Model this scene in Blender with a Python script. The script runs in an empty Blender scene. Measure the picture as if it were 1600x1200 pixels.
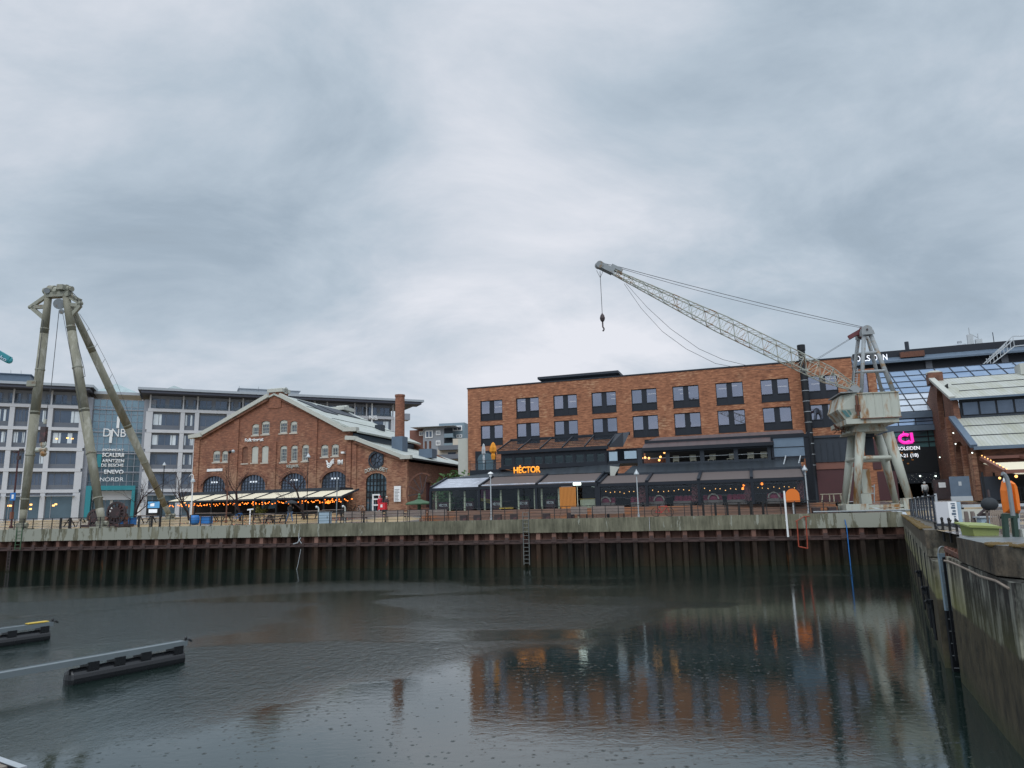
import bpy, bmesh, math, random
from mathutils import Vector, Matrix, geometry
random.seed(7)
S = bpy.context.scene
COL = S.collection
R_ = math.radians
# ---------------------------------------------------------------- camera
F = 1109.0; PITCH = math.atan(201/F); ROLL = math.atan(.022); EYE = 4.25
cam_d = bpy.data.cameras.new('camera'); cam = bpy.data.objects.new('camera', cam_d); COL.objects.link(cam)
cam_d.sensor_width = 36; cam_d.lens = F/1600*36; cam_d.clip_start = .1; cam_d.clip_end = 5000
cam.matrix_world = Matrix.Translation((0, 0, EYE)) @ Matrix.Rotation(math.pi/2+PITCH, 4, 'X') @ Matrix.Rotation(-ROLL, 4, 'Z')
S.camera = cam
CR = (cam.matrix_world.to_3x3() @ Vector((1, 0, 0))); CU = (cam.matrix_world.to_3x3() @ Vector((0, 1, 0))); CF = (cam.matrix_world.to_3x3() @ Vector((0, 0, -1)))
CP = Vector((0, 0, EYE))
def ray(x, y): return CR*((x-800)/F) + CU*((600-y)/F) + CF
def atz(x, y, z):
    d = ray(x, y); return CP + d*((z-EYE)/d.z)
def atY(x, y, Y):
    d = ray(x, y); return CP + d*(Y/d.y)
# ---------------------------------------------------------------- world: overcast sky
W = bpy.data.worlds.new('World'); S.world = W; W.use_nodes = True
nt = W.node_tree; N = nt.nodes; L = nt.links; N.clear()
SUN_EL, SUN_AZ = R_(48), R_(200)      # sun is behind the camera, slightly left, hidden by cloud
def wn(t, **k):
    n = N.new(t)
    for a, b in k.items(): setattr(n, a, b)
    return n
def wmath(op, a, b=None, clamp=False):
    n = N.new('ShaderNodeMath'); n.operation = op; n.use_clamp = clamp
    for i, v in enumerate((a, b)):
        if v is None: continue
        if isinstance(v, (int, float)): n.inputs[i].default_value = v
        else: L.new(v, n.inputs[i])
    return n.outputs[0]
tc = wn('ShaderNodeTexCoord'); dirv = tc.outputs['Generated']
sky = wn('ShaderNodeTexSky'); sky.sky_type = 'NISHITA'; sky.sun_disc = False; sky.sun_elevation = SUN_EL; sky.sun_rotation = SUN_AZ
sep = wn('ShaderNodeSeparateXYZ'); L.new(dirv, sep.inputs[0])
zz = wmath('ADD', wmath('MAXIMUM', sep.outputs[2], 0.0), 0.42)
comb = wn('ShaderNodeCombineXYZ')
L.new(wmath('DIVIDE', sep.outputs[0], zz), comb.inputs[0]); L.new(wmath('DIVIDE', sep.outputs[1], zz), comb.inputs[1])
mp = wn('ShaderNodeMapping'); L.new(comb.outputs[0], mp.inputs[0]); mp.inputs['Rotation'].default_value = (0, 0, R_(-52)); mp.inputs['Scale'].default_value = (1.15, 1.75, 1)
n1 = wn('ShaderNodeTexNoise'); L.new(mp.outputs[0], n1.inputs['Vector']); n1.inputs['Scale'].default_value = 2.1; n1.inputs['Detail'].default_value = 9; n1.inputs['Roughness'].default_value = .60; n1.inputs['Distortion'].default_value = .35
n2 = wn('ShaderNodeTexNoise'); L.new(mp.outputs[0], n2.inputs['Vector']); n2.inputs['Scale'].default_value = .5; n2.inputs['Detail'].default_value = 3
v = wmath('ADD', wmath('MULTIPLY', wmath('SUBTRACT', n1.outputs['Fac'], .5), 1.15), wmath('MULTIPLY', wmath('SUBTRACT', n2.outputs['Fac'], .5), .5))
v = wmath('ADD', v, .60)
# thicker and thinner regions of the cloud deck (direction in the sky, angular size, amount)
for (bx, by, rad, amp) in [(775, 185, .07, .12), (740, 230, .22, .09), (350, 400, .22, -.24), (100, 330, .2, -.14), (1330, 470, .22, -.18), (980, 640, .2, .12), (1120, 330, .16, .08), (520, 230, .14, -.08),
                           (150, 60, .3, .16), (700, 620, .30, .14), (1300, 120, .3, -.08), (560, 80, .18, -.06), (230, 520, .16, .08), (900, 520, .16, .1)]:
    d = ray(bx, by).normalized()
    vm = wn('ShaderNodeVectorMath', operation='DISTANCE'); L.new(dirv, vm.inputs[0]); vm.inputs[1].default_value = d
    q = wmath('POWER', wmath('DIVIDE', vm.outputs['Value'], rad), 2.0)
    v = wmath('ADD', v, wmath('MULTIPLY', wmath('DIVIDE', 1.0, wmath('ADD', wmath('MULTIPLY', q, q), 1.0)), amp))
ramp = wn('ShaderNodeValToRGB'); L.new(v, ramp.inputs[0])
e = ramp.color_ramp.elements
e[0].position = 0.0; e[0].color = (.31, .38, .45, 1); e[1].position = 1.0; e[1].color = (.81, .83, .895, 1)
for p, c in ((.28, (.375, .46, .55, 1)), (.5, (.485, .57, .66, 1)), (.72, (.63, .685, .765, 1))):
    k = ramp.color_ramp.elements.new(p); k.color = c
# sky gain added overhead and behind the camera, out of view, to light the facades
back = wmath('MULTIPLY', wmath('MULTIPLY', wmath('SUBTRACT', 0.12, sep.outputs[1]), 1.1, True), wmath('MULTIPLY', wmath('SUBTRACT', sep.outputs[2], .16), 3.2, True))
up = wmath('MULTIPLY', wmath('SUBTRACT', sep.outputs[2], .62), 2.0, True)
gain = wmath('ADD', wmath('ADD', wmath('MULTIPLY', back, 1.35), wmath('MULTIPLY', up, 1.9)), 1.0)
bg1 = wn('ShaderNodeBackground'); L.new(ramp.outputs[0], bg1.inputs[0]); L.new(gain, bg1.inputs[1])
bg2 = wn('ShaderNodeBackground'); L.new(sky.outputs[0], bg2.inputs[0]); bg2.inputs[1].default_value = .06
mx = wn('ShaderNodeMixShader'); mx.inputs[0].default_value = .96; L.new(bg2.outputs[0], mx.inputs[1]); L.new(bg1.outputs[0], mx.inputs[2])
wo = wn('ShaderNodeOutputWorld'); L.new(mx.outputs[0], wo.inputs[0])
sd = bpy.data.lights.new('sun', 'SUN'); sd.energy = 1.0; sd.angle = R_(50); sd.color = (1, .97, .92)
sun = bpy.data.objects.new('sun', sd); COL.objects.link(sun)
sdir = Vector((math.sin(SUN_AZ)*math.cos(SUN_EL), math.cos(SUN_AZ)*math.cos(SUN_EL), math.sin(SUN_EL)))
sun.rotation_euler = sdir.to_track_quat('Z', 'Y').to_euler(); sun.location = (0, -20, 60)
S.view_settings.view_transform = 'Standard'; S.view_settings.look = 'None'; S.view_settings.gamma = 1; S.view_settings.exposure = 0
S.view_settings.use_curve_mapping = False
S.render.engine = 'CYCLES'; S.cycles.max_bounces = 8; S.cycles.transparent_max_bounces = 16
# ---------------------------------------------------------------- materials
MATS = {}
def newmat(name):
    m = bpy.data.materials.new(name); m.use_nodes = True; MATS[name] = m
    return m, m.node_tree, m.node_tree.nodes['Principled BSDF']
def lk(t, a, b): t.links.new(a, b)
def rgba(c): return (c[0], c[1], c[2], 1)
def coords(t, sc=(1, 1, 1), kind='Object'):
    c = t.nodes.new('ShaderNodeTexCoord'); m = t.nodes.new('ShaderNodeMapping'); m.inputs['Scale'].default_value = sc
    lk(t, c.outputs[kind], m.inputs[0]); return m.outputs[0]
def noise(t, vec, s, det=4, rough=.55, dist=0):
    n = t.nodes.new('ShaderNodeTexNoise'); n.inputs['Scale'].default_value = s; n.inputs['Detail'].default_value = det
    n.inputs['Roughness'].default_value = rough; n.inputs['Distortion'].default_value = dist
    if vec is not None: lk(t, vec, n.inputs['Vector'])
    return n.outputs['Fac']
def ramp2(t, fac, p0, p1, c0=(0, 0, 0, 1), c1=(1, 1, 1, 1)):
    r = t.nodes.new('ShaderNodeValToRGB'); r.color_ramp.elements[0].position = p0; r.color_ramp.elements[1].position = p1
    r.color_ramp.elements[0].color = c0; r.color_ramp.elements[1].color = c1; lk(t, fac, r.inputs[0]); return r.outputs[0]
def mix(t, fac, a, b, mode='MIX'):
    n = t.nodes.new('ShaderNodeMix'); n.data_type = 'RGBA'; n.blend_type = mode
    for i, v in ((0, fac), (6, a), (7, b)):
        if isinstance(v, (int, float)): n.inputs[i].default_value = v
        elif isinstance(v, tuple): n.inputs[i].default_value = rgba(v)
        else: lk(t, v, n.inputs[i])
    return n.outputs[2]
def tmath(t, op, a, b=None, clamp=False):
    n = t.nodes.new('ShaderNodeMath'); n.operation = op; n.use_clamp = clamp
    for i, v in enumerate((a, b)):
        if v is None: continue
        if isinstance(v, (int, float)): n.inputs[i].default_value = v
        else: lk(t, v, n.inputs[i])
    return n.outputs[0]
def bump(t, b, h, strength=.3, dist=.02):
    n = t.nodes.new('ShaderNodeBump'); n.inputs['Strength'].default_value = strength; n.inputs['Distance'].default_value = dist
    lk(t, h, n.inputs['Height']); lk(t, n.outputs[0], b.inputs['Normal'])
def mat(name, col, rough=.6, metal=0, var=.25, vs=2.0, col2=None, f2=(.55, .65), s2=1.5, st=(1, 1, 1), bmp=0, spec=.5):
    m, t, b = newmat(name)
    v = coords(t, st)
    n = noise(t, v, vs, 5, .6)
    c = mix(t, n, tuple(x*(1-var) for x in col), tuple(min(1, x*(1+var)) for x in col))
    if col2:
        n2 = ramp2(t, noise(t, v, s2, 6, .65), f2[0], f2[1]); c = mix(t, n2, c, col2)
    lk(t, c, b.inputs['Base Color']); b.inputs['Metallic'].default_value = metal; b.inputs['Specular IOR Level'].default_value = spec
    r = tmath(t, 'ADD', tmath(t, 'MULTIPLY', n, .25), rough-.12); lk(t, r, b.inputs['Roughness'])
    if bmp: bump(t, b, noise(t, v, vs*6, 4), bmp)
    return m
def emit(name, col, s):
    m, t, b = newmat(name); b.inputs['Base Color'].default_value = rgba(col); b.inputs['Emission Color'].default_value = rgba(col); b.inputs['Emission Strength'].default_value = s
    return m
def brick(name, ca, cb, cm, pale=None, dark=None, streak=.5, bw=.25, rh=.078, pamt=(.56, .66), zlow=None):
    m, t, b = newmat(name)
    c = t.nodes.new('ShaderNodeTexCoord'); s = t.nodes.new('ShaderNodeSeparateXYZ'); lk(t, c.outputs['Object'], s.inputs[0])
    cx = t.nodes.new('ShaderNodeCombineXYZ'); lk(t, tmath(t, 'ADD', s.outputs[0], s.outputs[1]), cx.inputs[0]); lk(t, s.outputs[2], cx.inputs[1])
    bt = t.nodes.new('ShaderNodeTexBrick'); lk(t, cx.outputs[0], bt.inputs[0]); bt.inputs['Scale'].default_value = 1
    bt.inputs['Brick Width'].default_value = bw; bt.inputs['Row Height'].default_value = rh; bt.inputs['Mortar Size'].default_value = .008
    bt.inputs['Color1'].default_value = rgba(ca); bt.inputs['Color2'].default_value = rgba(cb); bt.inputs['Mortar'].default_value = rgba(cm); bt.inputs['Bias'].default_value = 0
    mp = t.nodes.new('ShaderNodeMapping'); mp.inputs['Scale'].default_value = (1.6, 6.5, 1); lk(t, cx.outputs[0], mp.inputs[0])
    sn = noise(t, mp.outputs[0], 1.0, 3, .6)
    col = mix(t, streak, bt.outputs[0], mix(t, ramp2(t, sn, .35, .65), tuple(x*.72 for x in ca), tuple(min(1, x*1.35) for x in cb)))
    big = noise(t, cx.outputs[0], .35, 5, .6)
    if zlow: big = tmath(t, 'ADD', big, tmath(t, 'MULTIPLY', tmath(t, 'SUBTRACT', zlow, s.outputs[2]), .03))
    if pale: col = mix(t, tmath(t, 'MULTIPLY', ramp2(t, tmath(t, 'ADD', tmath(t, 'MULTIPLY', sn, .5), tmath(t, 'MULTIPLY', big, .5)), *pamt), .8), col, pale)
    if dark: col = mix(t, tmath(t, 'MULTIPLY', ramp2(t, noise(t, cx.outputs[0], .8, 6, .7), .5, .72), .7), col, dark)
    lk(t, col, b.inputs['Base Color']); b.inputs['Roughness'].default_value = .85
    bump(t, b, bt.outputs['Fac'], .3, .01)
    return m
def glassy(name, tint, refl, mixf, rough=.02):
    """window glass: mirror-like coat over see-through pane"""
    m, t, b = newmat(name); t.nodes.remove(b)
    g = t.nodes.new('ShaderNodeBsdfGlossy'); g.inputs['Color'].default_value = rgba(refl); g.inputs['Roughness'].default_value = rough
    tr = t.nodes.new('ShaderNodeBsdfTransparent'); tr.inputs['Color'].default_value = rgba(tint)
    mx = t.nodes.new('ShaderNodeMixShader'); mx.inputs[0].default_value = mixf
    lk(t, tr.outputs[0], mx.inputs[1]); lk(t, g.outputs[0], mx.inputs[2]); lk(t, mx.outputs[0], t.nodes['Material Output'].inputs[0])
    return m
def mirrorpane(name, col, metal=.6, rough=.06):
    m, t, b = newmat(name); v = coords(t, (1, 1, 1))
    n = noise(t, v, .6, 3)
    lk(t, mix(t, n, tuple(x*.7 for x in col), tuple(x*1.2 for x in col)), b.inputs['Base Color'])
    b.inputs['Metallic'].default_value = metal; b.inputs['Roughness'].default_value = rough; return m
mat('office_white', (.50, .51, .535), .6, var=.1, vs=.6)
mat('office_grey', (.12, .132, .155), .6, var=.15)
mat('office_lilac', (.25, .265, .30), .6, var=.1)
mat('roof_metal', (.34, .37, .40), .4, .2, var=.1)
mat('soffit', (.05, .055, .075), .7)
mat('curtain', (.62, .68, .72), .9, var=.1)
mirrorpane('office_glass', (.12, .15, .20), .55)
mirrorpane('atrium_glass', (.24, .34, .40), .6)
mirrorpane('atrium_dark', (.10, .15, .18), .5)
mat('post_green', (.018, .045, .032), .5)
mirrorpane('pyramid_glass', (.34, .42, .42), .4, .1); mat('plate_blue', (.16, .215, .255), .6, var=.2)
mat('teal', (.016, .20, .24), .5, var=.1)
mat('white', (.75, .76, .76), .5, var=.06)
mat('black', (.010, .012, .015), .5, var=.3, spec=.3)
mat('charcoal', (.012, .016, .024), .5, var=.3, vs=1.2, spec=.3)
mat('slate', (.028, .036, .048), .5, var=.25, vs=1.5, spec=.3)
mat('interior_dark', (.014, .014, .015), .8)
brick('brick_old', (.15, .052, .03), (.24, .092, .05), (.30, .22, .17), pale=(.36, .21, .13), dark=(.075, .03, .022), streak=.6, pamt=(.48, .60), zlow=6.5)
brick('brick_new', (.215, .079, .038), (.34, .146, .075), (.20, .12, .08), pale=(.46, .29, .17), dark=(.11, .04, .022), streak=.7, bw=.5, rh=.12, pamt=(.55, .66))
brick('brick_dark', (.13, .05, .032), (.2, .085, .05), (.16, .12, .09), pale=(.3, .2, .12), dark=(.04, .025, .02), streak=.5)
mat('stone_trim', (.42, .43, .39), .7, var=.12)
mat('sill_stone', (.45, .40, .34), .8)
def roofmat(name, base, stain, pitch=.35):
    m, t, b = newmat(name)
    v = coords(t, (1, 1, 1)); w = t.nodes.new('ShaderNodeTexWave'); w.wave_type = 'BANDS'; w.bands_direction = 'X'
    w.inputs['Scale'].default_value = 1/pitch/3.14; w.inputs['Distortion'].default_value = 0; lk(t, v, w.inputs[0])
    st = noise(t, coords(t, (1.2, .25, .25)), 1.0, 6, .65)
    c = mix(t, ramp2(t, st, .42, .7), base, stain)
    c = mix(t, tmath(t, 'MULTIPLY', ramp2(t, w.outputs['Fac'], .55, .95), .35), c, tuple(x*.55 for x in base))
    lk(t, c, b.inputs['Base Color']); b.inputs['Roughness'].default_value = .5; b.inputs['Metallic'].default_value = .1
    bump(t, b, w.outputs['Fac'], .6, .03); return m
roofmat('roof_pale', (.46, .49, .46), (.36, .39, .33), .45)
roofmat('roof_moss', (.42, .43, .39), (.33, .33, .25), .3)
roofmat('seam_brown', (.075, .042, .04), (.05, .035, .035), .9)
roofmat('seam_dark', (.026, .034, .044), (.02, .026, .03), .9)
mat('flash_blue', (.10, .14, .19), .5, .2)
mat('awning_cream', (.70, .63, .47), .8, var=.05)
mat('awning_taupe', (.10, .078, .072), .75, var=.15)
mat('awning_plastic', (.35, .37, .42), .25, var=.5, vs=1.5)
mat('wood_orange', (.50, .19, .035), .7, var=.3, vs=6, st=(8, 1, .4))
mat('wood_grey', (.22, .175, .155), .75, var=.3, vs=4, st=(1, 1, 6), col2=(.12, .09, .08))
mat('wood_board', (.19, .115, .085), .75, var=.35, vs=1.2, st=(1, 1, 5), col2=(.30, .13, .06), f2=(.5, .62), s2=.35)
mat('steel_grey', (.22, .24, .25), .45, .3)
mat('galv', (.42, .45, .47), .5, .3)
mat('rail_black', (.012, .012, .013), .5)
mat('tyre', (.012, .012, .012), .7)
mat('rust', (.13, .055, .035), .85, var=.5, vs=5, col2=(.05, .03, .03), s2=3)
mat('machine_dark', (.045, .03, .032), .6, var=.5, vs=4, col2=(.12, .05, .05))
mat('tripod_paint', (.19, .182, .135), .7, var=.35, vs=3.5, st=(1, 1, .35), col2=(.29, .28, .23), f2=(.50, .62), s2=1.6, bmp=.3)
mat('tripod_head', (.24, .24, .19), .65, var=.3, vs=3, col2=(.16, .12, .08))
mat('crane_paint', (.40, .42, .365), .55, var=.2, vs=1.5, st=(1, 1, .25), col2=(.25, .12, .035), f2=(.51, .64), s2=1.5, bmp=.15)
mat('crane_grey', (.24, .26, .27), .55, var=.2, vs=3, col2=(.22, .15, .08), f2=(.56, .66), s2=2)
mat('crane_red', (.12, .02, .025), .5)
mat('cable', (.05, .05, .055), .5)
mat('orange', (.72, .17, .015), .45, var=.05)
mat('orange_cloth', (.68, .26, .015), .7, var=.08)
mat('yellow', (.60, .42, .06), .5)
mat('green_bin', (.25, .29, .095), .5, var=.12)
mat('green_canopy', (.05, .11, .055), .6, var=.2)
mat('blue', (.015, .14, .42), .5)
mat('pale_blue', (.32, .42, .50), .5, var=.1)
mat('red', (.55, .02, .03), .5); mat('red_coat', (.45, .02, .045), .7); mat('coat_white', (.45, .46, .45), .8); mat('coat_dark', (.02, .025, .03), .8)
mat('jeans', (.10, .16, .26), .8); mat('skin', (.45, .28, .2), .6); mat('hair', (.03, .02, .015), .7)
mat('magenta', (.28, .03, .16), .6); emit('pink_light', (1, .03, .45), .9); emit('white_light', (.9, .93, 1), .7); emit('orange_light', (1, .36, .03), .75)
emit('bulb', (1, .23, .03), 3.0); emit('dim_light', (.8, .85, .9), .28); emit('bulb_warm', (1, .5, .15), 2.5); emit('strip', (1, .93, .8), 1.6); emit('lamp_white', (.85, 1, .9), 3)
mat('planter', (.06, .017, .02), .6); mat('ladder_steel', (.13, .14, .135), .5, .3); mat('tube_red', (.28, .045, .02), .6, var=.3, vs=6); mirrorpane('pane_blue', (.20, .26, .33), .5, .05); mat('cream_panel', (.55, .55, .38), .6, var=.1); mat('chair_pale', (.48, .46, .36), .6)
mat('cushion', (.32, .05, .10), .8, var=.3); mat('blossom', (.20, .07, .075), .9, var=.5, vs=8)
mat('leaf', (.055, .12, .03), .7, var=.5, vs=6); mat('bark', (.028, .02, .02), .9, spec=.2); mat('twig', (.04, .024, .024), .9, spec=.2)
mat('apt_grey', (.25, .27, .30), .7, var=.1); mat('apt_cream', (.52, .46, .38), .7, var=.08); mat('apt_teal', (.17, .23, .27), .6, var=.1)
glassy('clear_glass', (.86, .89, .90), (.75, .80, .88), .025, 0.0)
glassy('bright_glass', (.75, .77, .8), (.50, .51, .61), .62)
glassy('dark_glass', (.45, .52, .52), (.35, .42, .46), .12)
mat('terra_panel', (.17, .07, .05), .6, var=.15); mat('rope', (.26, .21, .17), .9, var=.3); mat('pile_wood', (.16, .13, .115), .9, var=.4, vs=3, st=(4, 4, .5))
mat('black_plastic', (.012, .013, .015), .28, var=.2); mat('walkway', (.14, .165, .175), .5, var=.15, vs=3)
mat('deck_wood', (.20, .17, .14), .75, var=.35, vs=3, st=(1, 1, 1))
# glazed mall roof tiles
def tilemat(name, cols, sx, sz):
    m, t, b = newmat(name)
    v = coords(t, (1/sx, 1/sz, 1/sz), 'Object'); w = t.nodes.new('ShaderNodeTexWhiteNoise'); w.noise_dimensions = '3D'
    fl = t.nodes.new('ShaderNodeVectorMath'); fl.operation = 'FLOOR'; lk(t, v, fl.inputs[0]); lk(t, fl.outputs[0], w.inputs['Vector'])
    lk(t, mix(t, w.outputs['Value'], *cols), b.inputs['Base Color']); b.inputs['Metallic'].default_value = .55; b.inputs['Roughness'].default_value = .08
    return m
tilemat('mall_blue', ((.20, .30, .46), (.30, .40, .55)), 1.7, 1.4)
mirrorpane('mall_pale', (.62, .66, .72), .5, .15)
mirrorpane('mall_teal', (.12, .26, .27), .5, .08)
# concrete of the quay cap: olive algae with pale lime runs coming down from the top
def capmat():
    m, t, b = newmat('cap_concrete')
    v = coords(t); a = noise(t, coords(t, (1, 1, .18)), 1.6, 6, .7); big = noise(t, coords(t, (.11, .11, .11)), 1.2, 2)
    base = mix(t, ramp2(t, tmath(t, 'ADD', tmath(t, 'MULTIPLY', noise(t, coords(t, (2.2, 2.2, .25)), 2.0, 6, .7), .6), tmath(t, 'MULTIPLY', noise(t, v, .5, 5, .65), .4)), .36, .64), (.052, .05, .03), (.20, .19, .13))
    s = t.nodes.new('ShaderNodeSeparateXYZ'); lk(t, t.nodes['Texture Coordinate'].outputs['Object'], s.inputs[0])
    # paler towards the left and right ends of the quay where the lime runs are dense
    left = tmath(t, 'MULTIPLY', tmath(t, 'SUBTRACT', -14.0, s.outputs[0]), .09, True)
    right = tmath(t, 'MULTIPLY', tmath(t, 'SUBTRACT', s.outputs[0], 21.0), .3, True)
    zone = tmath(t, 'MAXIMUM', left, right)
    f = tmath(t, 'ADD', tmath(t, 'ADD', a, tmath(t, 'MULTIPLY', zone, .17)), tmath(t, 'MULTIPLY', tmath(t, 'SUBTRACT', big, .5), .2))
    lk(t, mix(t, ramp2(t, f, .62, .645), base, (.25, .255, .21)), b.inputs['Base Color'])
    b.inputs['Roughness'].default_value = .75; bump(t, b, noise(t, v, 9, 4), .3); return m
capmat()
def pilemat():
    m, t, b = newmat('pile_steel')
    c = t.nodes.new('ShaderNodeTexCoord'); s = t.nodes.new('ShaderNodeSeparateXYZ'); lk(t, c.outputs['Object'], s.inputs[0])
    v = coords(t, (1.6, 1.6, .22)); n = noise(t, v, 1.5, 6, .7)
    up_ = mix(t, n, (.03, .015, .012), (.20, .10, .075))
    low = mix(t, ramp2(t, n, .35, .65), (.0015, .0015, .0013), (.032, .021, .015))
    hz = tmath(t, 'MULTIPLY', tmath(t, 'SUBTRACT', s.outputs[2], 1.75), 8.0, True)     # below the waler the steel is wet and weed-dark
    col = mix(t, hz, low, up_)
    pw = t.nodes.new('ShaderNodeTexWhiteNoise'); pw.noise_dimensions = '1D'; lk(t, tmath(t, 'FLOOR', tmath(t, 'DIVIDE', tmath(t, 'ADD', s.outputs[0], 95.0), 1.25)), pw.inputs['W'])
    col = mix(t, tmath(t, 'MULTIPLY', tmath(t, 'SUBTRACT', pw.outputs['Value'], .55), 1.4, True), col, mix(t, hz, (.05, .026, .014), (.30, .17, .13)))
    pv = tmath(t, 'MULTIPLY', tmath(t, 'SUBTRACT', .35, pw.outputs['Value']), 2.4, True); col = mix(t, tmath(t, 'MULTIPLY', pv, .7), col, (.012, .010, .006))
    og = ramp2(t, noise(t, coords(t, (.9, .9, .3)), 1.0, 4), .66, .74); ban = ramp2(t, s.outputs[2], .0, 1.6, (1, 1, 1, 1), (0, 0, 0, 1))
    col = mix(t, tmath(t, 'MULTIPLY', tmath(t, 'MULTIPLY', og, ban), .8), col, (.20, .065, .02))
    gr = ramp2(t, s.outputs[2], .1, .9, (1, 1, 1, 1), (0, 0, 0, 1))
    col = mix(t, tmath(t, 'MULTIPLY', gr, .35), col, (.025, .03, .01))
    lk(t, col, b.inputs['Base Color']); b.inputs['Roughness'].default_value = .7; b.inputs['Specular IOR Level'].default_value = .25; bump(t, b, noise(t, v, 8, 4), .3); return m
pilemat()
mat('waler_steel', (.055, .03, .026), .7, var=.5, vs=2, st=(1, 1, 3), col2=(.035, .02, .018))
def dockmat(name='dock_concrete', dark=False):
    m, t, b = newmat(name)
    c = t.nodes.new('ShaderNodeTexCoord'); s = t.nodes.new('ShaderNodeSeparateXYZ'); lk(t, c.outputs['Object'], s.inputs[0])
    run = tmath(t, 'ADD', tmath(t, 'MULTIPLY', noise(t, coords(t, (2.2, 2.2, .14)), 1.6, 6, .7), .5), tmath(t, 'MULTIPLY', noise(t, coords(t, (.8, .8, .5)), 1.1, 6, .65), .5)); gen = noise(t, coords(t), 1.4, 10, .78)
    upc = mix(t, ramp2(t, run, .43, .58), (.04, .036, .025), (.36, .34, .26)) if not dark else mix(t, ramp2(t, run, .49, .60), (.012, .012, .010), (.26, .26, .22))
    topc = mix(t, ramp2(t, noise(t, coords(t, (1.5, 1.5, .8)), 2.5, 8, .75), .38, .66), (.014, .012, .008), (.13, .10, .068))
    algae = mix(t, gen, (.022, .020, .009), (.075, .066, .026))
    low = mix(t, ramp2(t, noise(t, coords(t, (1, 1, .5)), 2.2, 9, .75), .36, .68), (.014, .013, .007), (.10, .08, .045))
    wob = tmath(t, 'ADD', s.outputs[2], tmath(t, 'MULTIPLY', tmath(t, 'SUBTRACT', gen, .5), .25))
    col = mix(t, ramp2(t, wob, .26, .30), low, algae); col = mix(t, 1.0, col, col)
    h = tmath(t, 'MULTIPLY', tmath(t, 'SUBTRACT', wob, 1.72), 12, True); col = mix(t, h, low, upc)
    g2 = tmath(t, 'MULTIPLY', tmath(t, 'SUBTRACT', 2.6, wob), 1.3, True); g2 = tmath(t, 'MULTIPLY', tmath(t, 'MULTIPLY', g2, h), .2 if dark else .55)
    col = mix(t, g2, col, (.20, .20, .05))
    h2 = tmath(t, 'MULTIPLY', tmath(t, 'SUBTRACT', s.outputs[2], 2.96), 20, True); col = mix(t, tmath(t, 'MULTIPLY', h2, .85), col, topc)
    b0 = tmath(t, 'MULTIPLY', tmath(t, 'SUBTRACT', .5, wob), 2.5, True); col = mix(t, tmath(t, 'MULTIPLY', b0, .6), col, (.03, .042, .012))
    lk(t, col, b.inputs['Base Color']); b.inputs['Roughness'].default_value = .55; bump(t, b, tmath(t, 'ADD', noise(t, coords(t), 5, 6), run), .5, .04); return m
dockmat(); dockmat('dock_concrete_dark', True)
mat('moss_top', (.16, .175, .18), .35, var=.3, vs=.8, col2=(.09, .07, .02), f2=(.56, .64), s2=.9)
mat('moss', (.10, .065, .02), .9, var=.5, vs=9)
# wet paving
def pave():
    m, t, b = newmat('wet_paving'); v = coords(t); n = noise(t, v, .22, 5); n2 = noise(t, v, 2.0, 4)
    s = t.nodes.new('ShaderNodeSeparateXYZ'); lk(t, t.nodes['Texture Coordinate'].outputs['Object'], s.inputs[0])
    yel = ramp2(t, tmath(t, 'ADD', n, tmath(t, 'MULTIPLY', tmath(t, 'MULTIPLY', tmath(t, 'SUBTRACT', -12.0, s.outputs[0]), .04, True), .25)), .5, .6)
    c = mix(t, yel, mix(t, n2, (.10, .09, .085), (.19, .17, .165)), mix(t, n2, (.30, .21, .10), (.40, .29, .15)))
    lk(t, c, b.inputs['Base Color']); lk(t, tmath(t, 'ADD', tmath(t, 'MULTIPLY', ramp2(t, n, .4, .6), .35), .12), b.inputs['Roughness']); return m
pave()
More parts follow.
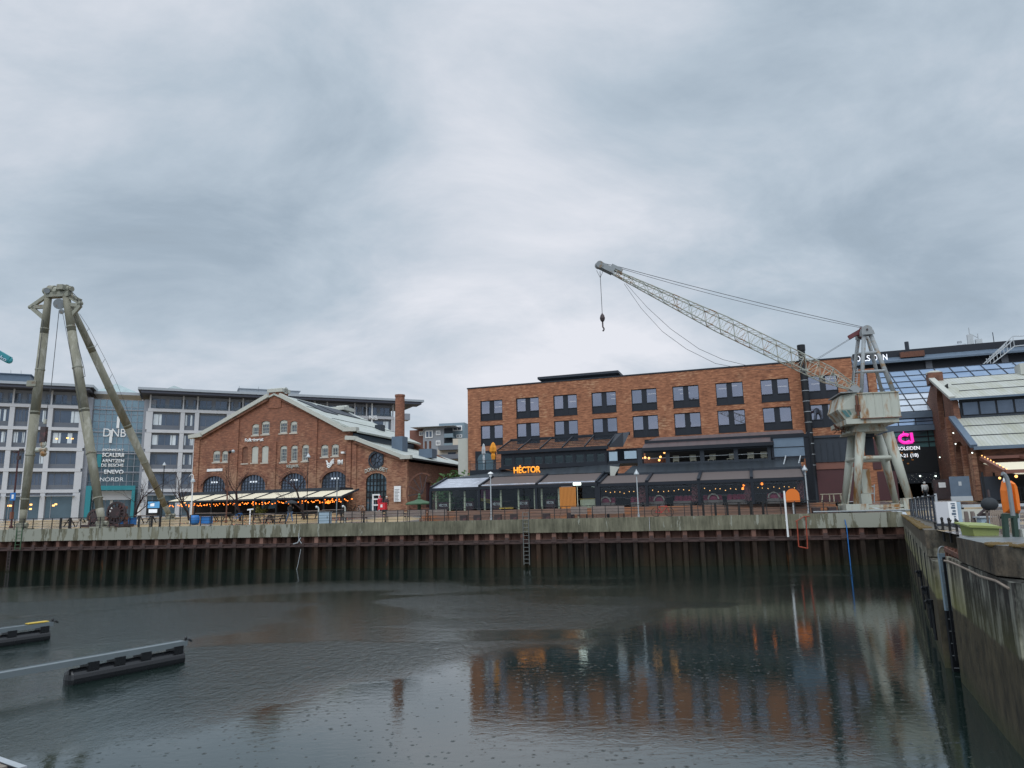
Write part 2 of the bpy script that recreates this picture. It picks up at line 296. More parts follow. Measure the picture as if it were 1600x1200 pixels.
# water: rain-pricked, with smooth and ruffled zones
def water():
    m, t, b = newmat('dock_water')
    b.inputs['Base Color'].default_value = (.008, .017, .014, 1); b.inputs['IOR'].default_value = 1.95; b.inputs['Specular IOR Level'].default_value = .5; b.inputs['Specular Tint'].default_value = (.90, .97, 1, 1)
    v = coords(t)
    zone = ramp2(t, noise(t, coords(t, (.05, .09, 1)), 1.0, 3, .5, .6), .47, .53)            # ruffled patches
    s = t.nodes.new('ShaderNodeSeparateXYZ'); lk(t, t.nodes['Texture Coordinate'].outputs['Object'], s.inputs[0])
    edge = tmath(t, 'ADD', s.outputs[1], tmath(t, 'MULTIPLY', s.outputs[0], -1.05)); wob = tmath(t, 'MULTIPLY', tmath(t, 'SUBTRACT', noise(t, coords(t, (.12, .12, 1)), 1.0, 4), .5), 16.0); far = tmath(t, 'MULTIPLY', tmath(t, 'SUBTRACT', tmath(t, 'ADD', edge, wob), 22.0), .22, True)
    cap = tmath(t, 'MULTIPLY', tmath(t, 'SUBTRACT', 52.0, s.outputs[1]), .16, True)            # calm strip in the lee of the quay
    ruf = tmath(t, 'MULTIPLY', tmath(t, 'ADD', tmath(t, 'MULTIPLY', zone, .75), .25), tmath(t, 'MULTIPLY', far, cap))
    w3 = ramp2(t, noise(t, coords(t, (2.0, .9, 1)), 2.2, 5, .7), .36, .66); ruf = tmath(t, 'MULTIPLY', ruf, tmath(t, 'ADD', tmath(t, 'MULTIPLY', w3, 1.1), .35))
    w1 = noise(t, coords(t, (1.0, 1.7, 1)), 2.6, 5, .6, .5); w2 = noise(t, coords(t, (1.0, 1.4, 1)), 7.0, 3, .6)
    vo = t.nodes.new('ShaderNodeTexVoronoi'); vo.inputs['Scale'].default_value = 5.6; vo.inputs['Randomness'].default_value = 1; lk(t, v, vo.inputs['Vector'])
    d = vo.outputs['Distance']; wn_ = t.nodes.new('ShaderNodeTexWhiteNoise'); lk(t, vo.outputs['Position'], wn_.inputs['Vector'])
    size = tmath(t, 'ADD', tmath(t, 'MULTIPLY', wn_.outputs['Value'], .26), .08)
    ring = tmath(t, 'SINE', tmath(t, 'MULTIPLY', d, 30.0)); fall = tmath(t, 'MULTIPLY', tmath(t, 'SUBTRACT', size, d), 6.0, True)
    rings = tmath(t, 'MULTIPLY', ring, fall)
    h = tmath(t, 'ADD', tmath(t, 'MULTIPLY', w1, .0026), tmath(t, 'MULTIPLY', w2, .0008))
    h = tmath(t, 'ADD', h, tmath(t, 'MULTIPLY', tmath(t, 'MULTIPLY', tmath(t, 'ADD', w1, w2), ruf), .014))
    h = tmath(t, 'ADD', h, tmath(t, 'MULTIPLY', tmath(t, 'MULTIPLY', rings, tmath(t, 'ADD', tmath(t, 'MULTIPLY', ruf, 1.0), 1.0)), .0019))
    n = t.nodes.new('ShaderNodeBump'); n.inputs['Strength'].default_value = 1; n.inputs['Distance'].default_value = 1.0; lk(t, h, n.inputs['Height']); lk(t, n.outputs[0], b.inputs['Normal'])
    lk(t, tmath(t, 'ADD', tmath(t, 'MULTIPLY', ruf, .06), .012), b.inputs['Roughness']); return m
water()
# ---------------------------------------------------------------- mesh builder
class MB:
    def __init__(s): s.v = []; s.f = []; s.m = []; s.cur = 0; s.pr = []
    def add(s, vs, fs):
        o = len(s.v); s.v += [tuple(p) for p in vs]; s.f += [tuple(i+o for i in f) for f in fs]; s.m += [s.cur]*len(fs); s.pr.append((o, len(s.v), len(s.f)-len(fs), len(s.f))); return s
    def box(s, x0, x1, y0, y1, z0, z1):
        if x0 > x1: x0, x1 = x1, x0
        if y0 > y1: y0, y1 = y1, y0
        if z0 > z1: z0, z1 = z1, z0
        return s.add([(x0, y0, z0), (x1, y0, z0), (x1, y1, z0), (x0, y1, z0), (x0, y0, z1), (x1, y0, z1), (x1, y1, z1), (x0, y1, z1)],
                     [(0, 3, 2, 1), (4, 5, 6, 7), (0, 1, 5, 4), (1, 2, 6, 5), (2, 3, 7, 6), (3, 0, 4, 7)])
    def cyl(s, p0, p1, r0, r1=None, n=8):
        p0 = Vector(p0); p1 = Vector(p1); r1 = r0 if r1 is None else r1; d = (p1-p0)
        if d.length < 1e-6: return s
        d.normalize(); a = d.orthogonal().normalized(); b = d.cross(a)
        vs = []
        for p, r in ((p0, r0), (p1, r1)):
            for i in range(n):
                t = 2*math.pi*i/n; vs.append(p + a*(r*math.cos(t)) + b*(r*math.sin(t)))
        fs = [(i, (i+1) % n, n+(i+1) % n, n+i) for i in range(n)] + [tuple(range(n-1, -1, -1)), tuple(range(n, 2*n))]
        return s.add(vs, fs)
    def tube(s, pts, r, n=6):
        for i in range(len(pts)-1): s.cyl(pts[i], pts[i+1], r if not isinstance(r, (list, tuple)) else r[i], r if not isinstance(r, (list, tuple)) else r[i+1], n)
        return s
    def beam(s, p0, p1, w, h):
        p0 = Vector(p0); p1 = Vector(p1); d = (p1-p0).normalized(); up = Vector((0, 0, 1))
        if abs(d.z) > .95: up = Vector((0, 1, 0))
        a = d.cross(up).normalized(); b = a.cross(d)
        vs = [p + a*i*w/2 + b*j*h/2 for p in (p0, p1) for i, j in ((-1, -1), (1, -1), (1, 1), (-1, 1))]
        return s.add(vs, [(3, 2, 1, 0), (4, 5, 6, 7), (0, 1, 5, 4), (1, 2, 6, 5), (2, 3, 7, 6), (3, 0, 4, 7)])
    def slab(s, pts, th):
        """polygon pts (3D, any plane) given thickness along its normal (backwards)"""
        P = [Vector(p) for p in pts]; n = Vector((0, 0, 0))
        for i in range(len(P)): n += (P[i]-P[0]).cross(P[(i+1) % len(P)]-P[0])
        n.normalize(); k = len(P); vs = P + [p-n*th for p in P]
        return s.add(vs, [tuple(range(k)), tuple(range(2*k-1, k-1, -1))] + [(i, i+k, (i+1) % k+k, (i+1) % k) for i in range(k)])
    def ball(s, c, r, n=10, sq=(1, 1, 1)):
        c = Vector(c); m = max(4, n//2); vs = [c+Vector((0, 0, -r*sq[2]))]
        for j in range(1, m):
            ph = -math.pi/2+math.pi*j/m
            for i in range(n):
                t = 2*math.pi*i/n; vs.append(c+Vector((r*sq[0]*math.cos(ph)*math.cos(t), r*sq[1]*math.cos(ph)*math.sin(t), r*sq[2]*math.sin(ph))))
        vs.append(c+Vector((0, 0, r*sq[2]))); fs = [(0, 1+(i+1) % n, 1+i) for i in range(n)]
        for j in range(m-2):
            for i in range(n): fs.append((1+j*n+i, 1+j*n+(i+1) % n, 1+(j+1)*n+(i+1) % n, 1+(j+1)*n+i))
        k = 1+(m-2)*n; fs += [(k+i, k+(i+1) % n, len(vs)-1) for i in range(n)]
        return s.add(vs, fs)
    def lathe(s, c, prof, n=12):
        c = Vector(c); vs = []
        for r, z in prof:
            for i in range(n): t = 2*math.pi*i/n; vs.append(c+Vector((r*math.cos(t), r*math.sin(t), z)))
        fs = [(j*n+i, j*n+(i+1) % n, (j+1)*n+(i+1) % n, (j+1)*n+i) for j in range(len(prof)-1) for i in range(n)]
        fs += [tuple(range(n-1, -1, -1)), tuple(range((len(prof)-1)*n, len(prof)*n))]
        return s.add(vs, fs)
    def each(s, name, m, parent=None):
        """every primitive added becomes an object of its own"""
        out = []
        for (v0, v1, f0, f1) in s.pr:
            q = MB(); q.add(s.v[v0:v1], [tuple(i-v0 for i in f) for f in s.f[f0:f1]]); out.append(q.build(name, m, parent))
        return out
    def build(s, name, m, parent=None, loc=None, smooth=False, rotz=0):
        me = bpy.data.meshes.new(name); me.from_pydata(s.v, [], s.f)
        ms = m if isinstance(m, (list, tuple)) else [m]
        for x in ms: me.materials.append(MATS[x])
        if len(ms) > 1: me.polygons.foreach_set('material_index', s.m)
        if smooth: me.polygons.foreach_set('use_smooth', [True]*len(me.polygons))
        me.update(); o = bpy.data.objects.new(name, me); COL.objects.link(o)
        if parent: o.parent = parent
        if loc is not None: o.location = loc
        if rotz: o.rotation_euler = (0, 0, rotz)
        return o
def tag(o, label=None, cat=None, group=None, kind=None):
    if label: o['label'] = label
    if cat: o['category'] = cat
    if group: o['group'] = group
    if kind: o['kind'] = kind
    return o
def thing(name, label, cat, loc=(0, 0, 0), rot=0, group=None):
    o = bpy.data.objects.new(name, None); COL.objects.link(o); o.location = loc; o.rotation_euler = (0, 0, rot); o.empty_display_size = .2
    return tag(o, label, cat, group)
def copy_tree(o, parent=None, loc=None, rot=None, label=None, scale=None):
    c = o.copy(); COL.objects.link(c); c.parent = parent
    if loc is not None: c.location = loc
    if rot is not None: c.rotation_euler = (0, 0, rot)
    if label: c['label'] = label
    if scale: c.scale = scale
    for ch in list(o.children): copy_tree(ch, c)
    return c
def text(s, name, m, parent, loc, h, w=None, depth=.03, off=0, rotz=0, rx=math.pi/2, spacing=1.0):
    """lettering standing on a facade; h = cap height, w = total width"""
    c = bpy.data.curves.new(name, 'FONT'); c.body = s; c.size = 1; c.extrude = 0; c.offset = off; c.space_character = spacing
    o = bpy.data.objects.new(name, c); COL.objects.link(o); bpy.context.view_layer.update()
    dg = bpy.context.evaluated_depsgraph_get(); me = bpy.data.meshes.new_from_object(o.evaluated_get(dg)); bpy.data.objects.remove(o)
    xs = [v.co.x for v in me.vertices]; ys = [v.co.y for v in me.vertices]
    sx0 = min(xs); sw = max(xs)-sx0; sh = max(ys)-min(ys); y0 = min(ys)
    kh = h/sh; kw = (w/sw) if w else kh
    bm = bmesh.new(); bm.from_mesh(me)
    for v in bm.verts: v.co = Vector(((v.co.x-sx0)*kw, (v.co.y-y0)*kh, 0))
    r = bmesh.ops.extrude_face_region(bm, geom=bm.faces[:])
    for v in [g for g in r['geom'] if isinstance(g, bmesh.types.BMVert)]: v.co.z += depth
    bm.normal_update(); bm.to_mesh(me); bm.free(); me.name = name
    me.materials.clear(); me.materials.append(MATS[m])
    o = bpy.data.objects.new(name, me); COL.objects.link(o); o.parent = parent; o.location = loc; o.rotation_euler = (rx, 0, rotz)
    return o
class Frame:
    """a facade plane Y = D0 - t*X; local x to the right along it, local y away from the viewer, z up"""
    def __init__(s, D0, t, xref, z0):
        s.a = -math.atan(t); s.ux = Vector((math.cos(s.a), math.sin(s.a), 0)); s.uy = Vector((-math.sin(s.a), math.cos(s.a), 0))
        d = ray(xref, 700); k = D0/(d.y+t*d.x); p = CP+d*k; s.O = Vector((p.x, p.y, z0))
    def px(s, x, y, d=0):
        r = ray(x, y); k = ((s.O-CP).dot(s.uy)+d)/r.dot(s.uy); p = CP+r*k-s.O; return p.dot(s.ux), p.z
    def P(s, x, y, d=0): u, z = s.px(x, y, d); return (u, d, z)
    def dp(s, x, y, u):
        r = ray(x, y); k = ((s.O-CP).dot(s.ux)+u)/r.dot(s.ux); p = CP+r*k-s.O; return p.dot(s.uy), p.z
    def world(s, u, d, z): return s.O+s.ux*u+s.uy*d+Vector((0, 0, z))
    def thing(s, name, label, cat, group=None): return thing(name, label, cat, s.O, s.a, group)
def holes_wall(mb, outer, holes, y=0, th=.35, back=False):
    """front face of a wall (u,z polygons) with real openings and reveals"""
    loops = [outer]+holes; vs = []; es = []; fs = []
    for lp in loops:
        o = len(vs); vs += [Vector(p) for p in lp]; fs.append([o+i for i in range(len(lp))]); es += [(o+i, o+(i+1) % len(lp)) for i in range(len(lp))]
    r = geometry.delaunay_2d_cdt(vs, es, fs, 1, 1e-5)
    V, T, of = r[0], r[2], r[5]
    keep = [t for t, o in zip(T, of) if 0 in o and len(o) == 1]
    mb.add([(p.x, y, p.y) for p in V], [tuple(t) for t in keep])
    if back: mb.add([(p.x, y+th, p.y) for p in V], [tuple(reversed(t)) for t in keep])
    for li, lp in enumerate(loops):
        k = len(lp); area = sum(lp[i][0]*lp[(i+1) % k][1]-lp[(i+1) % k][0]*lp[i][1] for i in range(k))
        pts = list(lp) if area > 0 else list(reversed(lp))
        q = [(p[0], y, p[1]) for p in pts]+[(p[0], y+th, p[1]) for p in pts]
        if li == 0: mb.add(q, [(i, i+k, (i+1) % k+k, (i+1) % k) for i in range(k)])
        else: mb.add(q, [((i+1) % k, (i+1) % k+k, i+k, i) for i in range(k)])
    return mb
def arch(u0, u1, z0, zs, zt, n=10):
    """opening outline: straight jambs to zs, arc up to zt"""
    c = (u0+u1)/2; w = (u1-u0)/2; pts = [(u0, z0), (u1, z0)]
    for i in range(n+1):
        t = math.pi*i/n; pts.append((c+w*math.cos(t), zs+(zt-zs)*math.sin(t)))
    return pts
def rect(u0, u1, z0, z1): return [(u0, z0), (u1, z0), (u1, z1), (u0, z1)]
def hull(poly, y): return [(p[0], y, p[1]) for p in poly]
# ================================================================ SETTING
for k_, a_ in (('roof_pale_y', ('roof_pale', .45)),):
    m_ = MATS['roof_pale'].copy(); MATS[k_] = m_; m_.name = k_
    for n_ in m_.node_tree.nodes:
        if n_.type == 'TEX_WAVE': n_.bands_direction = 'Y'
QF = Frame(57.4, .19, 800, 0)
CX, CY = 27.9, 52.1                      # far corner where the quay meets the right dock wall
uR = (Vector((CX, CY, 0))-QF.O).dot(QF.ux)
N0, N1 = (8.1, 12.0), (11.87, 21.0)
def qw(u, d, z): return tuple(QF.world(u, d, z))
gz = 4.65
mb = MB()
rows = [(0.2, 3.69), (3.0, 3.7), (9, 4.05), (20, 4.6), (60, gz), (1500, gz+6)]
us = [-1500, -60, -30, 0, uR+.3]
for i in range(len(rows)-1):
    for j in range(len(us)-1):
        (d0, z0), (d1, z1) = rows[i], rows[i+1]
        mb.add([qw(us[j], d0, z0), qw(us[j+1], d0, z0), qw(us[j+1], d1, z1), qw(us[j], d1, z1)], [(0, 1, 2, 3)])
# land to the right of the dock wall
mb.add([(CX+.3, CY-.1, 3.49), (N1[0]+.3, N1[1], 3.49), (N0[0]+.3, N0[1]+.1, 3.49), (400, N0[1]+.1, 3.49), (400, -20, 3.49)], [(0, 1, 2, 3)])
a0, a1, a2, a3 = qw(uR+.3, .2, 3.69), qw(uR+.3, 20, 4.6), qw(uR+.3, 60, gz), qw(uR+.3, 1500, gz+6)
mb.add([(CX+.3, CY-.1, 3.49), (400, N0[1]+.1, 3.49), (400, 60, 4.6), a1, a0], [(0, 1, 2, 3, 4)])
mb.add([a1, (400, 60, 4.6), (800, 1500, gz+6), a3, a2], [(0, 1, 2, 3, 4)])
tag(mb.build('ground', 'wet_paving'), 'wet quayside paving, grey with ochre patches', 'paving', kind='structure')
mb = MB(); mb.add([(-200, -40, 0), (60, -40, 0), (60, 100, 0), (-200, 100, 0)], [(0, 1, 2, 3)])
tag(mb.build('water', 'dock_water'), 'dark rain-pricked dock water', 'water', kind='structure')
mb = MB(); mb.add([(-200, -40, -3), (60, -40, -3), (60, 100, -3), (-200, 100, -3)], [(0, 1, 2, 3)])
tag(mb.build('dock_bed', 'dock_concrete_dark'), 'muddy dock bed under the water', 'ground', kind='structure')
# ---------------------------------------------------------------- quay wall
qwall = thing('quay_wall', 'long far quay wall with olive concrete cap over rusty steel sheet piling', 'quay wall', QF.world(0, 0, 0), QF.a)
uL = -95
mb = MB(); x = uL
while x < uR-.05:
    x2 = min(uR, x+9.6); mb.box(x, x2-.02, -.12, .9, 2.65, 3.7); x += 9.6
mb.build('concrete_cap', 'cap_concrete', qwall)
mb = MB(); x = uL; prof = []
while x < uR:
    prof += [(x, .62), (x+.40, .62), (x+.52, .02), (x+.84, .02), (x+.96, .62)]; x += 1.25
vs = [(a, b, zz_) for zz_ in (-3, 2.66) for a, b in prof]; k = len(prof)
mb.add(vs, [(i, i+1, k+i+1, k+i) for i in range(k-1)]); mb.box(uL, uR+1, .64, .7, -3, 2.66); mb.box(uR-.4, uR+1, .0, .1, -3, 2.66)
mb.build('sheet_piling', 'pile_steel', qwall)
mb = MB(); mb.box(uL, uR, -.07, .0, 1.82, 1.88); mb.box(uL, uR, -.07, .0, 2.06, 2.12); mb.box(uL, uR, -.01, .03, 1.87, 2.07)
x = uL+.68
while x < uR:
    mb.box(x-.22, x+.22, -.10, .02, 1.9, 2.05)
    if random.random() < .5: mb.box(x-.14, x+.14, -.05, .02, 2.12, 2.3)
    x += 1.25
mb.build('waler', 'waler_steel', qwall)
# ---------------------------------------------------------------- railing along the quay
rail = thing('railing', 'thin black railing running along the edge of the far quay', 'railing', QF.world(0, .35, 3.7), QF.a)
u0r = QF.px(-25, 812)[0]; u1r = QF.px(1312, 800)[0]
mb = MB(); mb.box(u0r, u1r, -.025, .025, .93, .975)
for zz_ in (.22, .45, .68): mb.box(u0r, u1r, -.012, .012, zz_-.012, zz_+.012)
mb.build('rails', 'rail_black', rail)
post = MB().box(-.028, .028, -.028, .028, 0, .93).box(-.07, .07, -.07, .07, 0, .02)
n_ = int((u1r-u0r)/1.0); pm = None
for i in range(n_+1):
    u = u0r+(u1r-u0r)*i/n_
    if pm is None: pm = post.build('post', 'rail_black', rail, (u, 0, 0))
    else: c = pm.copy(); COL.objects.link(c); c.parent = rail; c.location = (u, 0, 0)
# ---------------------------------------------------------------- right dock wall
dw = thing('dock_wall', 'tall algae-stained concrete dock wall along the right side', 'dock wall', (0, 0, 0))
poly = [(CX, CY), (N1[0]+.02, N1[1]), ]
def strip(mb, pts, z0, z1, th=.8, sub=1.0):
    """vertical wall following plan points, with thickness to the right"""
    q = []
    for i in range(len(pts)-1):
        a = Vector(pts[i]); b = Vector(pts[i+1]); k = max(1, int((b-a).length/sub))
        for j in range(k): q.append(a.lerp(b, j/k))
    q.append(Vector(pts[-1])); n = len(q)
    nor = []
    for i in range(n):
        a = q[max(0, i-1)]; b = q[min(n-1, i+1)]; d = (b-a).normalized(); nor.append(Vector((d.y, -d.x)))
    vs = [(p.x, p.y, z0) for p in q]+[(p.x, p.y, z1) for p in q]+[(p.x+m.x*th, p.y+m.y*th, z1) for p, m in zip(q, nor)]+[(p.x+m.x*th, p.y+m.y*th, z0) for p, m in zip(q, nor)]
    fs = []
    for i in range(n-1):
        fs += [(i, i+n, i+n+1, i+1), (i+n, i+2*n, i+2*n+1, i+n+1), (i+2*n, i+3*n, i+3*n+1, i+2*n+1)]
    fs += [(0, 3*n, 2*n, n), (n-1, 2*n-1, 3*n-1, 4*n-1)]
    mb.add(vs, fs); return mb
nd = Vector((N1[0]-N0[0], N1[1]-N0[1])).normalized(); fd = Vector((CX-N1[0], CY-N1[1])).normalized()
def nearp(y, off=0): return (N0[0]+(y-N0[1])*nd.x/nd.y+off, y)
def farp(y, off=0): return (N1[0]+(y-N1[1])*fd.x/fd.y+off, y)
strip(MB(), [farp(19.7), farp(CY)], -3, 2.72).build('wall_face', 'dock_concrete', dw)
strip(MB(), [farp(21.0, -.04), farp(CY-.05, -.04)], 2.75, 3.5).build('coping', 'dock_concrete', dw)
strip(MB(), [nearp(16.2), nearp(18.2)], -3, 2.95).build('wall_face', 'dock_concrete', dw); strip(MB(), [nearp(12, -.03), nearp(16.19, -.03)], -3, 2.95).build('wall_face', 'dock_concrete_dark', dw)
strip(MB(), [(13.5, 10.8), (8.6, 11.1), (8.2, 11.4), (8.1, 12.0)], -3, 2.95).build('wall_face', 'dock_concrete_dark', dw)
blk = MB(); ptz = [(nearp(16.2)[0]-.05, 16.2), (nearp(12.9)[0]-.05, 12.9), (nearp(12.9)[0]+.05, 12.3), (nearp(12.9)[0]+.6, 12.0), (14, 11.6), (14, 20), (nearp(16.2)[0]+1.5, 16.6)]
k = len(ptz); vs = [(a, b, 2.98) for a, b in ptz]+[(a, b, 3.5) for a, b in ptz]
blk.add(vs, [tuple(range(k-1, -1, -1)), tuple(range(k, 2*k))]+[(i, (i+1) % k, k+(i+1) % k, k+i) for i in range(k)])
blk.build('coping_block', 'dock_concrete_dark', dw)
blk = MB(); p2_ = [(a+(10.8-a)*.004, b+(15-b)*.004) for a, b in ptz]; vs = [(a, b, 3.504) for a, b in p2_]
blk.add(vs, [tuple(range(k))]); blk.build('wet_top', 'moss_top', dw)
mb = MB()
for i in range(260):
    s_ = random.random(); y_ = 12.0+1.3*s_; p_ = nearp(y_, -.04+random.random()**2*.35)
    if y_ < 12.9: p_ = (8.5+(random.random())*1.6, 12.1+random.random()*.5)
    mb.ball((p_[0], p_[1], 3.5), .02+random.random()*.05, 6, (1.3, 1.3, .7))
for i in range(420):
    y_ = 22.3+random.random()**1.3*29; p_ = farp(y_, random.random()**3*.25-.05); mb.ball((p_[0], p_[1], 3.5), .03+random.random()*.05, 6, (1.4, 1.4, .8))
tag(mb.build('moss_tufts', 'moss', dw), kind='stuff')
mb = MB(); ps = [Vector((*nearp(y, -.04), 2.86+.02*math.sin(y*3))) for y in (18.2, 17.6, 17, 15.6, 14.2, 13.0, 12.2)]+[Vector((8.4, 11.2, 2.85)), Vector((10, 10.9, 2.86))]
mb.tube(ps, .025, 6)
tag(mb.build('pipe', 'rope'), 'thin pipe clamped along the near right dock wall below its coping', 'pipe')
q = MB()
for y_ in (23.5, 26.5, 29.5, 33, 37, 41, 46): a_ = farp(y_, -.015); q.box(a_[0], a_[0]+.06, a_[1]-.03, a_[1]+.03, .2, 2.7)
for y_ in (13.6, 16.2, 18.6): a_ = nearp(y_, -.012); q.box(a_[0], a_[0]+.06, a_[1]-.015, a_[1]+.015, .4, 2.9)
q.build('pour_joint', 'black', dw)
for y_, z_ in ((24.0, 1.35), (21.9, 1.2), (28.0, 1.5)):
    a_ = farp(y_, -.1); q = MB(); q.box(a_[0]-.02, a_[0]+.1, y_-.10, y_+.10, z_, z_+.25).cyl((a_[0]-.12, y_, z_+.22), (a_[0]+.05, y_, z_+.1), .045, None, 8).box(a_[0]+.04, a_[0]+.12, y_-.05, y_+.05, .3, z_-.01); q.build('mooring_hook', 'black', dw)
# recess with ladder
lad = thing('ladder', 'blue grey ladder plate set in the recess of the right dock wall', 'ladder', (*nearp(19.2, .12), 0))
mb = MB(); mb.box(-.10, .24, .02, .10, 1.5, 2.95); mb.build('backplate', 'plate_blue', lad); MB().box(-.10, .24, .02, .10, -.5, 1.495).build('weed_dark_plate', 'black', lad)
mb = MB()
for i in range(11): mb.cyl((-.10, -.02, -.2+i*.3), (.06, -.06, -.2+i*.3), .010)
mb.build('rungs', 'steel_grey', lad)
mb = MB()
hoop = [(-.02+.12*math.cos(t), -.02, 2.95+.18*math.sin(t)) for t in [math.pi*i/8 for i in range(9)]]; mb.tube(hoop, .018); mb.build('hoop', 'steel_grey', lad)
# rusty iron frames at the break of the wall
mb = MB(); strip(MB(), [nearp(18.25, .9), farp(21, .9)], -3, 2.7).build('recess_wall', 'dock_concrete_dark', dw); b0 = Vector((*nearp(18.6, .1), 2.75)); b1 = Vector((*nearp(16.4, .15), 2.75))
mb.beam(b0+Vector((0, 0, .35)), b1+Vector((0, 0, .25)), .09, .1); mb.beam(b0+Vector((.5, 0, .12)), b1+Vector((.5, 0, .05)), .09, .1)
for i in range(7): q = b0.lerp(b1, i/6); mb.beam(q, q+Vector((.02, 0, .42)), .06, .06)
tag(mb.build('iron_beams', 'rust'), 'rusty iron beams lying in the break of the right dock wall', 'beam')
# ================================================================ BUILDING HELPERS
def interior(mb, u0, u1, z0, z1, d0, d1):
    mb.box(u0, u1, d1, d1+.05, z0, z1)
def win(root, name, u0, u1, z0, z1, y, fm, pm_, cols=2, rows=1, fw=.08, th=.1, label=None, mull=None):
    """a framed window: mesh = bars, child pane"""
    mb = MB(); mb.box(u0, u0+fw, y, y+th, z0, z1).box(u1-fw, u1, y, y+th, z0, z1).box(u0+fw, u1-fw, y, y+th, z0, z0+fw).box(u0+fw, u1-fw, y, y+th, z1-fw, z1)
    mw = mull or fw*.6
    for i in range(1, cols): c = u0+(u1-u0)*i/cols; mb.box(c-mw/2, c+mw/2, y+.01, y+th-.01, z0+fw, z1-fw)
    for i in range(1, rows): c = z0+(z1-z0)*i/rows; mb.box(u0+fw, u1-fw, y+.015, y+th-.015, c-mw/2, c+mw/2)
    o = mb.build(name, fm, root)
    p = MB().box(u0+fw*.5, u1-fw*.5, y+th*.6, y+th*.6+.01, z0+fw*.5, z1-fw*.5).build('pane', pm_, o)
    if label: o['label'] = label
    return o
# ================================================================ OFFICE BLOCK, LEFT
OF = Frame(157, -.45, 232, gz)
of = OF.thing('office_building', 'long pale grey office block with glass entrance bay behind the tripod crane', 'building')
zt = [OF.px(232, y)[1] for y in (640.5, 673.5, 704, 735, 766.5)]     # centres of the white slabs, top first
zr = OF.px(232, 613)[1]
ub = [OF.px(x, 700)[0] for x in (-75, -43, -17, 13.5, 43.5, 74, 126)]
ur = [OF.px(x, 700)[0] for x in (230, 282.5, 305)]
W_, N_ = ur[1]-ur[0], ur[2]-ur[1]
xx = ur[2]; k = 0
uE = OF.px(622, 640)[0]
while xx < uE-2:
    xx += W_ if k % 2 == 0 else N_; k += 1; ur.append(min(xx, uE))
white = MB()
def slabs(u0, u1, zs, y0=-.35, h=.55):
    for z_ in zs: white.box(u0, u1, y0, .25, z_-h/2, z_+h/2)
slabs(ub[0]-.3, ub[-1]+.3, zt); slabs(ur[0]-.3, ur[-1]+.3, zt)
for L_ in (ub, ur):
    for i, u in enumerate(L_):
        w = .55 if L_ is ur and i == 0 or (L_ is ub and i == len(ub)-1) else .36
        for a, b in zip(zt[:-1], zt[1:]): white.box(u-w, u+w, -.3, .25, b+.276, a-.276)
        white.box(u-w, u+w, -.3, .25, 0, zt[-1]-.276)
    for u in L_: white.box(u-.12, u+.12, -.3, -.05, zt[0]+.276, zr)
white.build('wall', 'office_white', of)
MB().box(ub[0]-.3, ub[-1], 1.3, 14, 0, zr).box(ur[0], ur[-1], 1.3, 14, 0, zr).build('core_wall', 'office_grey', of)
def offwin(u0, u1, z0, z1, kind):
    lab = None
    mb = MB(); mb.cur = 0; h = z1-z0; sp = z0+h*.26
    mb.box(u0, u1, .12, .3, z0, sp)                                            # spandrel
    n = 2 if (u1-u0) > 5 else 1; w = (u1-u0)/n
    panes = []
    for i in range(n):
        a = u0+i*w; b = a+w; g0 = a+w*(.07 if n == 2 else .05); g1 = b-w*(.07 if n == 2 else .05)
        mb.box(a, g0, .12, .3, sp, z1); mb.box(g1, b, .12, .3, sp, z1); panes.append((g0, g1))
        for t in (.22, .5, .78): c = g0+(g1-g0)*t; mb.box(c-.04, c+.04, .14, .24, sp, z1-h*.12) if t != .5 or random.random() < .5 else None
    mb.box(u0, u1, .10, .3, z1-h*.12, z1)
    o = mb.build('window', 'office_grey' if kind != 'top' else 'office_lilac', of)
    pb = MB(); pb.cur = 0
    for g0, g1 in panes:
        pb.cur = 0; pb.box(g0, g1, .2, .22, sp, z1-h*.12)
        pb.cur = 1
        if random.random() < (.75 if kind == 'up' else .35):
            for t, ww in ((.02, .22), (.55+random.random()*.2, .25)):
                if random.random() < .75: pb.box(g0+(g1-g0)*t, g0+(g1-g0)*min(1, t+ww*(.7+random.random()*.8)), .17, .18, sp+.03, z1-h*.13)
    ms = ['office_glass', 'curtain']
    if kind == 'lit':
        ms.append('bulb_warm'); pb.cur = 2
        for _ in range(3): c = u0+(u1-u0)*random.uniform(.15, .85); z_ = sp+h*random.uniform(.2, .5); pb.box(c, c+.35, .16, .17, z_, z_+.2)
    pb.build('pane', ms, o)
kinds = ['up', 'up', 'mid', 'mid']
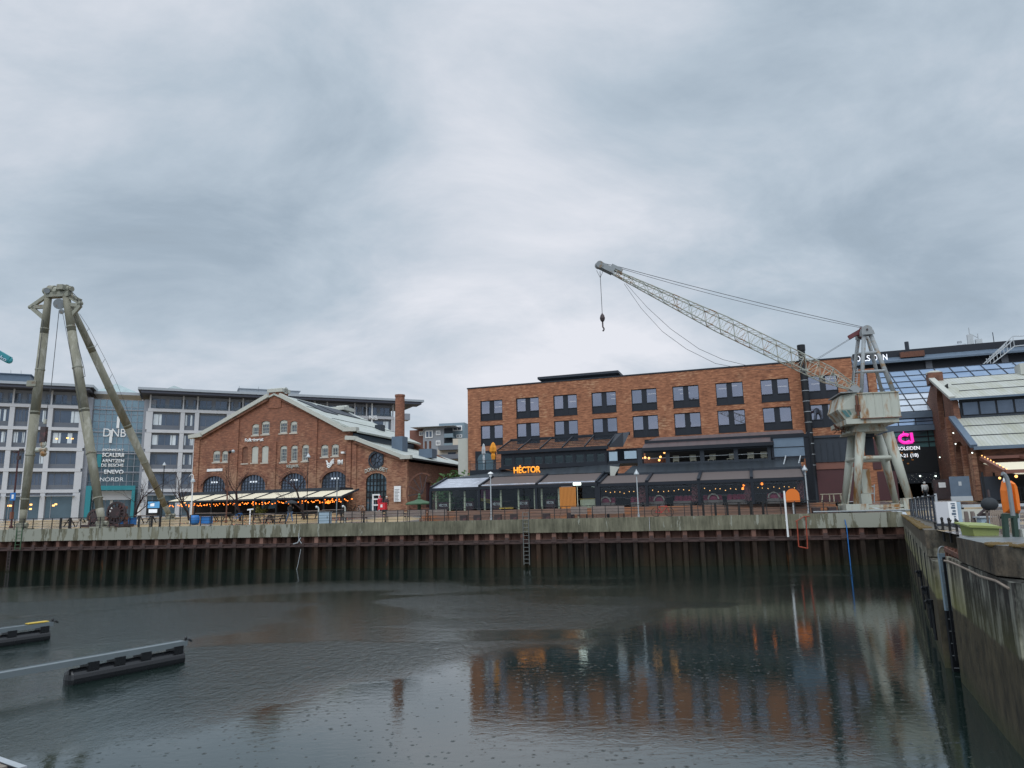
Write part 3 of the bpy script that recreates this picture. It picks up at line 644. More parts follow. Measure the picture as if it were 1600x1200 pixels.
for L_ in (ub, ur):
    for i in range(len(L_)-1):
        a, b = L_[i]+.36, L_[i+1]-.36
        if b-a < 1: continue
        hidden = L_ is ur and i > 3
        for f in range(4):
            if hidden and f > (1 if i < 7 else 0): continue
            kd = 'lit' if (f, i, L_ is ub) in ((1, 5, True), (1, 3, False)) else kinds[f]
            offwin(a, b, zt[f+1]+.276, zt[f]-.276, kd)
        # recessed top floor
        mb = MB(); z0, z1 = zt[0]+.3, zr-.1; mb.box(a-.36, b+.36, .9, 1.2, z0, z0+.35); mb.box(a-.36, b+.36, .9, 1.2, z1-.9, z1); 
        c = (a+b)/2; mb.box(c-.35, c+.35, .88, 1.2, z0+.35, z1-.9)
        for t in (.0, .25, .75, 1): q = a+(b-a)*t; mb.box(q-.05, q+.05, .88, 1.2, z0+.35, z1-.9)
        o = mb.build('window', 'office_lilac', of); MB().box(a, b, 1.0, 1.02, z0, z1-.5).build('pane', 'office_glass', o)
        mb = MB().box(a-.3, b+.3, -.27, -.25, z0+.05, z0+.75); mb.build('balustrade', 'clear_glass', of)
        # ground-floor shop front
        if L_ is ub or i < 3:
            zg = zt[-1]-.9; mb = MB(); mb.box(a, b, .1, .3, zg, zt[-1]-.276); mb.box(a, b, .1, .3, 0, .35)
            wide = b-a > 5
            if wide: mb.box(a+(b-a)*.45, b, .1, .3, .35, zg)
            mb.box(a, a+.12, .1, .2, .35, zg); mb.box(a+(b-a)*.2, a+(b-a)*.2+.1, .1, .2, .35, zg)
            o = mb.build('shop_front', 'office_lilac', of); q = MB(); q.box(a, b, .2, .22, .35, zg); q.cur = 1
            for _ in range(2): c = a+(b-a)*random.uniform(.1, .4); z_ = random.uniform(1.8, 2.6); q.box(c, c+.35, .17, .18, z_, z_+.25)
            q.build('pane', ['atrium_dark', 'bulb_warm'], o)
            MB().box(a-.1, b+.1, -.75, .1, zg+.02, zg+.14).build('canopy', 'roof_metal', of)
# roof: wide flat metal roof with overhang, upper monitors and glass pyramids
def roofslab(u0, u1, z0, name='roof'):
    mb = MB(); mb.cur = 0
    mb.add([(u0, -2.6, z0+.05), (u1, -2.6, z0+.05), (u1, 15, z0+.5), (u0, 15, z0+.5), (u0, -2.6, z0+.5), (u1, -2.6, z0+.5), (u1, 15, z0+1.3), (u0, 15, z0+1.3)],
           [(4, 5, 6, 7), (0, 1, 5, 4), (1, 2, 6, 5), (3, 0, 4, 7)])
    mb.cur = 1; mb.add([(u0, -2.6, z0+.04), (u1, -2.6, z0+.04), (u1, 15, z0+.49), (u0, 15, z0+.49)], [(0, 3, 2, 1)]); mb.box(u0+.5, u1-.5, -2.4, 1.3, z0-.45, z0-.02)
    return mb.build(name, ['roof_metal', 'soffit'], of)
roofslab(ub[0]-2, OF.px(149, 605)[0], zr)
uo = OF.px(657, 627)[0]
roofslab(OF.px(217, 610)[0], uo, zr)
ua, ubx = OF.px(128, 650)[0], OF.px(228, 650)[0]
mb = MB(); z9 = OF.px(190, 617, 3)[1]
mb.box(OF.px(149, 620, 2)[0]-.2, OF.px(217, 620, 2)[0]+.2, 1.5, 9, z9-.2, z9+.3); mb.build('roof', 'roof_metal', of)
def pyramid(x0, xa, x1, yb, ya, d):
    u0, z0 = OF.px(x0, yb, d); u1, _ = OF.px(x1, yb, d); uc, zc = OF.px(xa, ya, d+2.5); z0 = min(z0, OF.px(x1, yb, d)[1])
    MB().add([(u0, d, z0), (u1, d, z0), (u1, d+5, z0), (u0, d+5, z0), (uc, d+2.5, zc)], [(0, 1, 4), (1, 2, 4), (2, 3, 4), (3, 0, 4)]).build('skylight', 'pyramid_glass', of)
pyramid(149, 182, 216, 611, 599.5, 3); pyramid(258, 272, 292, 608, 602.5, 4)
def pent(x0, x1, y0, y1, d, name='penthouse', m='flash_blue'):
    u0, z0 = OF.px(x0, y1, d); u1, _ = OF.px(x1, y1, d); z1 = OF.px((x0+x1)/2, y0, d)[1]
    MB().box(u0, u1, d, d+6, z0-1, z1).box(u0-.3, u1+.3, d-.3, d+6, z1, z1+.12).build(name, m, of)
pent(-60, 46, 583.5, 594, 4); pent(374, 467, 609.5, 616, 6, m='roof_metal')
mb = MB()
for x, y0, y1 in ((17, 592, 578), (33, 592, 579), (374, 612, 603), (404, 612, 604)):
    a = OF.P(x, y0, 5); b = OF.P(x, y1, 5); mb.cyl(a, b, .05, .03, 5)
mb.each('antenna', 'steel_grey', of)
# atrium bay: layered glass, white posts, teal portal
ga = OF.px(141, 700, 1.5)[0]; gb = OF.px(221, 700, 1.5)[0]
zA = OF.px(190, 625, 1.5)[1]; zD = OF.px(180, 764, 1.5)[1]; zM = OF.px(190, 706, 1.5)[1]
mb = MB(); mb.cur = 0; mb.box(ga, gb, 1.5, 1.55, zM, zA); mb.cur = 1; mb.box(ga, gb, 1.5, 1.55, zD, zM); mb.cur = 2; mb.box(ga, gb, 1.45, 1.5, 0, zD)
o = mb.build('entrance_glazing', ['atrium_glass', 'atrium_dark', 'atrium_dark'], of)
mb = MB()
for i in range(9): c = ga+(gb-ga)*i/8; mb.box(c-.05, c+.05, 1.38, 1.47, 0, zA)
for z_ in [zA+(zD-zA)*i/12 for i in range(13)]: mb.box(ga, gb, 1.40, 1.48, z_-.04, z_+.04)
for y_ in (708, 640, 675, 737): z_ = OF.px(190, y_, 1.3)[1]; mb.box(ga-.5, gb+1, 1.2, 1.4, z_-.18, z_+.0)
mb.build('glazing_bars', 'office_lilac', o)
MB().box(ga-1.7, ga-.02, .3, 14, 0, zr-1.3).box(gb+.02, gb+2.0, .3, 14, 0, zr-1.3).each('side_pillar', 'office_lilac', of)
mb = MB(); u_, z_ = OF.px(212, 700, 1.2); mb.box(OF.px(153, 700, 1.1)[0], OF.px(160, 700, 1.1)[0], 1.1, 1.3, OF.px(156, 730, 1.1)[1], OF.px(156, 710, 1.1)[1])
mb.build('banner', 'teal', of)
mb = MB(); tl = OF.px(134, 766, -1.2); tr = OF.px(211, 766, -1.2)
mb.box(tl[0], tr[0], -1.2, -.2, tl[1]-.0, tl[1]+.75); mb.box(tl[0], tl[0]+.8, -1.2, -.2, 0, tl[1]); mb.box(tr[0]-.5, tr[0], -1.2, -.2, 0, tr[1])
mb.build('portal', 'teal', of)
pz = OF.px(180, 781, 0)[1]
MB().box(tl[0]+.9, tr[0]-.6, .2, .5, pz, tl[1]-.1).build('lintel_panel', 'office_white', of)
mb = MB()
for x, y0, y1 in ((172.5, 692, 672), (184, 669, 651), (173, 800, 782)): a = OF.P(x, y0, 1.1); b = OF.P(x, y1, 1.1); mb.box(a[0]-.22, a[0]+.22, 1.0, 1.2, a[2], b[2])
mb.each('light_slot', 'white', of)
def sign(fr, root, s, x0, y0, x1, y1, d, m='white', off=0, depth=.04, name='lettering', rz=0, proud=.05):
    a = fr.px(x0, y1, d); b = fr.px(x1, y1, d); t = fr.px(x0, y0, d)
    return text(s, name, m, root, (a[0], d-proud, a[1]), t[1]-a[1], b[0]-a[0], depth, off)
sign(OF, of, 'DNB', 161, 669.5, 196.5, 682, 1.0, 'white', 0)
for s_, x0, y0, x1, y1, o_ in (('SIGNICAT', 160, 701, 194, 704.5, .03), ('SCALER8', 159.5, 707.5, 194, 714, .035), ('ARNTZEN', 159, 717.5, 194, 722.5, .03), ('DE BESCHE', 158, 724.5, 193, 729.5, .025), ('ENEVO', 162.5, 734, 193, 740.5, .035), ('NORDR', 156, 746, 193, 752, .0)):
    sign(OF, of, s_, x0, y0, x1, y1, 1.0, 'white', o_)
# balcony at the right end, drawn out beyond the chimney
a = OF.P(626, 656, -1); b = OF.P(640, 647, -1)
MB().box(a[0], b[0], -1.4, 1, a[2], a[2]+.2).box(a[0], b[0], -1.4, -1.3, a[2]+.2, a[2]+1.3).build('balcony', 'office_lilac', of)
MB().box(OF.px(579, 700)[0]-.12, OF.px(579, 700)[0]+.12, -.9, -.7, zt[1], zr).build('flagpole', 'white', of)
sign(OF, of, 'NB', 577, 649, 590, 656, -1, 'white', .02)
# ================================================================ BRICK HALL (gable to the water)
HA = Frame(83, .31, 430, gz)
ha = HA.thing('brick_hall', 'old red brick hall with stepped gable, pale metal roof and round chimney', 'building')
P = HA.px
def pz_(x, y, d=0): return P(x, y, d)
L0 = P(303.5, 690); LE = P(304, 684); AP = P(430, 619); RE = P(549, 674)
W0 = P(550, 687); WE = P(637, 716)
uapl = P(420.5, 626); uapr = P(440, 626); aT = P(430, 609)
main = [(L0[0], 0), (RE[0], 0), (RE[0], RE[1]), (uapr[0], uapr[1]), (uapl[0], uapl[1]), (L0[0], LE[1])]
def prect(x0, y0, x1, y1, d=0):
    a = P(x0, (y0+y1)/2, d)[0]; b = P(x1, (y0+y1)/2, d)[0]; c = (x0+x1)/2; return a, b, P(c, y1, d)[1], P(c, y0, d)[1]
def z3(x0, y0, x1, y1): return (290+x0/7.057, 590+y0/7.057, 290+x1/7.057, 590+y1/7.057)
def z5(x0, y0, x1, y1): return (480+x0/7.059, 590+y0/7.059, 480+x1/7.059, 590+y1/7.059)
top = [z3(733, 510, 808, 635), z3(838, 478, 925, 625), z3(1037, 467, 1122, 612), z3(1155, 480, 1230, 608)]
mid = [z3(622, 765, 688, 945), z3(727, 755, 800, 938), z3(838, 750, 912, 936), z3(1042, 750, 1118, 932), z3(1162, 745, 1235, 925), z3(1283, 738, 1357, 920)]
sid = [z3(302, 805, 380, 932), z3(400, 805, 465, 930), z5(152, 740, 232, 875), z5(268, 733, 347, 865)]
wins = [(prect(*w), 'grid') for w in top] + [(prect(*w), 'bricked' if i == 0 else 'blank' if i in (1, 2) else 'grid') for i, w in enumerate(mid)] + [(prect(*w), 'grid') for w in sid]
arches = [prect(316.7, 744, 351.5, 769), prect(376, 742, 414.5, 767), prect(439, 739.5, 478, 765), prect(502.4, 736.6, 543.4, 762.5)]
holes = [arch(a, b, c, d-.22, d, 6) for (a, b, c, d), k in wins] + [arch(a, b, c, d-(b-a)*.36, d, 12) for a, b, c, d in arches]
holes_wall(mb := MB(), main, holes, 0, .4); mb.build('wall', 'brick_old', ha)
# chimney-like parapet block on the apex and copings
mb = MB(); mb.box(uapl[0], uapr[0], -.1, 1.4, AP[1]-1.6, aT[1]-.35); mb.build('parapet_block', 'brick_old', ha)
MB().box(uapl[0]-.2, uapr[0]+.2, -.25, 1.6, aT[1]-.35, aT[1]+.1).cyl((uapl[0]-.2, .65, aT[1]-.1), (uapr[0]+.2, .65, aT[1]-.1), .45, None, 10).build('coping', 'stone_trim', ha)
# windows with many small panes
for (a, b, c, d), kd in wins:
    if kd == 'grid':
        h = d-c; mb = MB(); w = b-a; f = .12
        mb.box(a, a+f, .1, .22, c, d-.2).box(b-f, b, .1, .22, c, d-.2).box(a+f, b-f, .1, .22, c, c+f*1.5)
        mb.slab([(a, .1, d-.45), (b, .1, d-.45), (b, .1, d-.2), ((a+b)/2, .1, d+.02), (a, .1, d-.2)], .12)
        o = mb.build('window', 'stone_trim', ha); q = MB(); q.box(a+.05, b-.05, .2, .22, c, d-.1); p_ = q.build('pane', 'office_glass', o)
        q = MB(); nc = 3; nr = max(3, int(h/.42))
        for i in range(1, nc+1): u = a+w*i/(nc+1); q.box(u-.022, u+.022, .12, .17, c+.1, d-.25)
        for i in range(1, nr): z_ = c+h*i/nr; q.box(a+f, b-f, .125, .165, z_-.022, z_+.022)
        q.build('glazing_bars', 'stone_trim', o)
    elif kd == 'blank':
        MB().slab([(a, .12, c), (b, .12, c), (b, .12, d-.2), ((a+b)/2, .12, d), (a, .12, d-.2)], .1).build('shutter', 'stone_trim', ha)
    else:
        MB().box(a, b, .15, .3, c, d).build('bricked_window', 'brick_dark', ha)
    MB().box(a-.1, b+.1, -.08, .12, c-.16, c-.005).build('sill', 'sill_stone', ha)
for a, b, c, d in arches:
    mb = MB(); w = b-a; hs = d-w*.36
    for i in range(9): u = a+w*i/8; zt_ = hs+(d-hs)*math.sqrt(max(0, 1-((u-(a+b)/2)/(w/2))**2)); mb.box(u-.045, u+.045, .15, .25, c, max(c+.3, zt_))
    for z_ in (c+.05, c+(hs-c)*.6, hs+.1, hs+.55): 
        half = w/2*math.sqrt(max(0, 1-(max(0, z_-hs)/(d-hs))**2)); mb.box((a+b)/2-half, (a+b)/2+half, .16, .24, z_-.045, z_+.045)
    o = mb.build('arched_window', 'slate', ha)
    q = MB(); pl = arch(a, b, c, hs, d, 12); q.cur = 0; q.slab(hull(pl, .22), .02); q.cur = 1
    for i in range(3): q.box(a+w*(.35+.11*i), a+w*(.42+.11*i), .13, .14, hs+.38, hs+.58)
    q.build('pane', ['office_glass', 'dim_light'], o)
    r = MB(); pts = [((a+b)/2+(w/2+.18)*math.cos(t), -.03, hs+(d-hs+.2)*math.sin(t)) for t in [math.pi*i/14 for i in range(15)]]
    for i in range(14): r.beam(pts[i], pts[i+1], .1, .34)
    r.build('arch_band', 'brick_dark', ha)
# pilasters & brick corbel under the verge
mb = MB()
def gable_z(u):
    return AP[1]-.15-(AP[1]-LE[1])*(AP[0]-u)/(AP[0]-L0[0]) if u < AP[0] else AP[1]-.15-(AP[1]-RE[1])*(u-AP[0])/(RE[0]-AP[0])
for x0, x1 in ((303.5, 311), (364, 371.5), (424, 431.5), (487, 495), (541.5, 549)):
    a = P(x0, 730)[0]; b = P(x1, 730)[0]; zt_ = min(gable_z(a), gable_z(b))-.25
    if x0 == 424: zt_ = P(430, 690)[1]
    mb.box(a, b, -.16, -.004, 0, zt_)
mb.each('pilaster', 'brick_old', ha)
# main roof: two slopes running back
ddA = 18.4
def roofpl(u0, z0, u1, z1, d0, d1, th=.22, m='roof_pale_y', name='roof', par=ha):
    return MB().slab([(u0, d0, z0), (u1, d0, z1), (u1, d1, z1), (u0, d1, z0)], th).build(name, m, par)
RB = P(558, 675.5)
sl = (AP[1]-RE[1])/(RE[0]-AP[0])
roofpl(AP[0], AP[1]+.35, RB[0]+.4, RE[1]-.05, -.3, ddA); roofpl(L0[0]-.5, LE[1]+.1, AP[0], AP[1]+.35, -.3, ddA)
# verge copings (pale strips seen edge on)
mb = MB(); mb.beam((L0[0]-.6, -.2, LE[1]+.12), (L0[0]+1.6, -.2, LE[1]+.3), .7, .5)
mb.beam((L0[0]+1.4, -.2, LE[1]+.38), (uapl[0]+.1, -.2, AP[1]+.1), .7, .5); mb.beam((uapr[0]-.1, -.2, AP[1]+.05), (RE[0]-.8, -.2, RE[1]+.28), .7, .5)
mb.beam((RE[0]-.9, -.2, RE[1]+.24), (RE[0]+1.0, -.2, RE[1]+.20), .8, .5); mb.build('verge', 'stone_trim', ha)
mb = MB(); mb.beam((L0[0]+1.2, -.22, LE[1]-.12), (uapl[0], -.22, AP[1]-.42), .3, .3); mb.beam((uapr[0], -.22, AP[1]-.42), (RE[0], -.22, RE[1]-.2), .3, .3); mb.build('verge_corbel', 'brick_dark', ha)
# blue-grey upstand between main roof and wing roof, far gable and rear walls
mb = MB(); mb.box(RE[0]-.2, RE[0]+.1, .5, ddA, W0[1]-2, RE[1]-.2); mb.build('clerestory_wall', 'flash_blue', ha)
MB().add([(L0[0], ddA-.1, 0), (WE[0], ddA-.1, 0), (WE[0], ddA-.1, WE[1]), (RE[0], ddA-.1, RE[1]), (AP[0], ddA-.1, AP[1]), (L0[0], ddA-.1, LE[1])], [(5, 4, 3, 2, 1, 0)]).box(L0[0], L0[0]+.3, .41, ddA-.2, 0, LE[1]).build('rear_wall', 'brick_dark', ha)
# ridge vent, skylights, small roof boxes
a, z_ = HA.dp(545, 640, AP[0]+.2)
MB().box(AP[0]-.5, AP[0]+1.8, ddA-4, ddA-1.0, AP[1]+.0, AP[1]+.5).cyl((AP[0]-.3, ddA-2.4, AP[1]+.4), (AP[0]+1.5, ddA-2.4, AP[1]+.4), .5, None, 10).build('ridge_vent', 'stone_trim', ha)
def onroof(f, d, u0=AP[0], z0=AP[1]+.36, u1=RB[0]+.4, z1=RE[1]-.05): return (u0+(u1-u0)*f, d, z0+(z1-z0)*f)
mb = MB()
for d0, d1, f0, f1 in ((3.5, 7.0, .08, .42), (8.0, 15, .10, .34)):
    p0, p1 = onroof(f0, d0), onroof(f1, d0); p2, p3 = onroof(f1, d1), onroof(f0, d1)
    mb.slab([(p[0], p[1], p[2]+.12) for p in (p0, p1, p2, p3)], .12)
mb.each('skylight', 'slate', ha)
p0 = onroof(.72, 12); MB().box(p0[0]-.5, p0[0]+.5, 11.4, 12.6, p0[2]-.2, p0[2]+.7).build('roof_vent', 'slate', ha)
mb = MB()
for f in (.33, .66): q0 = onroof(f, .4); q1 = onroof(f, ddA); mb.beam((q0[0], q0[1], q0[2]+.02), (q1[0], q1[1], q1[2]+.02), .08, .05)
mb.build('lap_seam', 'slate', ha)
# wing on the right
WF = P(641, 719)
door = prect(571.5, 739, 603.8, 798); door = (door[0], door[1], 0.02, door[3])
rc = P(588, 718.6); rr = .86
circ = [(rc[0]+rr*math.cos(t), rc[1]+rr*math.sin(t)) for t in [2*math.pi*i/20 for i in range(20)]]
holes_wall(mb := MB(), [(RE[0]+.003, 0), (WE[0], 0), (WE[0], WE[1]), (RE[0]+.003, W0[1])], [arch(door[0], door[1], door[2], door[3]-1.0, door[3], 12), circ], .003, .4)
mb.cur = 0; mb.build('wing_wall', 'brick_old', ha)
dsd = 21
holes_wall(mb := MB(), [(0, 0), (dsd, 0), (dsd, WE[1]-.4), (0, WE[1]-.4)], [rect(*r) for r in ((5.0, 6.6, 0.4, 3.7), (8.6, 9.7, 2.2, 3.7), (12, 13.2, 1.6, 3.7))], 0, .3)
o = mb.build('side_wall', 'brick_dark', ha, (WE[0], .41, 0), rotz=math.pi/2)
MB().box(5.0, 6.6, .2, .25, .4, 3.7).box(8.6, 9.7, .2, .25, 2.2, 3.7).box(12, 13.2, .2, .25, 1.6, 3.7).build('side_shutter', 'planter', ha, (WE[0], .41, 0), rotz=math.pi/2)
roofpl(RE[0]+.05, W0[1]+.25, WE[0]+.7, WE[1]+.05, -.3, dsd+.8, m='roof_pale_y', name='wing_roof')
mb = MB(); mb.beam((RE[0]-.6, -.2, W0[1]+.25), (RE[0]+.9, -.2, W0[1]+.12), .7, .5); mb.beam((RE[0]+.8, -.2, W0[1]+.08), (WE[0]-.6, -.2, WE[1]+.22), .7, .45); mb.beam((WE[0]-.8, -.2, WE[1]+.12), (WE[0]+.6, -.2, WE[1]+.12), .7, .45); mb.build('wing_verge', 'stone_trim', ha)
MB().beam((RE[0]+.6, -.22, W0[1]-.3), (WE[0]-.3, -.22, WE[1]-.28), .3, .3).build('wing_corbel', 'brick_dark', ha)
MB().beam((WE[0]+.75, 0, WE[1]-.1), (WE[0]+.75, dsd+.6, WE[1]-.1), .18, .2).build('gutter', 'black', ha)
mb = MB()
for x0, x1, y0 in ((630.5, 637, 716), (550.5, 557, 689)): a = P(x0, 750)[0]; b = P(x1, 750)[0]; mb.box(a, b, -.14, -.002, 0, P(x0, y0)[1]-.5)
mb.each('wing_pilaster', 'brick_old', ha)
# round window with radial bars, arched door of dark glass
mb = MB()
for i in range(20):
    t0, t1 = 2*math.pi*i/20, 2*math.pi*(i+1)/20; mb.beam((rc[0]+(rr+.12)*math.cos(t0), -.04, rc[1]+(rr+.12)*math.sin(t0)), (rc[0]+(rr+.12)*math.cos(t1), -.04, rc[1]+(rr+.12)*math.sin(t1)), .12, .28)
o = mb.build('round_window', 'slate', ha); q = MB(); q.slab(hull([(rc[0]+rr*math.cos(t), rc[1]+rr*math.sin(t)) for t in [2*math.pi*i/20 for i in range(20)]], .2), .02); q.build('pane', 'office_glass', o)
q = MB()
for i in range(8): t = math.pi*i/4+.2; q.beam((rc[0]+.25*math.cos(t), .14, rc[1]+.25*math.sin(t)), (rc[0]+rr*math.cos(t), .14, rc[1]+rr*math.sin(t)), .05, .07)
for i in range(10): t0 = 2*math.pi*i/10; t1 = 2*math.pi*(i+1)/10; q.beam((rc[0]+.3*math.cos(t0), .13, rc[1]+.3*math.sin(t0)), (rc[0]+.3*math.cos(t1), .13, rc[1]+.3*math.sin(t1)), .05, .06)
q.build('glazing_bars', 'slate', o)
a, b, c, d = door; mb = MB(); hs = d-1.0; w = b-a
for i in range(7): u = a+w*i/6; zt_ = hs+1.0*math.sqrt(max(0, 1-((u-(a+b)/2)/(w/2))**2)); mb.box(u-.05, u+.05, .12, .22, c, zt_+.02)
for z_ in (c+.1, 1.9, 2.55, 3.3, 4.0, hs): mb.box(a, b, .13, .21, z_-.05, z_+.05)
o = mb.build('door', 'black', ha); q = MB(); q.slab(hull(arch(a, b, c, hs, d, 12), .22), .02); q.build('pane', 'atrium_dark', o)
dx0, dx1 = P(581.6, 785)[0], P(593.2, 785)[0]; zt_ = P(587, 772)[1]; mb = MB(); mb.box(dx0, dx0+.17, -.02, .1, .05, zt_).box(dx1-.17, dx1, -.02, .1, .05, zt_)
for z_ in (.05, zt_*.36, zt_*.68, zt_-.17): mb.box(dx0+.17, dx1-.17, -.02, .1, z_, z_+.17)
mb.build('door_frame', 'white', ha)
# chimney
cu, cz = P(624.5, 690, 6); r_ = 1109*0+.62
ct = P(624.5, 617, 6)[1]; cb = P(624.5, 683, 6)[1]; cl = P(624.5, 702, 6)[1]
q = MB(); q.cyl((cu, 6, cb), (cu, 6, ct-.25), r_+.02, r_, 20).cyl((cu, 6, ct-.25), (cu, 6, ct), r_+.06, None, 20); o = q.build('chimney', 'brick_old', ha, smooth=False)
MB().box(cu-.78, cu+.78, 5.2, 6.8, cl-.8, cb+.02).build('chimney_base', 'flash_blue', o)
v0 = P(669, 708, 8); MB().box(v0[0]-1.0, v0[0]+.9, 7.2, 8.8, v0[1]-.7, v0[1]+.5).build('roof_vent', 'flash_blue', ha)
mb = MB()
for dx in (-.35, .3): mb.cyl((v0[0]+dx, 8, v0[1]+.4), (v0[0]+dx, 8, v0[1]+1.6), .16, None, 8)
mb.each('vent_pipe', 'rust', ha)
# signs on the hall
sign(HA, ha, 'Folkeinvest', 383, 685.5, 412, 691, 0, 'white', .03)
a = prect(324, 732.5, 348, 736.5); MB().box(a[0], a[1], -.1, -.02, a[2], a[3]).build('sign_board', 'white', ha)
sign(HA, ha, 'RE:JAIR', 448, 726.5, 467.5, 732.5, 0, 'stone_trim', .03)
sign(HA, ha, 'IM', 528, 718.5, 536, 726, 0, 'white', .05)
q = MB(); pts = [P(510+12*t, 719.5+4.5*math.sin(t*5)+3*t, -.06) for t in [i/14 for i in range(15)]]
for j in range(3): q.tube([(a_, -.08, b_-.28*j*.8) for a_, b_ in pts[(j):]], .09, 5)
q.build('logo', 'white', ha)
# lettering following the arch over the door
s_ = 'DOKKHUSET'
for i, ch in enumerate(s_):
    t = (i+.5)/len(s_); u = a0u = door[0]-.15+(door[1]-door[0]+.3)*t; z_ = door[3]+.28-1.1*(t-.5)**2*1.2
    text(ch, 'letter', 'stone_trim', ha, (u-.16, -.05, z_), .5, .34, .04, .02)
a = P(616.5, 784)[0]; b = P(627, 784)[0]; c = P(622, 784)[1]; d = P(622, 759.5)[1]
ib = MB().box(a, b, -.2, -.1, c, d).build('info_board', 'white', ha)
q = MB()
for i in range(9): q.box(a+.1, b-.15-.3*random.random(), -.212, -.205, d-.4-i*.17, d-.46-i*.17)
q.build('print_lines', 'office_grey', ib)
mb = MB(); u = P(541, 720)[0]; mb.cyl((u, -.12, P(541, 743)[1]), (u, -.12, P(541, 697)[1]), .06); mb.build('downpipe', 'rust', ha); MB().box(u-.5, u-.1, -.5, -.1, P(538, 709)[1], P(538, 706)[1]).build('camera_housing', 'white', ha)
for i, (x, y) in enumerate(((309, 766), (616, 757))):
    pass
# terrace awning along the hall
TA = Frame(76, .31, 430, 4.45)
ta = TA.thing('terrace_awning', 'low cream awning terrace hung with orange bulbs along the brick hall', 'awning')
xs = [262, 305, 331, 369, 398, 432, 474, 506]; 
ux = [TA.px(x, 780)[0] for x in xs]; uend = TA.px(555, 770)[0]
ze = TA.px(420, 778.5)[1]; zb = P(420, 767, -.3)[1]+HA.O.z-TA.O.z
HD = (HA.O-TA.O).dot(TA.uy)
fb = MB(); fr_ = MB()
ue2 = TA.px(535, 773)[0]
uend = min(uend, P(552, 765)[0]+(HA.O-TA.O).dot(TA.ux)); ed = ux+[ue2]
for i in range(len(ed)-1):
    a, b = ed[i]+.12, ed[i+1]-.12
    o = MB().slab([(a, 0, ze), (b, 0, ze), (b, HD-3.2, zb-.35), (a, HD-3.2, zb-.35)], .05).build('fabric', 'awning_cream', ta)
for u in ed: fr_.beam((u, -.05, ze-.05), (u, HD-3, zb-.3), .16, .2)
uoff = (HA.O-TA.O).dot(TA.ux); uend = P(552, 765)[0]+uoff; ue3 = uend
fr_.box(ed[0]-1.5, uend+.1, HD-3.3, HD-.25, zb-.42, zb+.02); fr_.box(ed[0], ue2, -.1, 0, ze-.2, ze-.02)
fr_.build('frame', 'slate', ta)
for u in ed[::1]+[uend]:
    MB().box(u-.09, u+.09, -.05 if u != uend else HD-3, .13 if u != uend else HD-2.8, 0, ze-.2 if u != uend else zb-.42).build('post', 'black', ta)
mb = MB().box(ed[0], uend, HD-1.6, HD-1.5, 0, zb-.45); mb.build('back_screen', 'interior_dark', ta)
mb = MB().box(ux[4]+.3, ux[5]-.3, .6, .65, .9, ze-.15); mb.build('wind_screen', 'dark_glass', ta)
def bulbs(root, u0, u1, y, z, n, sag=.12, m='bulb', r=.075, jit=.0, name='string_light', cat='string light', lab='', grp=None, sub=True):
    pass
def string(fr_, u0, u1, y, z, n, label, m='bulb', r=.06, sag=.15, grp='strings of bulbs', two=False):
    o = thing('string_light', label, 'string light', fr_.world((u0+u1)/2, y, z), fr_.a, grp); h = (u1-u0)/2
    c = MB(); pts = [(-h+2*h*i/n, 0, -sag*math.sin(math.pi*((i*3/n) % 1))) for i in range(n+1)]; c.tube(pts, .012, 4); c.build('wire', 'black', o)
    b = None
    for i, p_ in enumerate(pts):
        l = (p_[0]+random.uniform(-.05, .05), p_[1]+random.uniform(-.3, .3)*(1 if two else 0), p_[2]-.08-random.random()*.12*(2 if two else 1))
        if b is None: b = MB().ball((0, 0, 0), r, 8).build('bulb', m, o, l)
        else: q = b.copy(); COL.objects.link(q); q.parent = o; q.location = l
    return o
labs = ['orange bulb string at the left end of the cream awning', 'orange bulb string under the second cream bay beside the tripod foot', 'orange bulb string under the third cream awning bay',
        'orange bulb string left of the dark glass screen', 'orange bulb string above the green plant under the awning', 'orange bulb string in the bay right of the glass screen', 'orange bulb string behind the person with the umbrella', 'orange bulb string in the last bay before the brick pier']
for i in range(len(ed)-1): string(TA, ed[i]+.1, ed[i+1]-.1, .15, ze-.28, 13, labs[i], two=True)
string(TA, ue2, uend, 2.2, ze-.1, 12, 'orange bulb string at the open right end of the awning', two=True); string(TA, ue2-2, uend-.4, 1.0, ze-.35, 15, 'lower orange bulb string crossing the open right end of the awning', two=True)
# ================================================================ BRICK OFFICE
BO = Frame(88, .34, 731.5, gz)
bo = BO.thing('brick_office', 'four-storey orange brick office with dark framed double windows behind the restaurants', 'building')
uW = BO.px(1334, 600)[0]; uX = BO.px(1376, 640)[0]; zT = BO.px(925, 592.3)[1]
r1 = (BO.px(985, 609)[1], BO.px(985, 642)[1]); r2 = (BO.px(985, 650.5)[1], BO.px(985, 683.5)[1])
wu = [BO.px(x, 640)[0] for x in (750.5, 806.5, 865, 925, 987.5, 1052.5, 1120.5, 1191.5, 1266.5)]
ww = BO.px(963.3, 625)[0]-BO.px(925, 625)[0]
holes = []
for u in wu:
    for (zt_, zb_) in (r1, r2): 
        if u+ww < uW: holes.append(rect(u, u+ww, zb_, zt_))
holes_wall(mb := MB(), rect(0, uW, 3.2, zT), holes, 0, .35); mb.box(0, .35, .36, 16, 0, zT); mb.build('wall', 'brick_new', bo)
holes_wall(mb := MB(), rect(uW, uX, 3.2, BO.px(1355, 575)[1]), [rect(uW+.9, uW+1.5, r1[0]-2.6, r1[0]+.2)], .5, .35); mb.build('end_wall', 'brick_new', bo); MB().box(uW+.8, uW+1.6, .9, .95, r1[0]-2.6, r1[0]+.2).build('end_pane', 'bright_glass', bo)
MB().box(-.08, uW, -.06, .6, zT+.003, zT+.16).box(-.08, .6, .6, 16, zT+.003, zT+.16).build('coping', 'charcoal', bo)
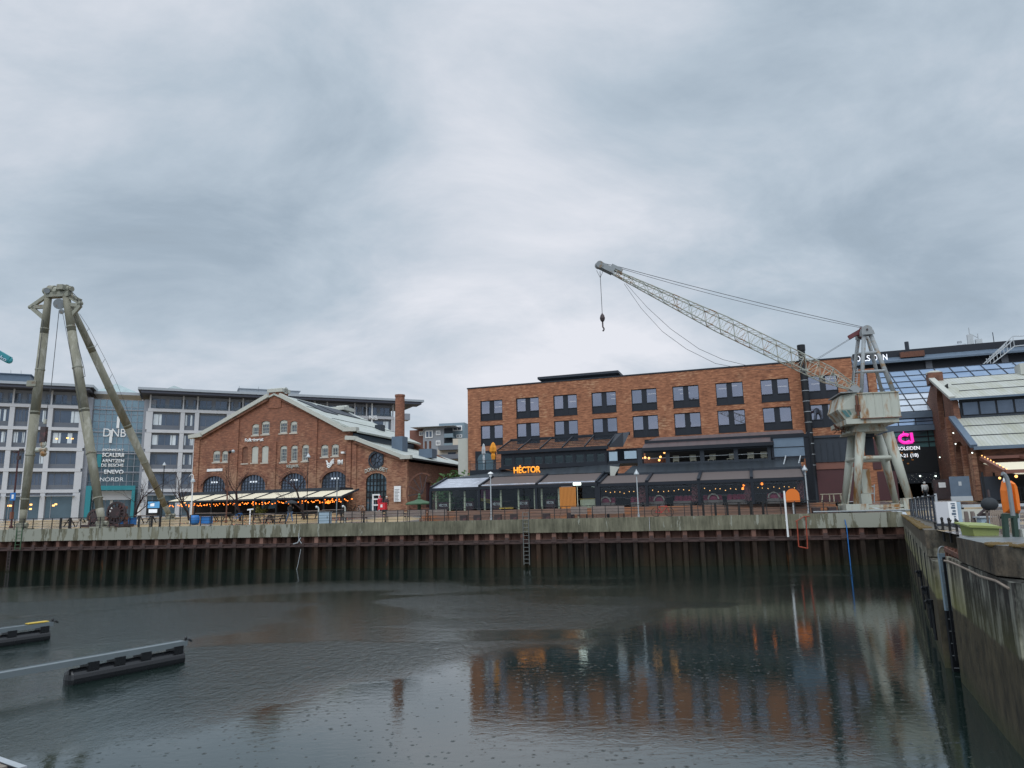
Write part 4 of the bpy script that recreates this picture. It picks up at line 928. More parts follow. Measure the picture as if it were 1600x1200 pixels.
mb = MB(); mb.box(.36, uW, 15.9, 16, 0, zT-.1).box(.36, uW, .4, 15.8, r1[1]-.95, r1[1]-.6).box(.36, uW, .4, 15.8, zT-.9, zT-.5).box(.36, uW, .4, 15.8, r2[1]-1.2, r2[1]-.8).box(.36, uW, 7.5, 7.6, r2[1]-.8, zT-.9)
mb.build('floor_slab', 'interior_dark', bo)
mb = MB()
for i, u in enumerate(wu):
    for zi, (zt_, zb_) in enumerate((r1, r2)):
        for j in range(3):
            if (i*7+j*3+zi) % 5 < 3: x = u+random.uniform(-.2, ww-.8); mb.box(x, x+1.2, 2+j*1.5, 2.15+j*1.5, zt_-.02-.12, zt_-.12+.06)
mb.build('ceiling_lights', 'strip', bo)
for i, u in enumerate(wu):
    for zi, (zt_, zb_) in enumerate((r1, r2)):
        if u+ww >= uW: continue
        mb = MB(); f = .07; c = u+ww/2; h = zt_-zb_; sp = zb_+h*.33 
        mb.box(u, u+f, .1, .3, zb_, zt_).box(u+ww-f, u+ww, .1, .3, zb_, zt_).box(u+f, u+ww-f, .1, .3, zt_-f, zt_).box(u+f, u+ww-f, .1, .3, zb_, zb_+f)
        mb.box(c-.30, c+.30, .16, .3, zb_+f, zt_-f).box(u+f, c-.30, .2, .3, zb_+f, sp).box(c+.30, u+ww-f, .2, .3, zb_+f, sp)
        mb.box(u+f, c-.3, .14, .2, sp-.03, sp+.04).box(c+.3, u+ww-f, .14, .2, sp-.03, sp+.04)
        o = mb.build('window', 'charcoal', bo)
        MB().box(u+f, c-.30, .24, .26, sp, zt_-f).box(c+.30, u+ww-f, .24, .26, sp, zt_-f).build('pane', 'bright_glass', o)
        MB().box(u-.05, u+ww+.05, -.05, .1, zb_-.06, zb_-.003).build('sill', 'charcoal', o)
# ground floors: dark cladding
mb = MB(); mb.box(0, uX, .05, .35, 0, 3.19); mb.build('ground_floor_wall', 'slate', bo)
u0 = BO.px(743, 720)[0]; u1 = BO.px(775, 720)[0]; z0 = BO.px(760, 738)[1]; z1 = BO.px(760, 704.5)[1]
MB().box(u0, u1, -.06, -.004, z0, z1).build('arched_panel', 'charcoal', bo)
pl = arch(u0+.3, u1-.3, z0+.2, z1-1.1, z1-.25, 10); MB().slab(hull(pl, -.1), .03).build('arched_window', 'atrium_dark', bo)
# penthouse on the roof
a = BO.px(853, 598, 5); b = BO.px(957, 586, 5); zt_ = BO.px(905, 585.5, 5)[1]
mb = MB(); mb.box(a[0], b[0], 5, 10, zT-.5, zt_-.5); mb.box(a[0]-.9, b[0]+.9, 4.2, 10.8, zt_-.3, zt_); mb.add([(a[0], 5, zt_-1.0), (a[0]-.9, 4.2, zt_-.3), (b[0]+.9, 4.2, zt_-.3), (b[0], 5, zt_-1.0)], [(0, 3, 2, 1)])
mb.build('penthouse', 'slate', bo)
# right of the flue: grey cladding, rust-red band, dark red ground floor
c0 = BO.px(1272, 700)[0]; zc = BO.px(1300, 684)[1]; zd = BO.px(1300, 722)[1]; ze_ = BO.px(1300, 733)[1]
mb = MB(); mb.box(c0, uX, -.4, -.01, zd, zc)
x = c0
while x < uX: mb.box(x, x+.06, -.46, -.401, zd, zc-.5); x += .62
mb.box(c0-.1, uX, -.55, -.01, zc, zc+.25); mb.build('cladding', 'slate', bo)
MB().box(c0, uX, -.3, -.01, ze_, zd-.01).build('fascia', 'terra_panel', bo); MB().box(c0, uW-.3, -.2, .04, 0, ze_-.01).build('shop_wall', 'planter', bo); MB().box(uW-.3, uX, -.5, -.405, 0, zc).build('end_pier', 'brick_new', bo); MB().box(uW+.9, uW+1.7, -.56, -.505, 3.2, zc-.4).box(uW+1.2, uW+3.0, -.56, -.505, 0, 3.0).each('dark_slot', 'planter', bo)
# tall black flue with silver clamps
fl = thing('flue', 'tall black flue pipe with silver clamps on the brick office front', 'flue')
FLD = -.9
p0 = BO.px(1271, 742, FLD); p1 = BO.px(1255.5, 541, FLD); um = (BO.px(1262, 650, FLD)[0])
fl.location = BO.world(um, FLD, p0[1]); fl.rotation_euler = (0, 0, BO.a); h = p1[1]-p0[1]
MB().cyl((0, 0, 0), (0, 0, h-.5), .36, None, 14).build('pipe', 'black', fl); MB().cyl((0, 0, h-.5), (0, 0, h+.15), .42, None, 14).build('cap', 'black', fl)
cl = None
for i in range(14):
    z_ = 1.0+i*1.15
    if z_ > h-.6: break
    if cl is None: cl = MB().cyl((0, 0, 0), (0, 0, .05), .385, None, 14).build('clamp', 'galv', fl, (0, 0, z_))
    else: q = cl.copy(); COL.objects.link(q); q.parent = fl; q.location = (0, 0, z_)
# ================================================================ RESTAURANT PAVILIONS
HF = Frame(63, .34, 673, 4.5)
H = HF.px
def pavilion_bays(root, xs, ze, zb, dep, fabm, lastx=None, beamw=.16, plastic=0):
    ux = [H(x, 770)[0] for x in xs]
    for i in range(len(ux)-1):
        a, b = ux[i]+.1, ux[i+1]-.1
        MB().slab([(a, .1, ze), (b, .1, ze), (b, dep, zb), (a, dep, zb)], .05).build('roof_fabric', 'awning_plastic' if i < plastic else fabm, root)
    mb = MB(); mb.box(ux[0]-.08, ux[-1]+.08, -.08, .09, ze-.28, ze-.02)
    for u in ux: mb.beam((u, 0, ze+.04), (u, dep, zb+.06), beamw, .2)
    mb.build('beam', 'charcoal', root)
    for u in ux: MB().box(u-.11, u+.11, -.1, .12, 0, ze-.29).build('post', 'charcoal', root)
    return ux
# --- left restaurant
hl = HF.thing('restaurant_pavilion', 'black two-storey restaurant pavilion with lit orange sign over its roof', 'pavilion')
zeL = H(800, 758.5)[1]; dl = 3.6; zbL = H(800, 744.5, dl)[1]
uxL = pavilion_bays(hl, (673, 748.5, 838, 932), zeL, zbL, dl, 'awning_taupe', plastic=1)
for i in (1, 2): MB().slab([(uxL[i]+.12, .16, zeL+.075), (uxL[i+1]-.12, .16, zeL+.075), (uxL[i+1]-.12, .55, zeL+.075+(zbL-zeL)*.11), (uxL[i]+.12, .55, zeL+.075+(zbL-zeL)*.11)], .02).build('clear_strip', 'awning_plastic', hl)
u_up0 = H(783, 715, 5)[0]; u_up1 = H(948, 715, 5)[0]; uEnd = H(985, 700, 5)[0]
z_up0 = H(860, 729, 5)[1]; z_up1 = H(860, 706, 5)[1]; zwin0, zwin1 = H(860, 724.5, 5)[1], H(860, 711.5, 5)[1]
# sloping black roof below the upper floor
MB().slab([(uxL[0], dl, zbL+.05), (uxL[-1]+1.2, dl, zbL+.05), (uxL[-1]+1.2, 5, z_up0), (u_up0-1, 5, z_up0-.35)], .15).build('lower_roof', 'seam_dark', hl)
wp = []
for x0 in (787, 817.5, 850, 882, 915):
    u = H(x0, 718, 5)[0]; w = H(x0+13, 718, 5)[0]-u; wp += [(u, u+w), (u+w+.25, u+2*w+.25)]
holes_wall(mb := MB(), rect(u_up0, u_up1, z_up0, z_up1), [rect(a, b, zwin0, zwin1) for a, b in wp], 5, .2); mb.box(u_up0, u_up0+.15, 5.2, 9, z_up0, z_up1).box(u_up0, u_up1+.2, 8.8, 8.9, z_up0, z_up1+.2)
mb.build('upper_wall', 'charcoal', hl)
for i, (a, b) in enumerate(wp):
    q = MB(); q.box(a, a+.05, 5.05, 5.15, zwin0, zwin1).box(b-.05, b, 5.05, 5.15, zwin0, zwin1).box(a+.05, b-.05, 5.05, 5.15, zwin1-.05, zwin1).box(a+.05, b-.05, 5.05, 5.15, zwin0, zwin0+.05)
    o = q.build('window', 'slate', hl); MB().box(a, b, 5.11, 5.12, zwin0, zwin1).build('pane', 'dark_glass', o); MB().box(a+.05, b-.05, 5.16, 5.18, zwin1-.22, zwin1).build('blind', 'stone_trim', o)
mb = MB(); mb.box(u_up0-.3, u_up1+.2, 4.7, 4.99, z_up1, z_up1+.3); mb.box(u_up0-.2, u_up1+.1, 4.85, 4.995, z_up0-.1, z_up0+.1); mb.build('upper_beam', 'charcoal', hl)
# glazed sloping roof of the upper floor
zr1 = H(812, 687.5, 9)[1]
uu0 = u_up0-.3; uu1 = H(985, 690, 9)[0]
MB().slab([(uu0, 4.75, z_up1+.3), (u_up1+.2, 4.75, z_up1+.3), (uu1, 9, zr1), (uu0, 9, zr1)], .04).build('glass_roof', 'clear_glass', hl)
mb = MB()
for i in range(6):
    u = uu0+(u_up1+.2-uu0)*i/5; mb.beam((u, 4.7, z_up1+.34), (u, 9, zr1+.05), .09, .12)
for j in range(1, 7): t = j/7; mb.beam((uu0, 4.75+4.25*t, z_up1+.33+(zr1-z_up1-.3)*t), (u_up1+.2, 4.75+4.25*t, z_up1+.33+(zr1-z_up1-.3)*t), .05, .05)
mb.box(uu0-.1, uu1, 8.95, 9.1, zr1-.1, zr1+.15); mb.build('roof_bars', 'charcoal', hl)
gu = H(985, 690, 9)[0]
MB().add([(u_up1+.2, 4.75, z_up1+.2), (u_up1+.25, 9, zr1+.1), (gu, 9, zr1+.2), (gu, 5.2, z_up1+.3)], [(0, 3, 2, 1)]).slab([(u_up1+.25, 4.8, z_up1+.15), (gu, 5.0, z_up1+.15), (gu, 5.2, zr1-.2)], .1).build('gable_panel', 'charcoal', hl)
# terrace with glass rail and stair end between the two restaurants
t0 = H(950, 718, 5)[0]; t1 = H(996, 718, 5)[0]; MB().box(t0, t1, 5, 8.9, z_up0, z_up0+.25).build('landing', 'charcoal', hl)
MB().box(H(952, 720, 5)[0], H(965, 720, 5)[0], 5.0, 5.03, z_up0+.27, z_up0+1.1).box(H(976, 720, 5)[0], H(995, 720, 5)[0], 5.0, 5.03, z_up0+.4, z_up0+1.1).each('glass_rail', 'pale_blue', hl)
MB().box(t0, t1, 8.9, 9.0, z_up0, z_up1+.3).build('landing_wall', 'charcoal', hl)
p = [H(953, 728, 3.5), H(968, 729.5, 3.5), H(964, 736, 3.5), H(960, 743.5, 3.5), H(953.5, 744, 3.5)]
MB().slab([(a, 3.5, b) for a, b in reversed(p)], .1).build('stair_panel', 'stone_trim', hl)
# balcony on the left with glass
bz = H(757, 734, 5)[1]; b0 = H(734, 733, 5)[0]; b1 = H(783, 733, 5)[0]
MB().box(b0, b1, 5, 10, bz-.45, bz).build('balcony', 'charcoal', hl)
q = MB(); q.box(b0+.1, b1-.1, 5.05, 5.07, bz, bz+.62); q.build('balcony_glass', 'clear_glass', hl)
q = MB(); q.box(b0, b1, 5.03, 5.1, bz+.62, bz+.66)
for i in range(5): u = b0+(b1-b0)*i/4; q.box(u-.02, u+.02, 5.03, 5.1, bz, bz+.9)
q.box(b0, b1, 5.04, 5.08, bz+.88, bz+.92); q.build('balcony_rail', 'rail_black', hl)
sign(HF, hl, 'HÉCTOR', 803.5, 727.5, 845, 740, 4.2, 'orange_light', .02, .12, 'sign_letters')
MB().box(H(800, 735, 4.4)[0], H(848, 735, 4.4)[0], 4.35, 4.45, H(820, 742, 4.4)[1], H(820, 738, 4.4)[1]).build('sign_rail', 'charcoal', hl)
# interior of the ground floor
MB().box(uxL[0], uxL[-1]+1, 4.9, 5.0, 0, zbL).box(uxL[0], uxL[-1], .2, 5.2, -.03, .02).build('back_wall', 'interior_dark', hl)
q = MB(); q.box(uxL[0], uxL[0]+.06, .2, 4.9, 0, zeL-.3); q.build('side_glass', 'clear_glass', hl)
q = MB()
for i in range(3):
    for t in (0.06, .35, .66, .94):
        u = uxL[i]+(uxL[i+1]-uxL[i])*t; 
        if i == 2 and t > .5: continue
        q.box(u-.07, u+.07, .5, .62, 0, zeL-.35)
q.each('inner_post', 'cream_panel', hl)
q = MB(); a = uxL[0]+(uxL[1]-uxL[0])*.82
q.cur = 0; q.box(a, a+1.1, 2.4, 2.45, 1.0, 2.0); q.cur = 1; q.add([(a, 2.39, .9), (a+1.1, 2.39, .6), (a+1.1, 2.39, 1.0), (a, 2.39, 1.15)], [(0, 1, 2, 3)]); q.build('mural', ['magenta', 'yellow'], hl)
q = MB()
for i in range(3):
    q.box(uxL[i]+.15, uxL[i+1]-.15, .0, .02, .05, zeL-.3) if i else q.box(uxL[i]+.15, uxL[i+1]-.15, .0, .02, .05, zeL-.3)
q.build('front_glass', 'clear_glass', hl)
q = MB()
for i in range(3): 
    for z_ in (.78, 1.25): q.box(uxL[i]+.12, uxL[i+1]-.12, -.03, .0, z_, z_+.03)
q.build('glazing_bars', 'charcoal', hl)
# --- right restaurant
hr = HF.thing('restaurant_pavilion', 'long two-storey restaurant pavilion with taupe fabric roofs and brown seamed upper roof', 'pavilion')
zeR = H(1100, 752)[1]; zbR = H(1100, 737.5, dl)[1]
uxR = pavilion_bays(hr, (936, 1011, 1092.5, 1176, 1261), zeR+.1, zbR, dl, 'awning_taupe', beamw=.24)
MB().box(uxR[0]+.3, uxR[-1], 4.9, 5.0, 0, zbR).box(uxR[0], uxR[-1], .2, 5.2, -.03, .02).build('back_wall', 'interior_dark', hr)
q = MB()
for i in range(4):
    for z_ in (.8, 1.55): q.box(uxR[i]+.12, uxR[i+1]-.12, -.02, .01, z_, z_+.03)
q.build('glazing_bars', 'slate', hr)
q = MB()
for i in range(4): q.box(uxR[i]+.12, uxR[i+1]-.12, .02, .03, .05, zeR-.2)
q.build('front_glass', 'clear_glass', hr)
zf0 = H(1080, 724, 5)[1]; zf1 = H(1080, 701, 5)[1]; ur0 = H(996, 715, 5)[0]; ur1 = H(1205, 715, 5)[0]; ur2 = H(1262, 715, 5)[0]
zs0 = H(1080, 721, 5)[1]; zs1 = H(1080, 704.5, 5)[1]
MB().slab([(uxR[0]+1.5, dl, zbR+.12), (uxR[-1], dl, zbR+.12), (uxR[-1], 5, zf0), (ur0-.5, 5, zf0)], .15).build('lower_roof', 'seam_dark', hr)
MB().box(uxR[0]+1, uxR[-1]+.1, dl-.15, dl+.1, zbR-.12, zbR+.16).build('gutter', 'slate', hr)
po = [H(x, 712, 5)[0] for x in (1000, 1043, 1097, 1150, 1203)]
holes_wall(mb := MB(), rect(ur0, ur1, zf0-.1, zf1+.2), [rect(po[i]+.18, po[i+1]-.18, zs0, zs1) for i in range(4)], 5, .25); mb.build('upper_wall', 'slate', hr)
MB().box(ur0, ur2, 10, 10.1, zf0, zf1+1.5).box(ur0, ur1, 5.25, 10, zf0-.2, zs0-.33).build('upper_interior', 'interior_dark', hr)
q = MB()
for i in range(4): q.box(po[i]+.18, po[i+1]-.18, 5.1, 5.12, zs0+.42, zs0+.45)
q.build('safety_rail', 'galv', hr)
zg = H(1080, 697, 4.8)[1]; zh = H(1080, 680.5, 9)[1]; 
mb = MB(); q0 = H(1003, 697, 4.8)[0]; q1 = ur1+.3
zm_ = zg+(zh-zg)*.45
mb.slab([(q0, 4.7, zg), (q1, 4.7, zg), (q1, 6.6, zm_), (q0, 6.6, zm_)], .12); mb.slab([(q0+.3, 6.7, zm_+.22), (ur2, 6.7, zm_+.22), (ur2, 9.2, zh), (q0+.8, 9.2, zh)], .12)
mb.build('upper_roof', 'seam_brown', hr)
MB().box(q0, q1, 4.55, 4.7, zg-.28, zg+.02).box(q0, ur2, 6.55, 6.7, zm_-.02, zm_+.2).build('upper_beam', 'charcoal', hr)
# glazed corner bay at the right end
g0 = H(1209, 700, 5)[0]; g1 = H(1257, 700, 5)[0]; gz0 = H(1230, 713, 5)[1]; gz1 = H(1230, 684, 5)[1]
MB().box(g0, g1, 5.1, 5.15, gz0, gz1).build('corner_glass', 'pane_blue', hr)
MB().box(g0-.2, g0, 5, 5.2, zf0, gz1+.2).box(g1, g1+.35, 5, 5.2, 0, gz1+.2).box(g0-.2, g1+.35, 4.95, 5.25, gz1, gz1+.25).box(g0-.2, g1+.35, 4.98, 5.22, gz0-.1, gz0).box(g0, g1, 5.05, 5.1, gz0+(gz1-gz0)*.48, gz0+(gz1-gz0)*.52).box(g1+.3, g1+.55, 5.2, 5.3, 0, gz1+.5).build('corner_frame', 'charcoal', hr)
MB().box(g0-.2, g1, 5.0, 5.1, zf0, gz0-.12).build('corner_panel', 'slate', hr)
q = MB()
for x in (1227, 1250): a = H(x-3, 728, 4.2); b = H(x+1, 712, 4.9); q.beam((a[0], 4.1, a[1]), (b[0], 4.9, b[1]), .08, .08)
q.each('brace', 'galv', hr)
# pale stools and chairs behind the upper openings
def make_chair(label, x, d=6.0, grp='pale chairs on the upper terrace'):
    t = thing('chair', label, 'chair', HF.world(H(x, 715, d)[0], d, zs0-.32), HF.a+random.uniform(-.6, .6), grp)
    return t
chairs = [('pale chair behind the second upper opening, near its left post', 1083), ('pale chair in the second upper opening from the left, right of centre', 1112),
          ('pale chair turned sideways at the first broad upper opening', 1056), ('pale chair in the third upper opening beside its right post', 1142), ('pale chair in the last upper opening, left side', 1173), ('pale chair tipped low in the last upper opening', 1195)]
c0_ = None
for lb, x in chairs:
    t = make_chair(lb, x)
    if c0_ is None:
        c0_ = [('seat', MB().box(-.26, .26, -.26, .26, .44, .5)), ('backrest', MB().box(-.27, .27, .2, .27, .5, .98))]
        c0_ = [m_.build(n_, 'chair_pale', t) for n_, m_ in c0_]
        lg = None
        for sx in (-1, 1):
            for sy in (-1, 1): c0_.append(MB().beam((sx*.22, sy*.22, .46), (sx*.27, sy*.28, 0), .05, .05).build('leg', 'chair_pale', t))
    else:
        for c in c0_: q = c.copy(); COL.objects.link(q); q.parent = t
# planters lettered on the front, tables and benches inside
def planter(x0, x1, yb, yt, label):
    a = H(x0, yb, 1.0); b = H(x1, yb, 1.0); w = b[0]-a[0]
    t = thing('planter', label, 'planter', HF.world((a[0]+b[0])/2, 1.0, 0), HF.a, 'dark red planters with white lettering')
    MB().box(-w/2, w/2, 0, .4, 0.02, .85).build('box', 'planter', t)
    text('HÉCTOR', 'lettering', 'white', t, (-w/2+.08, -.012, .42), .30, w-.16, .02, .03)
    m_ = MB()
    for i in range(60): m_.ball((random.uniform(-w/2, w/2), random.uniform(.05, .35), .85+random.random()**2*.3), .035+random.random()*.03, 5)
    tag(m_.build('leaves', 'leaf', t), kind='stuff')
for a in ((685, 700.5, 795, 790, 'lettered planter at the left end of the restaurant front'), (724, 739.5, 795, 789, 'lettered planter under the magenta mural'), (769, 783, 794, 788, 'lettered planter just right of the slim lamp post'),
          (810, 826, 793, 787, 'lettered planter in the middle bay near the yellow strip'), (853, 867, 792, 787, 'lettered planter left of the orange shutter')): planter(*a)
def bx(name, label, cat, m, fr, x0, x1, y0, y1, d, dep, grp=None):
    a = fr.px(x0, (y0+y1)/2, d); b = fr.px(x1, (y0+y1)/2, d); z0 = fr.px((x0+x1)/2, y1, d)[1]; z1 = fr.px((x0+x1)/2, y0, d)[1]; w = b[0]-a[0]
    return fr.world((a[0]+b[0])/2, d, z0), w, z1-z0
# orange slatted shutter standing on the terrace
o_, w, h = bx(0, 0, 0, 0, HF, 874.5, 900, 761, 801.5, -1.2, .1)
t = thing('shutter', 'tall orange ribbed wooden shutter screen in front of the restaurant', 'screen', o_, HF.a)
q = MB()
for i in range(12): x = -w/2+w*i/12; zb_ = h*.22 if i < 1 or i > 9 else 0; q.box(x+.01, x+w/12-.01, 0, .07, zb_, h)
q.build('slats', 'wood_orange', t); MB().box(-w/2, w/2, .07, .12, h*.3, h*.35).box(-w/2, w/2, .07, .12, h*.85, h*.9).box(-w*.4, w*.3, .02, .12, h, h+.06).build('frame', 'wood_grey', t)
o_, w, h = bx(0, 0, 0, 0, HF, 906.5, 930, 777, 790, .6, .1)
t = thing('counter', 'cream serving counter below the white lamp in the pavilion', 'counter', o_-Vector((0, 0, .35)), HF.a); MB().box(-w/2, w/2, 0, .5, 0, h+.2).build('body', 'cream_panel', t); MB().box(-w/2-.05, w/2+.05, -.05, .55, h+.2, h+.25).build('top', 'yellow', t)
o_, w, h = bx(0, 0, 0, 0, HF, 780, 801, 793, 796, -.4, .1); t = thing('low_bench', 'narrow yellow bench seat in front of the middle bay', 'bench', Vector((o_.x, o_.y, 4.5)), HF.a)
MB().box(-w/2, w/2, 0, .3, .12, .22).build('seat', 'yellow', t); MB().box(-w/2+.1, -w/2+.2, .05, .25, 0, .12).box(w/2-.2, w/2-.1, .05, .25, 0, .12).build('leg', 'black', t)
# interior tables and cushioned benches in the two pavilions
def dtable(label, x, d, rot=0, cat='table', cush=True):
    u = H(x, 785, d)[0]; t = thing('dining_table', label, cat, HF.world(u, d, 0.02), HF.a+rot, 'tables inside the glazed pavilions')
    MB().cyl((0, 0, .70), (0, 0, .75), .42, None, 12).build('table_top', 'wood_grey', t); MB().cyl((0, 0, 0), (0, 0, .7), .04, None, 6).cyl((0, 0, 0), (0, 0, .03), .25, None, 8).build('pedestal', 'black', t)
for lb, x, d in (('round table at the far left of the glazed pavilion', 712, 2.4), ('round table in the second bay beside the slim lamp post', 792, 2.2), ('round table in the second bay near its right post', 822, 2.6),
                 ('round table in the third bay with palm behind', 862, 2.2), ('round table behind the pointed post', 985, 2.0), ('round table in the bay above the bicycle', 1042, 1.9), ('round table at the right side of the bicycle bay', 1078, 2.2), ('round table in the bay above the black bollards', 1130, 2.0), ('round table left of the orange round case', 1208, 2.2)): dtable(lb, x, d)
def sofa(label, x, d, w=1.7):
    u = H(x, 785, d)[0]; t = thing('sofa', label, 'sofa', HF.world(u, d, .02), HF.a+random.uniform(-.3, .3), 'cushioned sofas inside the pavilion')
    MB().box(-w/2, w/2, -.35, .35, 0, .38).build('base', 'wood_grey', t)
    q = MB()
    for i in range(4): c = -w/2+w*(i+.5)/4; q.ball((c, .1, .62), .24, 8, (1, .5, 1)); q.ball((c, -.1, .42), .25, 8, (1, 1, .35))
    q.build('cushion', 'cushion', t, smooth=True)
for lb, x in (('pink cushioned sofa left of the pointed post', 948), ('pink cushioned sofa right of the pointed post', 1000), ('pink cushioned sofa at the bay over the bicycle', 1025), ('pink cushioned sofa near the second right bay post', 1068), ('pink cushioned sofa above the first bollards', 1114), ('pink cushioned sofa above the last bollards', 1152), ('pink cushioned sofa beside the orange round case', 1215)): sofa(lb, x, 1.4, 1.5)
def hoopchair(label, x, r=.42):
    u = H(x, 785, .9)[0]; t = thing('hooded_chair', label, 'chair', HF.world(u, .9, .02), HF.a, 'hooded wicker chairs by the glass')
    q = MB(); pts = [(r*math.cos(a_), 0, .45+r*math.sin(a_)) for a_ in [math.pi*i/10 for i in range(11)]]
    for dy in (0, .18, .36, .5): q.tube([(p[0]*(1-dy*.3), dy, p[2]) for p in pts], .055, 6)
    q.build('hood', 'sill_stone', t); MB().box(-r, r, 0, .6, 0, .4).build('seat', 'wood_grey', t); MB().ball((0, .25, .55), .35, 8, (1.2, .5, .8)).build('cushion', 'cushion', t)
for lb, x in (('hooded wicker chair in the bay above the bicycle', 1030), ('hooded wicker chair left in the bollard bay', 1115), ('hooded wicker chair left of the orange round case', 1210), ('hooded wicker chair with pink cushion left of the pointed post', 946)): hoopchair(lb, x)
# flower-covered columns
def flowercol(label, x, w=.24):
    u = H(x, 780, .6)[0]; t = thing('flower_column', label, 'flower column', HF.world(u, .6, .02), HF.a, 'blossom-covered columns')
    MB().cyl((0, 0, 0), (0, 0, zeR-.2), .08, None, 6).build('stem', 'bark', t); q = MB()
    for i in range(170): a_ = random.random()*6.28; r = w*math.sqrt(random.random()); q.ball((r*math.cos(a_), r*math.sin(a_), random.uniform(.3, zeR-.25)), .05+random.random()*.05, 5)
    q.build('blossom', 'blossom', t)
for lb, x in (('blossom column left of the first right-hand bay post', 1004), ('blossom column beside the second bay post', 1086), ('blossom column beside the third bay post', 1169), ('blossom column near the last bay post', 1252)): flowercol(lb, x)
sb = ['string of small warm bulbs in the first bay of the long pavilion', 'string of small warm bulbs in the bay above the bicycle', 'string of small warm bulbs in the bay above the bollards', 'string of small warm bulbs in the last bay by the orange case']
for i in range(4):
    string(HF, uxR[i]+.4, uxR[i+1]-.4, .8, zeR-.42, 8, sb[i], 'bulb_warm' , .035 if i < 3 else .03)
def lamp_hang(label, x, y, m='bulb', r=.11):
    a = H(x, y, 1.5); t = thing('pendant_lamp', label, 'lamp', HF.world(a[0], 1.5, a[1]), HF.a, 'glowing pendant lamps'); MB().ball((0, 0, 0), r, 8).build('bulb', m, t); MB().cyl((0, 0, r), (0, 0, .7), .012, None, 4).build('cord', 'black', t)
for lb, x, y in (('upper orange pendant lamp left of the third bay post', 1162.5, 758), ('lower orange pendant lamp left of the third bay post', 1161, 763), ('orange pendant lamp at the left of the last bay', 1190.5, 756), ('orange pendant lamp at the right of the last bay', 1252, 755)): lamp_hang(lb, x, y)
# warm bar inside the upper restaurant
q = MB()
ub0 = H(1004, 715, 9)[0]; ub1 = H(1040, 715, 9)[0]; q.box(ub0, ub1, 8.9, 9.2, zf0-.2, zf0+.9); q.build('bar', 'terra_panel', hr)
q = MB()
for x, y in ((1008, 715), (1014, 716), (1032, 714), (1036, 702), (1038, 707), (1039, 699), (1003, 716), (1030, 719)): a = H(x, y, 8); q.ball((a[0], 8, a[1]), .11, 6)
q.build('bar_lights', 'bulb_warm', hr)
q = MB()
for s_ in ('Z',): a = H(954, 722, 4.9)
# closed parasols on the balcony
def parasol(label, x, y0, ym, y1, m, w, d=6.0):
    u = H(x, 720, d)[0]; zt_ = H(x, y0, d)[1]; z1_ = H(x, y1, d)[1]; zm2 = H(x, ym, d)[1]
    t = thing('parasol', label, 'parasol', HF.world(u, d, bz), HF.a, 'closed parasols on the balcony'); zt_ -= bz; z1_ = max(.1, z1_-bz); zm2 -= bz
    q = MB(); pr = [(w*.55, z1_), (w*.7, z1_+(zm2-z1_)*.6), (w*.45, zm2), (w, zm2+.15), (w*.95, zm2+(zt_-zm2)*.5), (w*.5, zt_-.15), (w*.15, zt_)]
    n = 10; vs = []
    for j, (r, z_) in enumerate(pr):
        for i in range(n): a_ = 2*math.pi*i/n+j*.12; rr_ = r*(1 if i % 2 else .72); vs.append((rr_*math.cos(a_), rr_*math.sin(a_), z_))
    q.add(vs, [(j*n+i, j*n+(i+1) % n, (j+1)*n+(i+1) % n, (j+1)*n+i) for j in range(len(pr)-1) for i in range(n)]+[tuple(range((len(pr)-1)*n, len(pr)*n))])
    q.build('cover', m, t); MB().cyl((0, 0, 0), (0, 0, zt_-.05), .035, None, 6).cyl((0, 0, 0), (0, 0, .06), .3, None, 8).build('pole', 'galv', t)
parasol('closed grey parasol wrapped in a pale cover on the balcony', 756, 693, 711, 723, 'galv', .20); parasol('closed orange parasol on the balcony', 771, 691, 708, 718, 'orange_cloth', .36)
# ================================================================ SEATING STEPS IN FRONT
TF = Frame(59.7, .19, 800, 3.7)
st = TF.thing('seating_steps', 'weathered plank seating steps below the restaurant terrace', 'steps')
s0 = TF.px(655, 805)[0]; s1 = TF.px(1312, 795)[0]
for i, (d, z0, z1) in enumerate(((0, 0, .27), (.5, .27, .54), (1.0, .54, .8))):
    q = MB()
    x = s0
    while x < s1:
        x2 = min(s1, x+3.0)
        for j in range(2): q.box(x, x2-.02, d+.01*j, d+.6 if j else d+.03, z0+j*.135, z0+j*.135+.12)
        x = x2
    q.build('step', 'wood_board', st)
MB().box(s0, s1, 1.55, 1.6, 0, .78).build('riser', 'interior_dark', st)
q = MB(); A = TF.world(s0, 1.1, .796); B = TF.world(s1, 1.1, .796); C = HF.world(H(1320, 780, 22)[0], 22, 0); D = HF.world(-1, 22, 0)
q.add([tuple(A), tuple(B), (C.x+3, C.y, 4.5), (D.x-2, D.y, 4.5)], [(0, 1, 2, 3)]).add([tuple(A), (D.x-2, D.y, 4.5), (D.x-2, D.y, 3.9), (A.x, A.y, 3.7)], [(0, 1, 2, 3)])
tag(q.build('terrace_floor', 'wet_paving'), 'raised paved terrace behind the plank steps', 'paving', kind='structure')
# ================================================================ GLAZED MALL + DARK TOP BUILDING
MF = Frame(96, .36, 1380, gz)
M = MF.px
mall = MF.thing('glass_mall', 'glazed shopping centre front with pink logo and opening hours sign', 'building')
m0 = M(1374, 640)[0]; m1 = M(1512, 640)[0]
zb0 = M(1430, 674)[1]; 
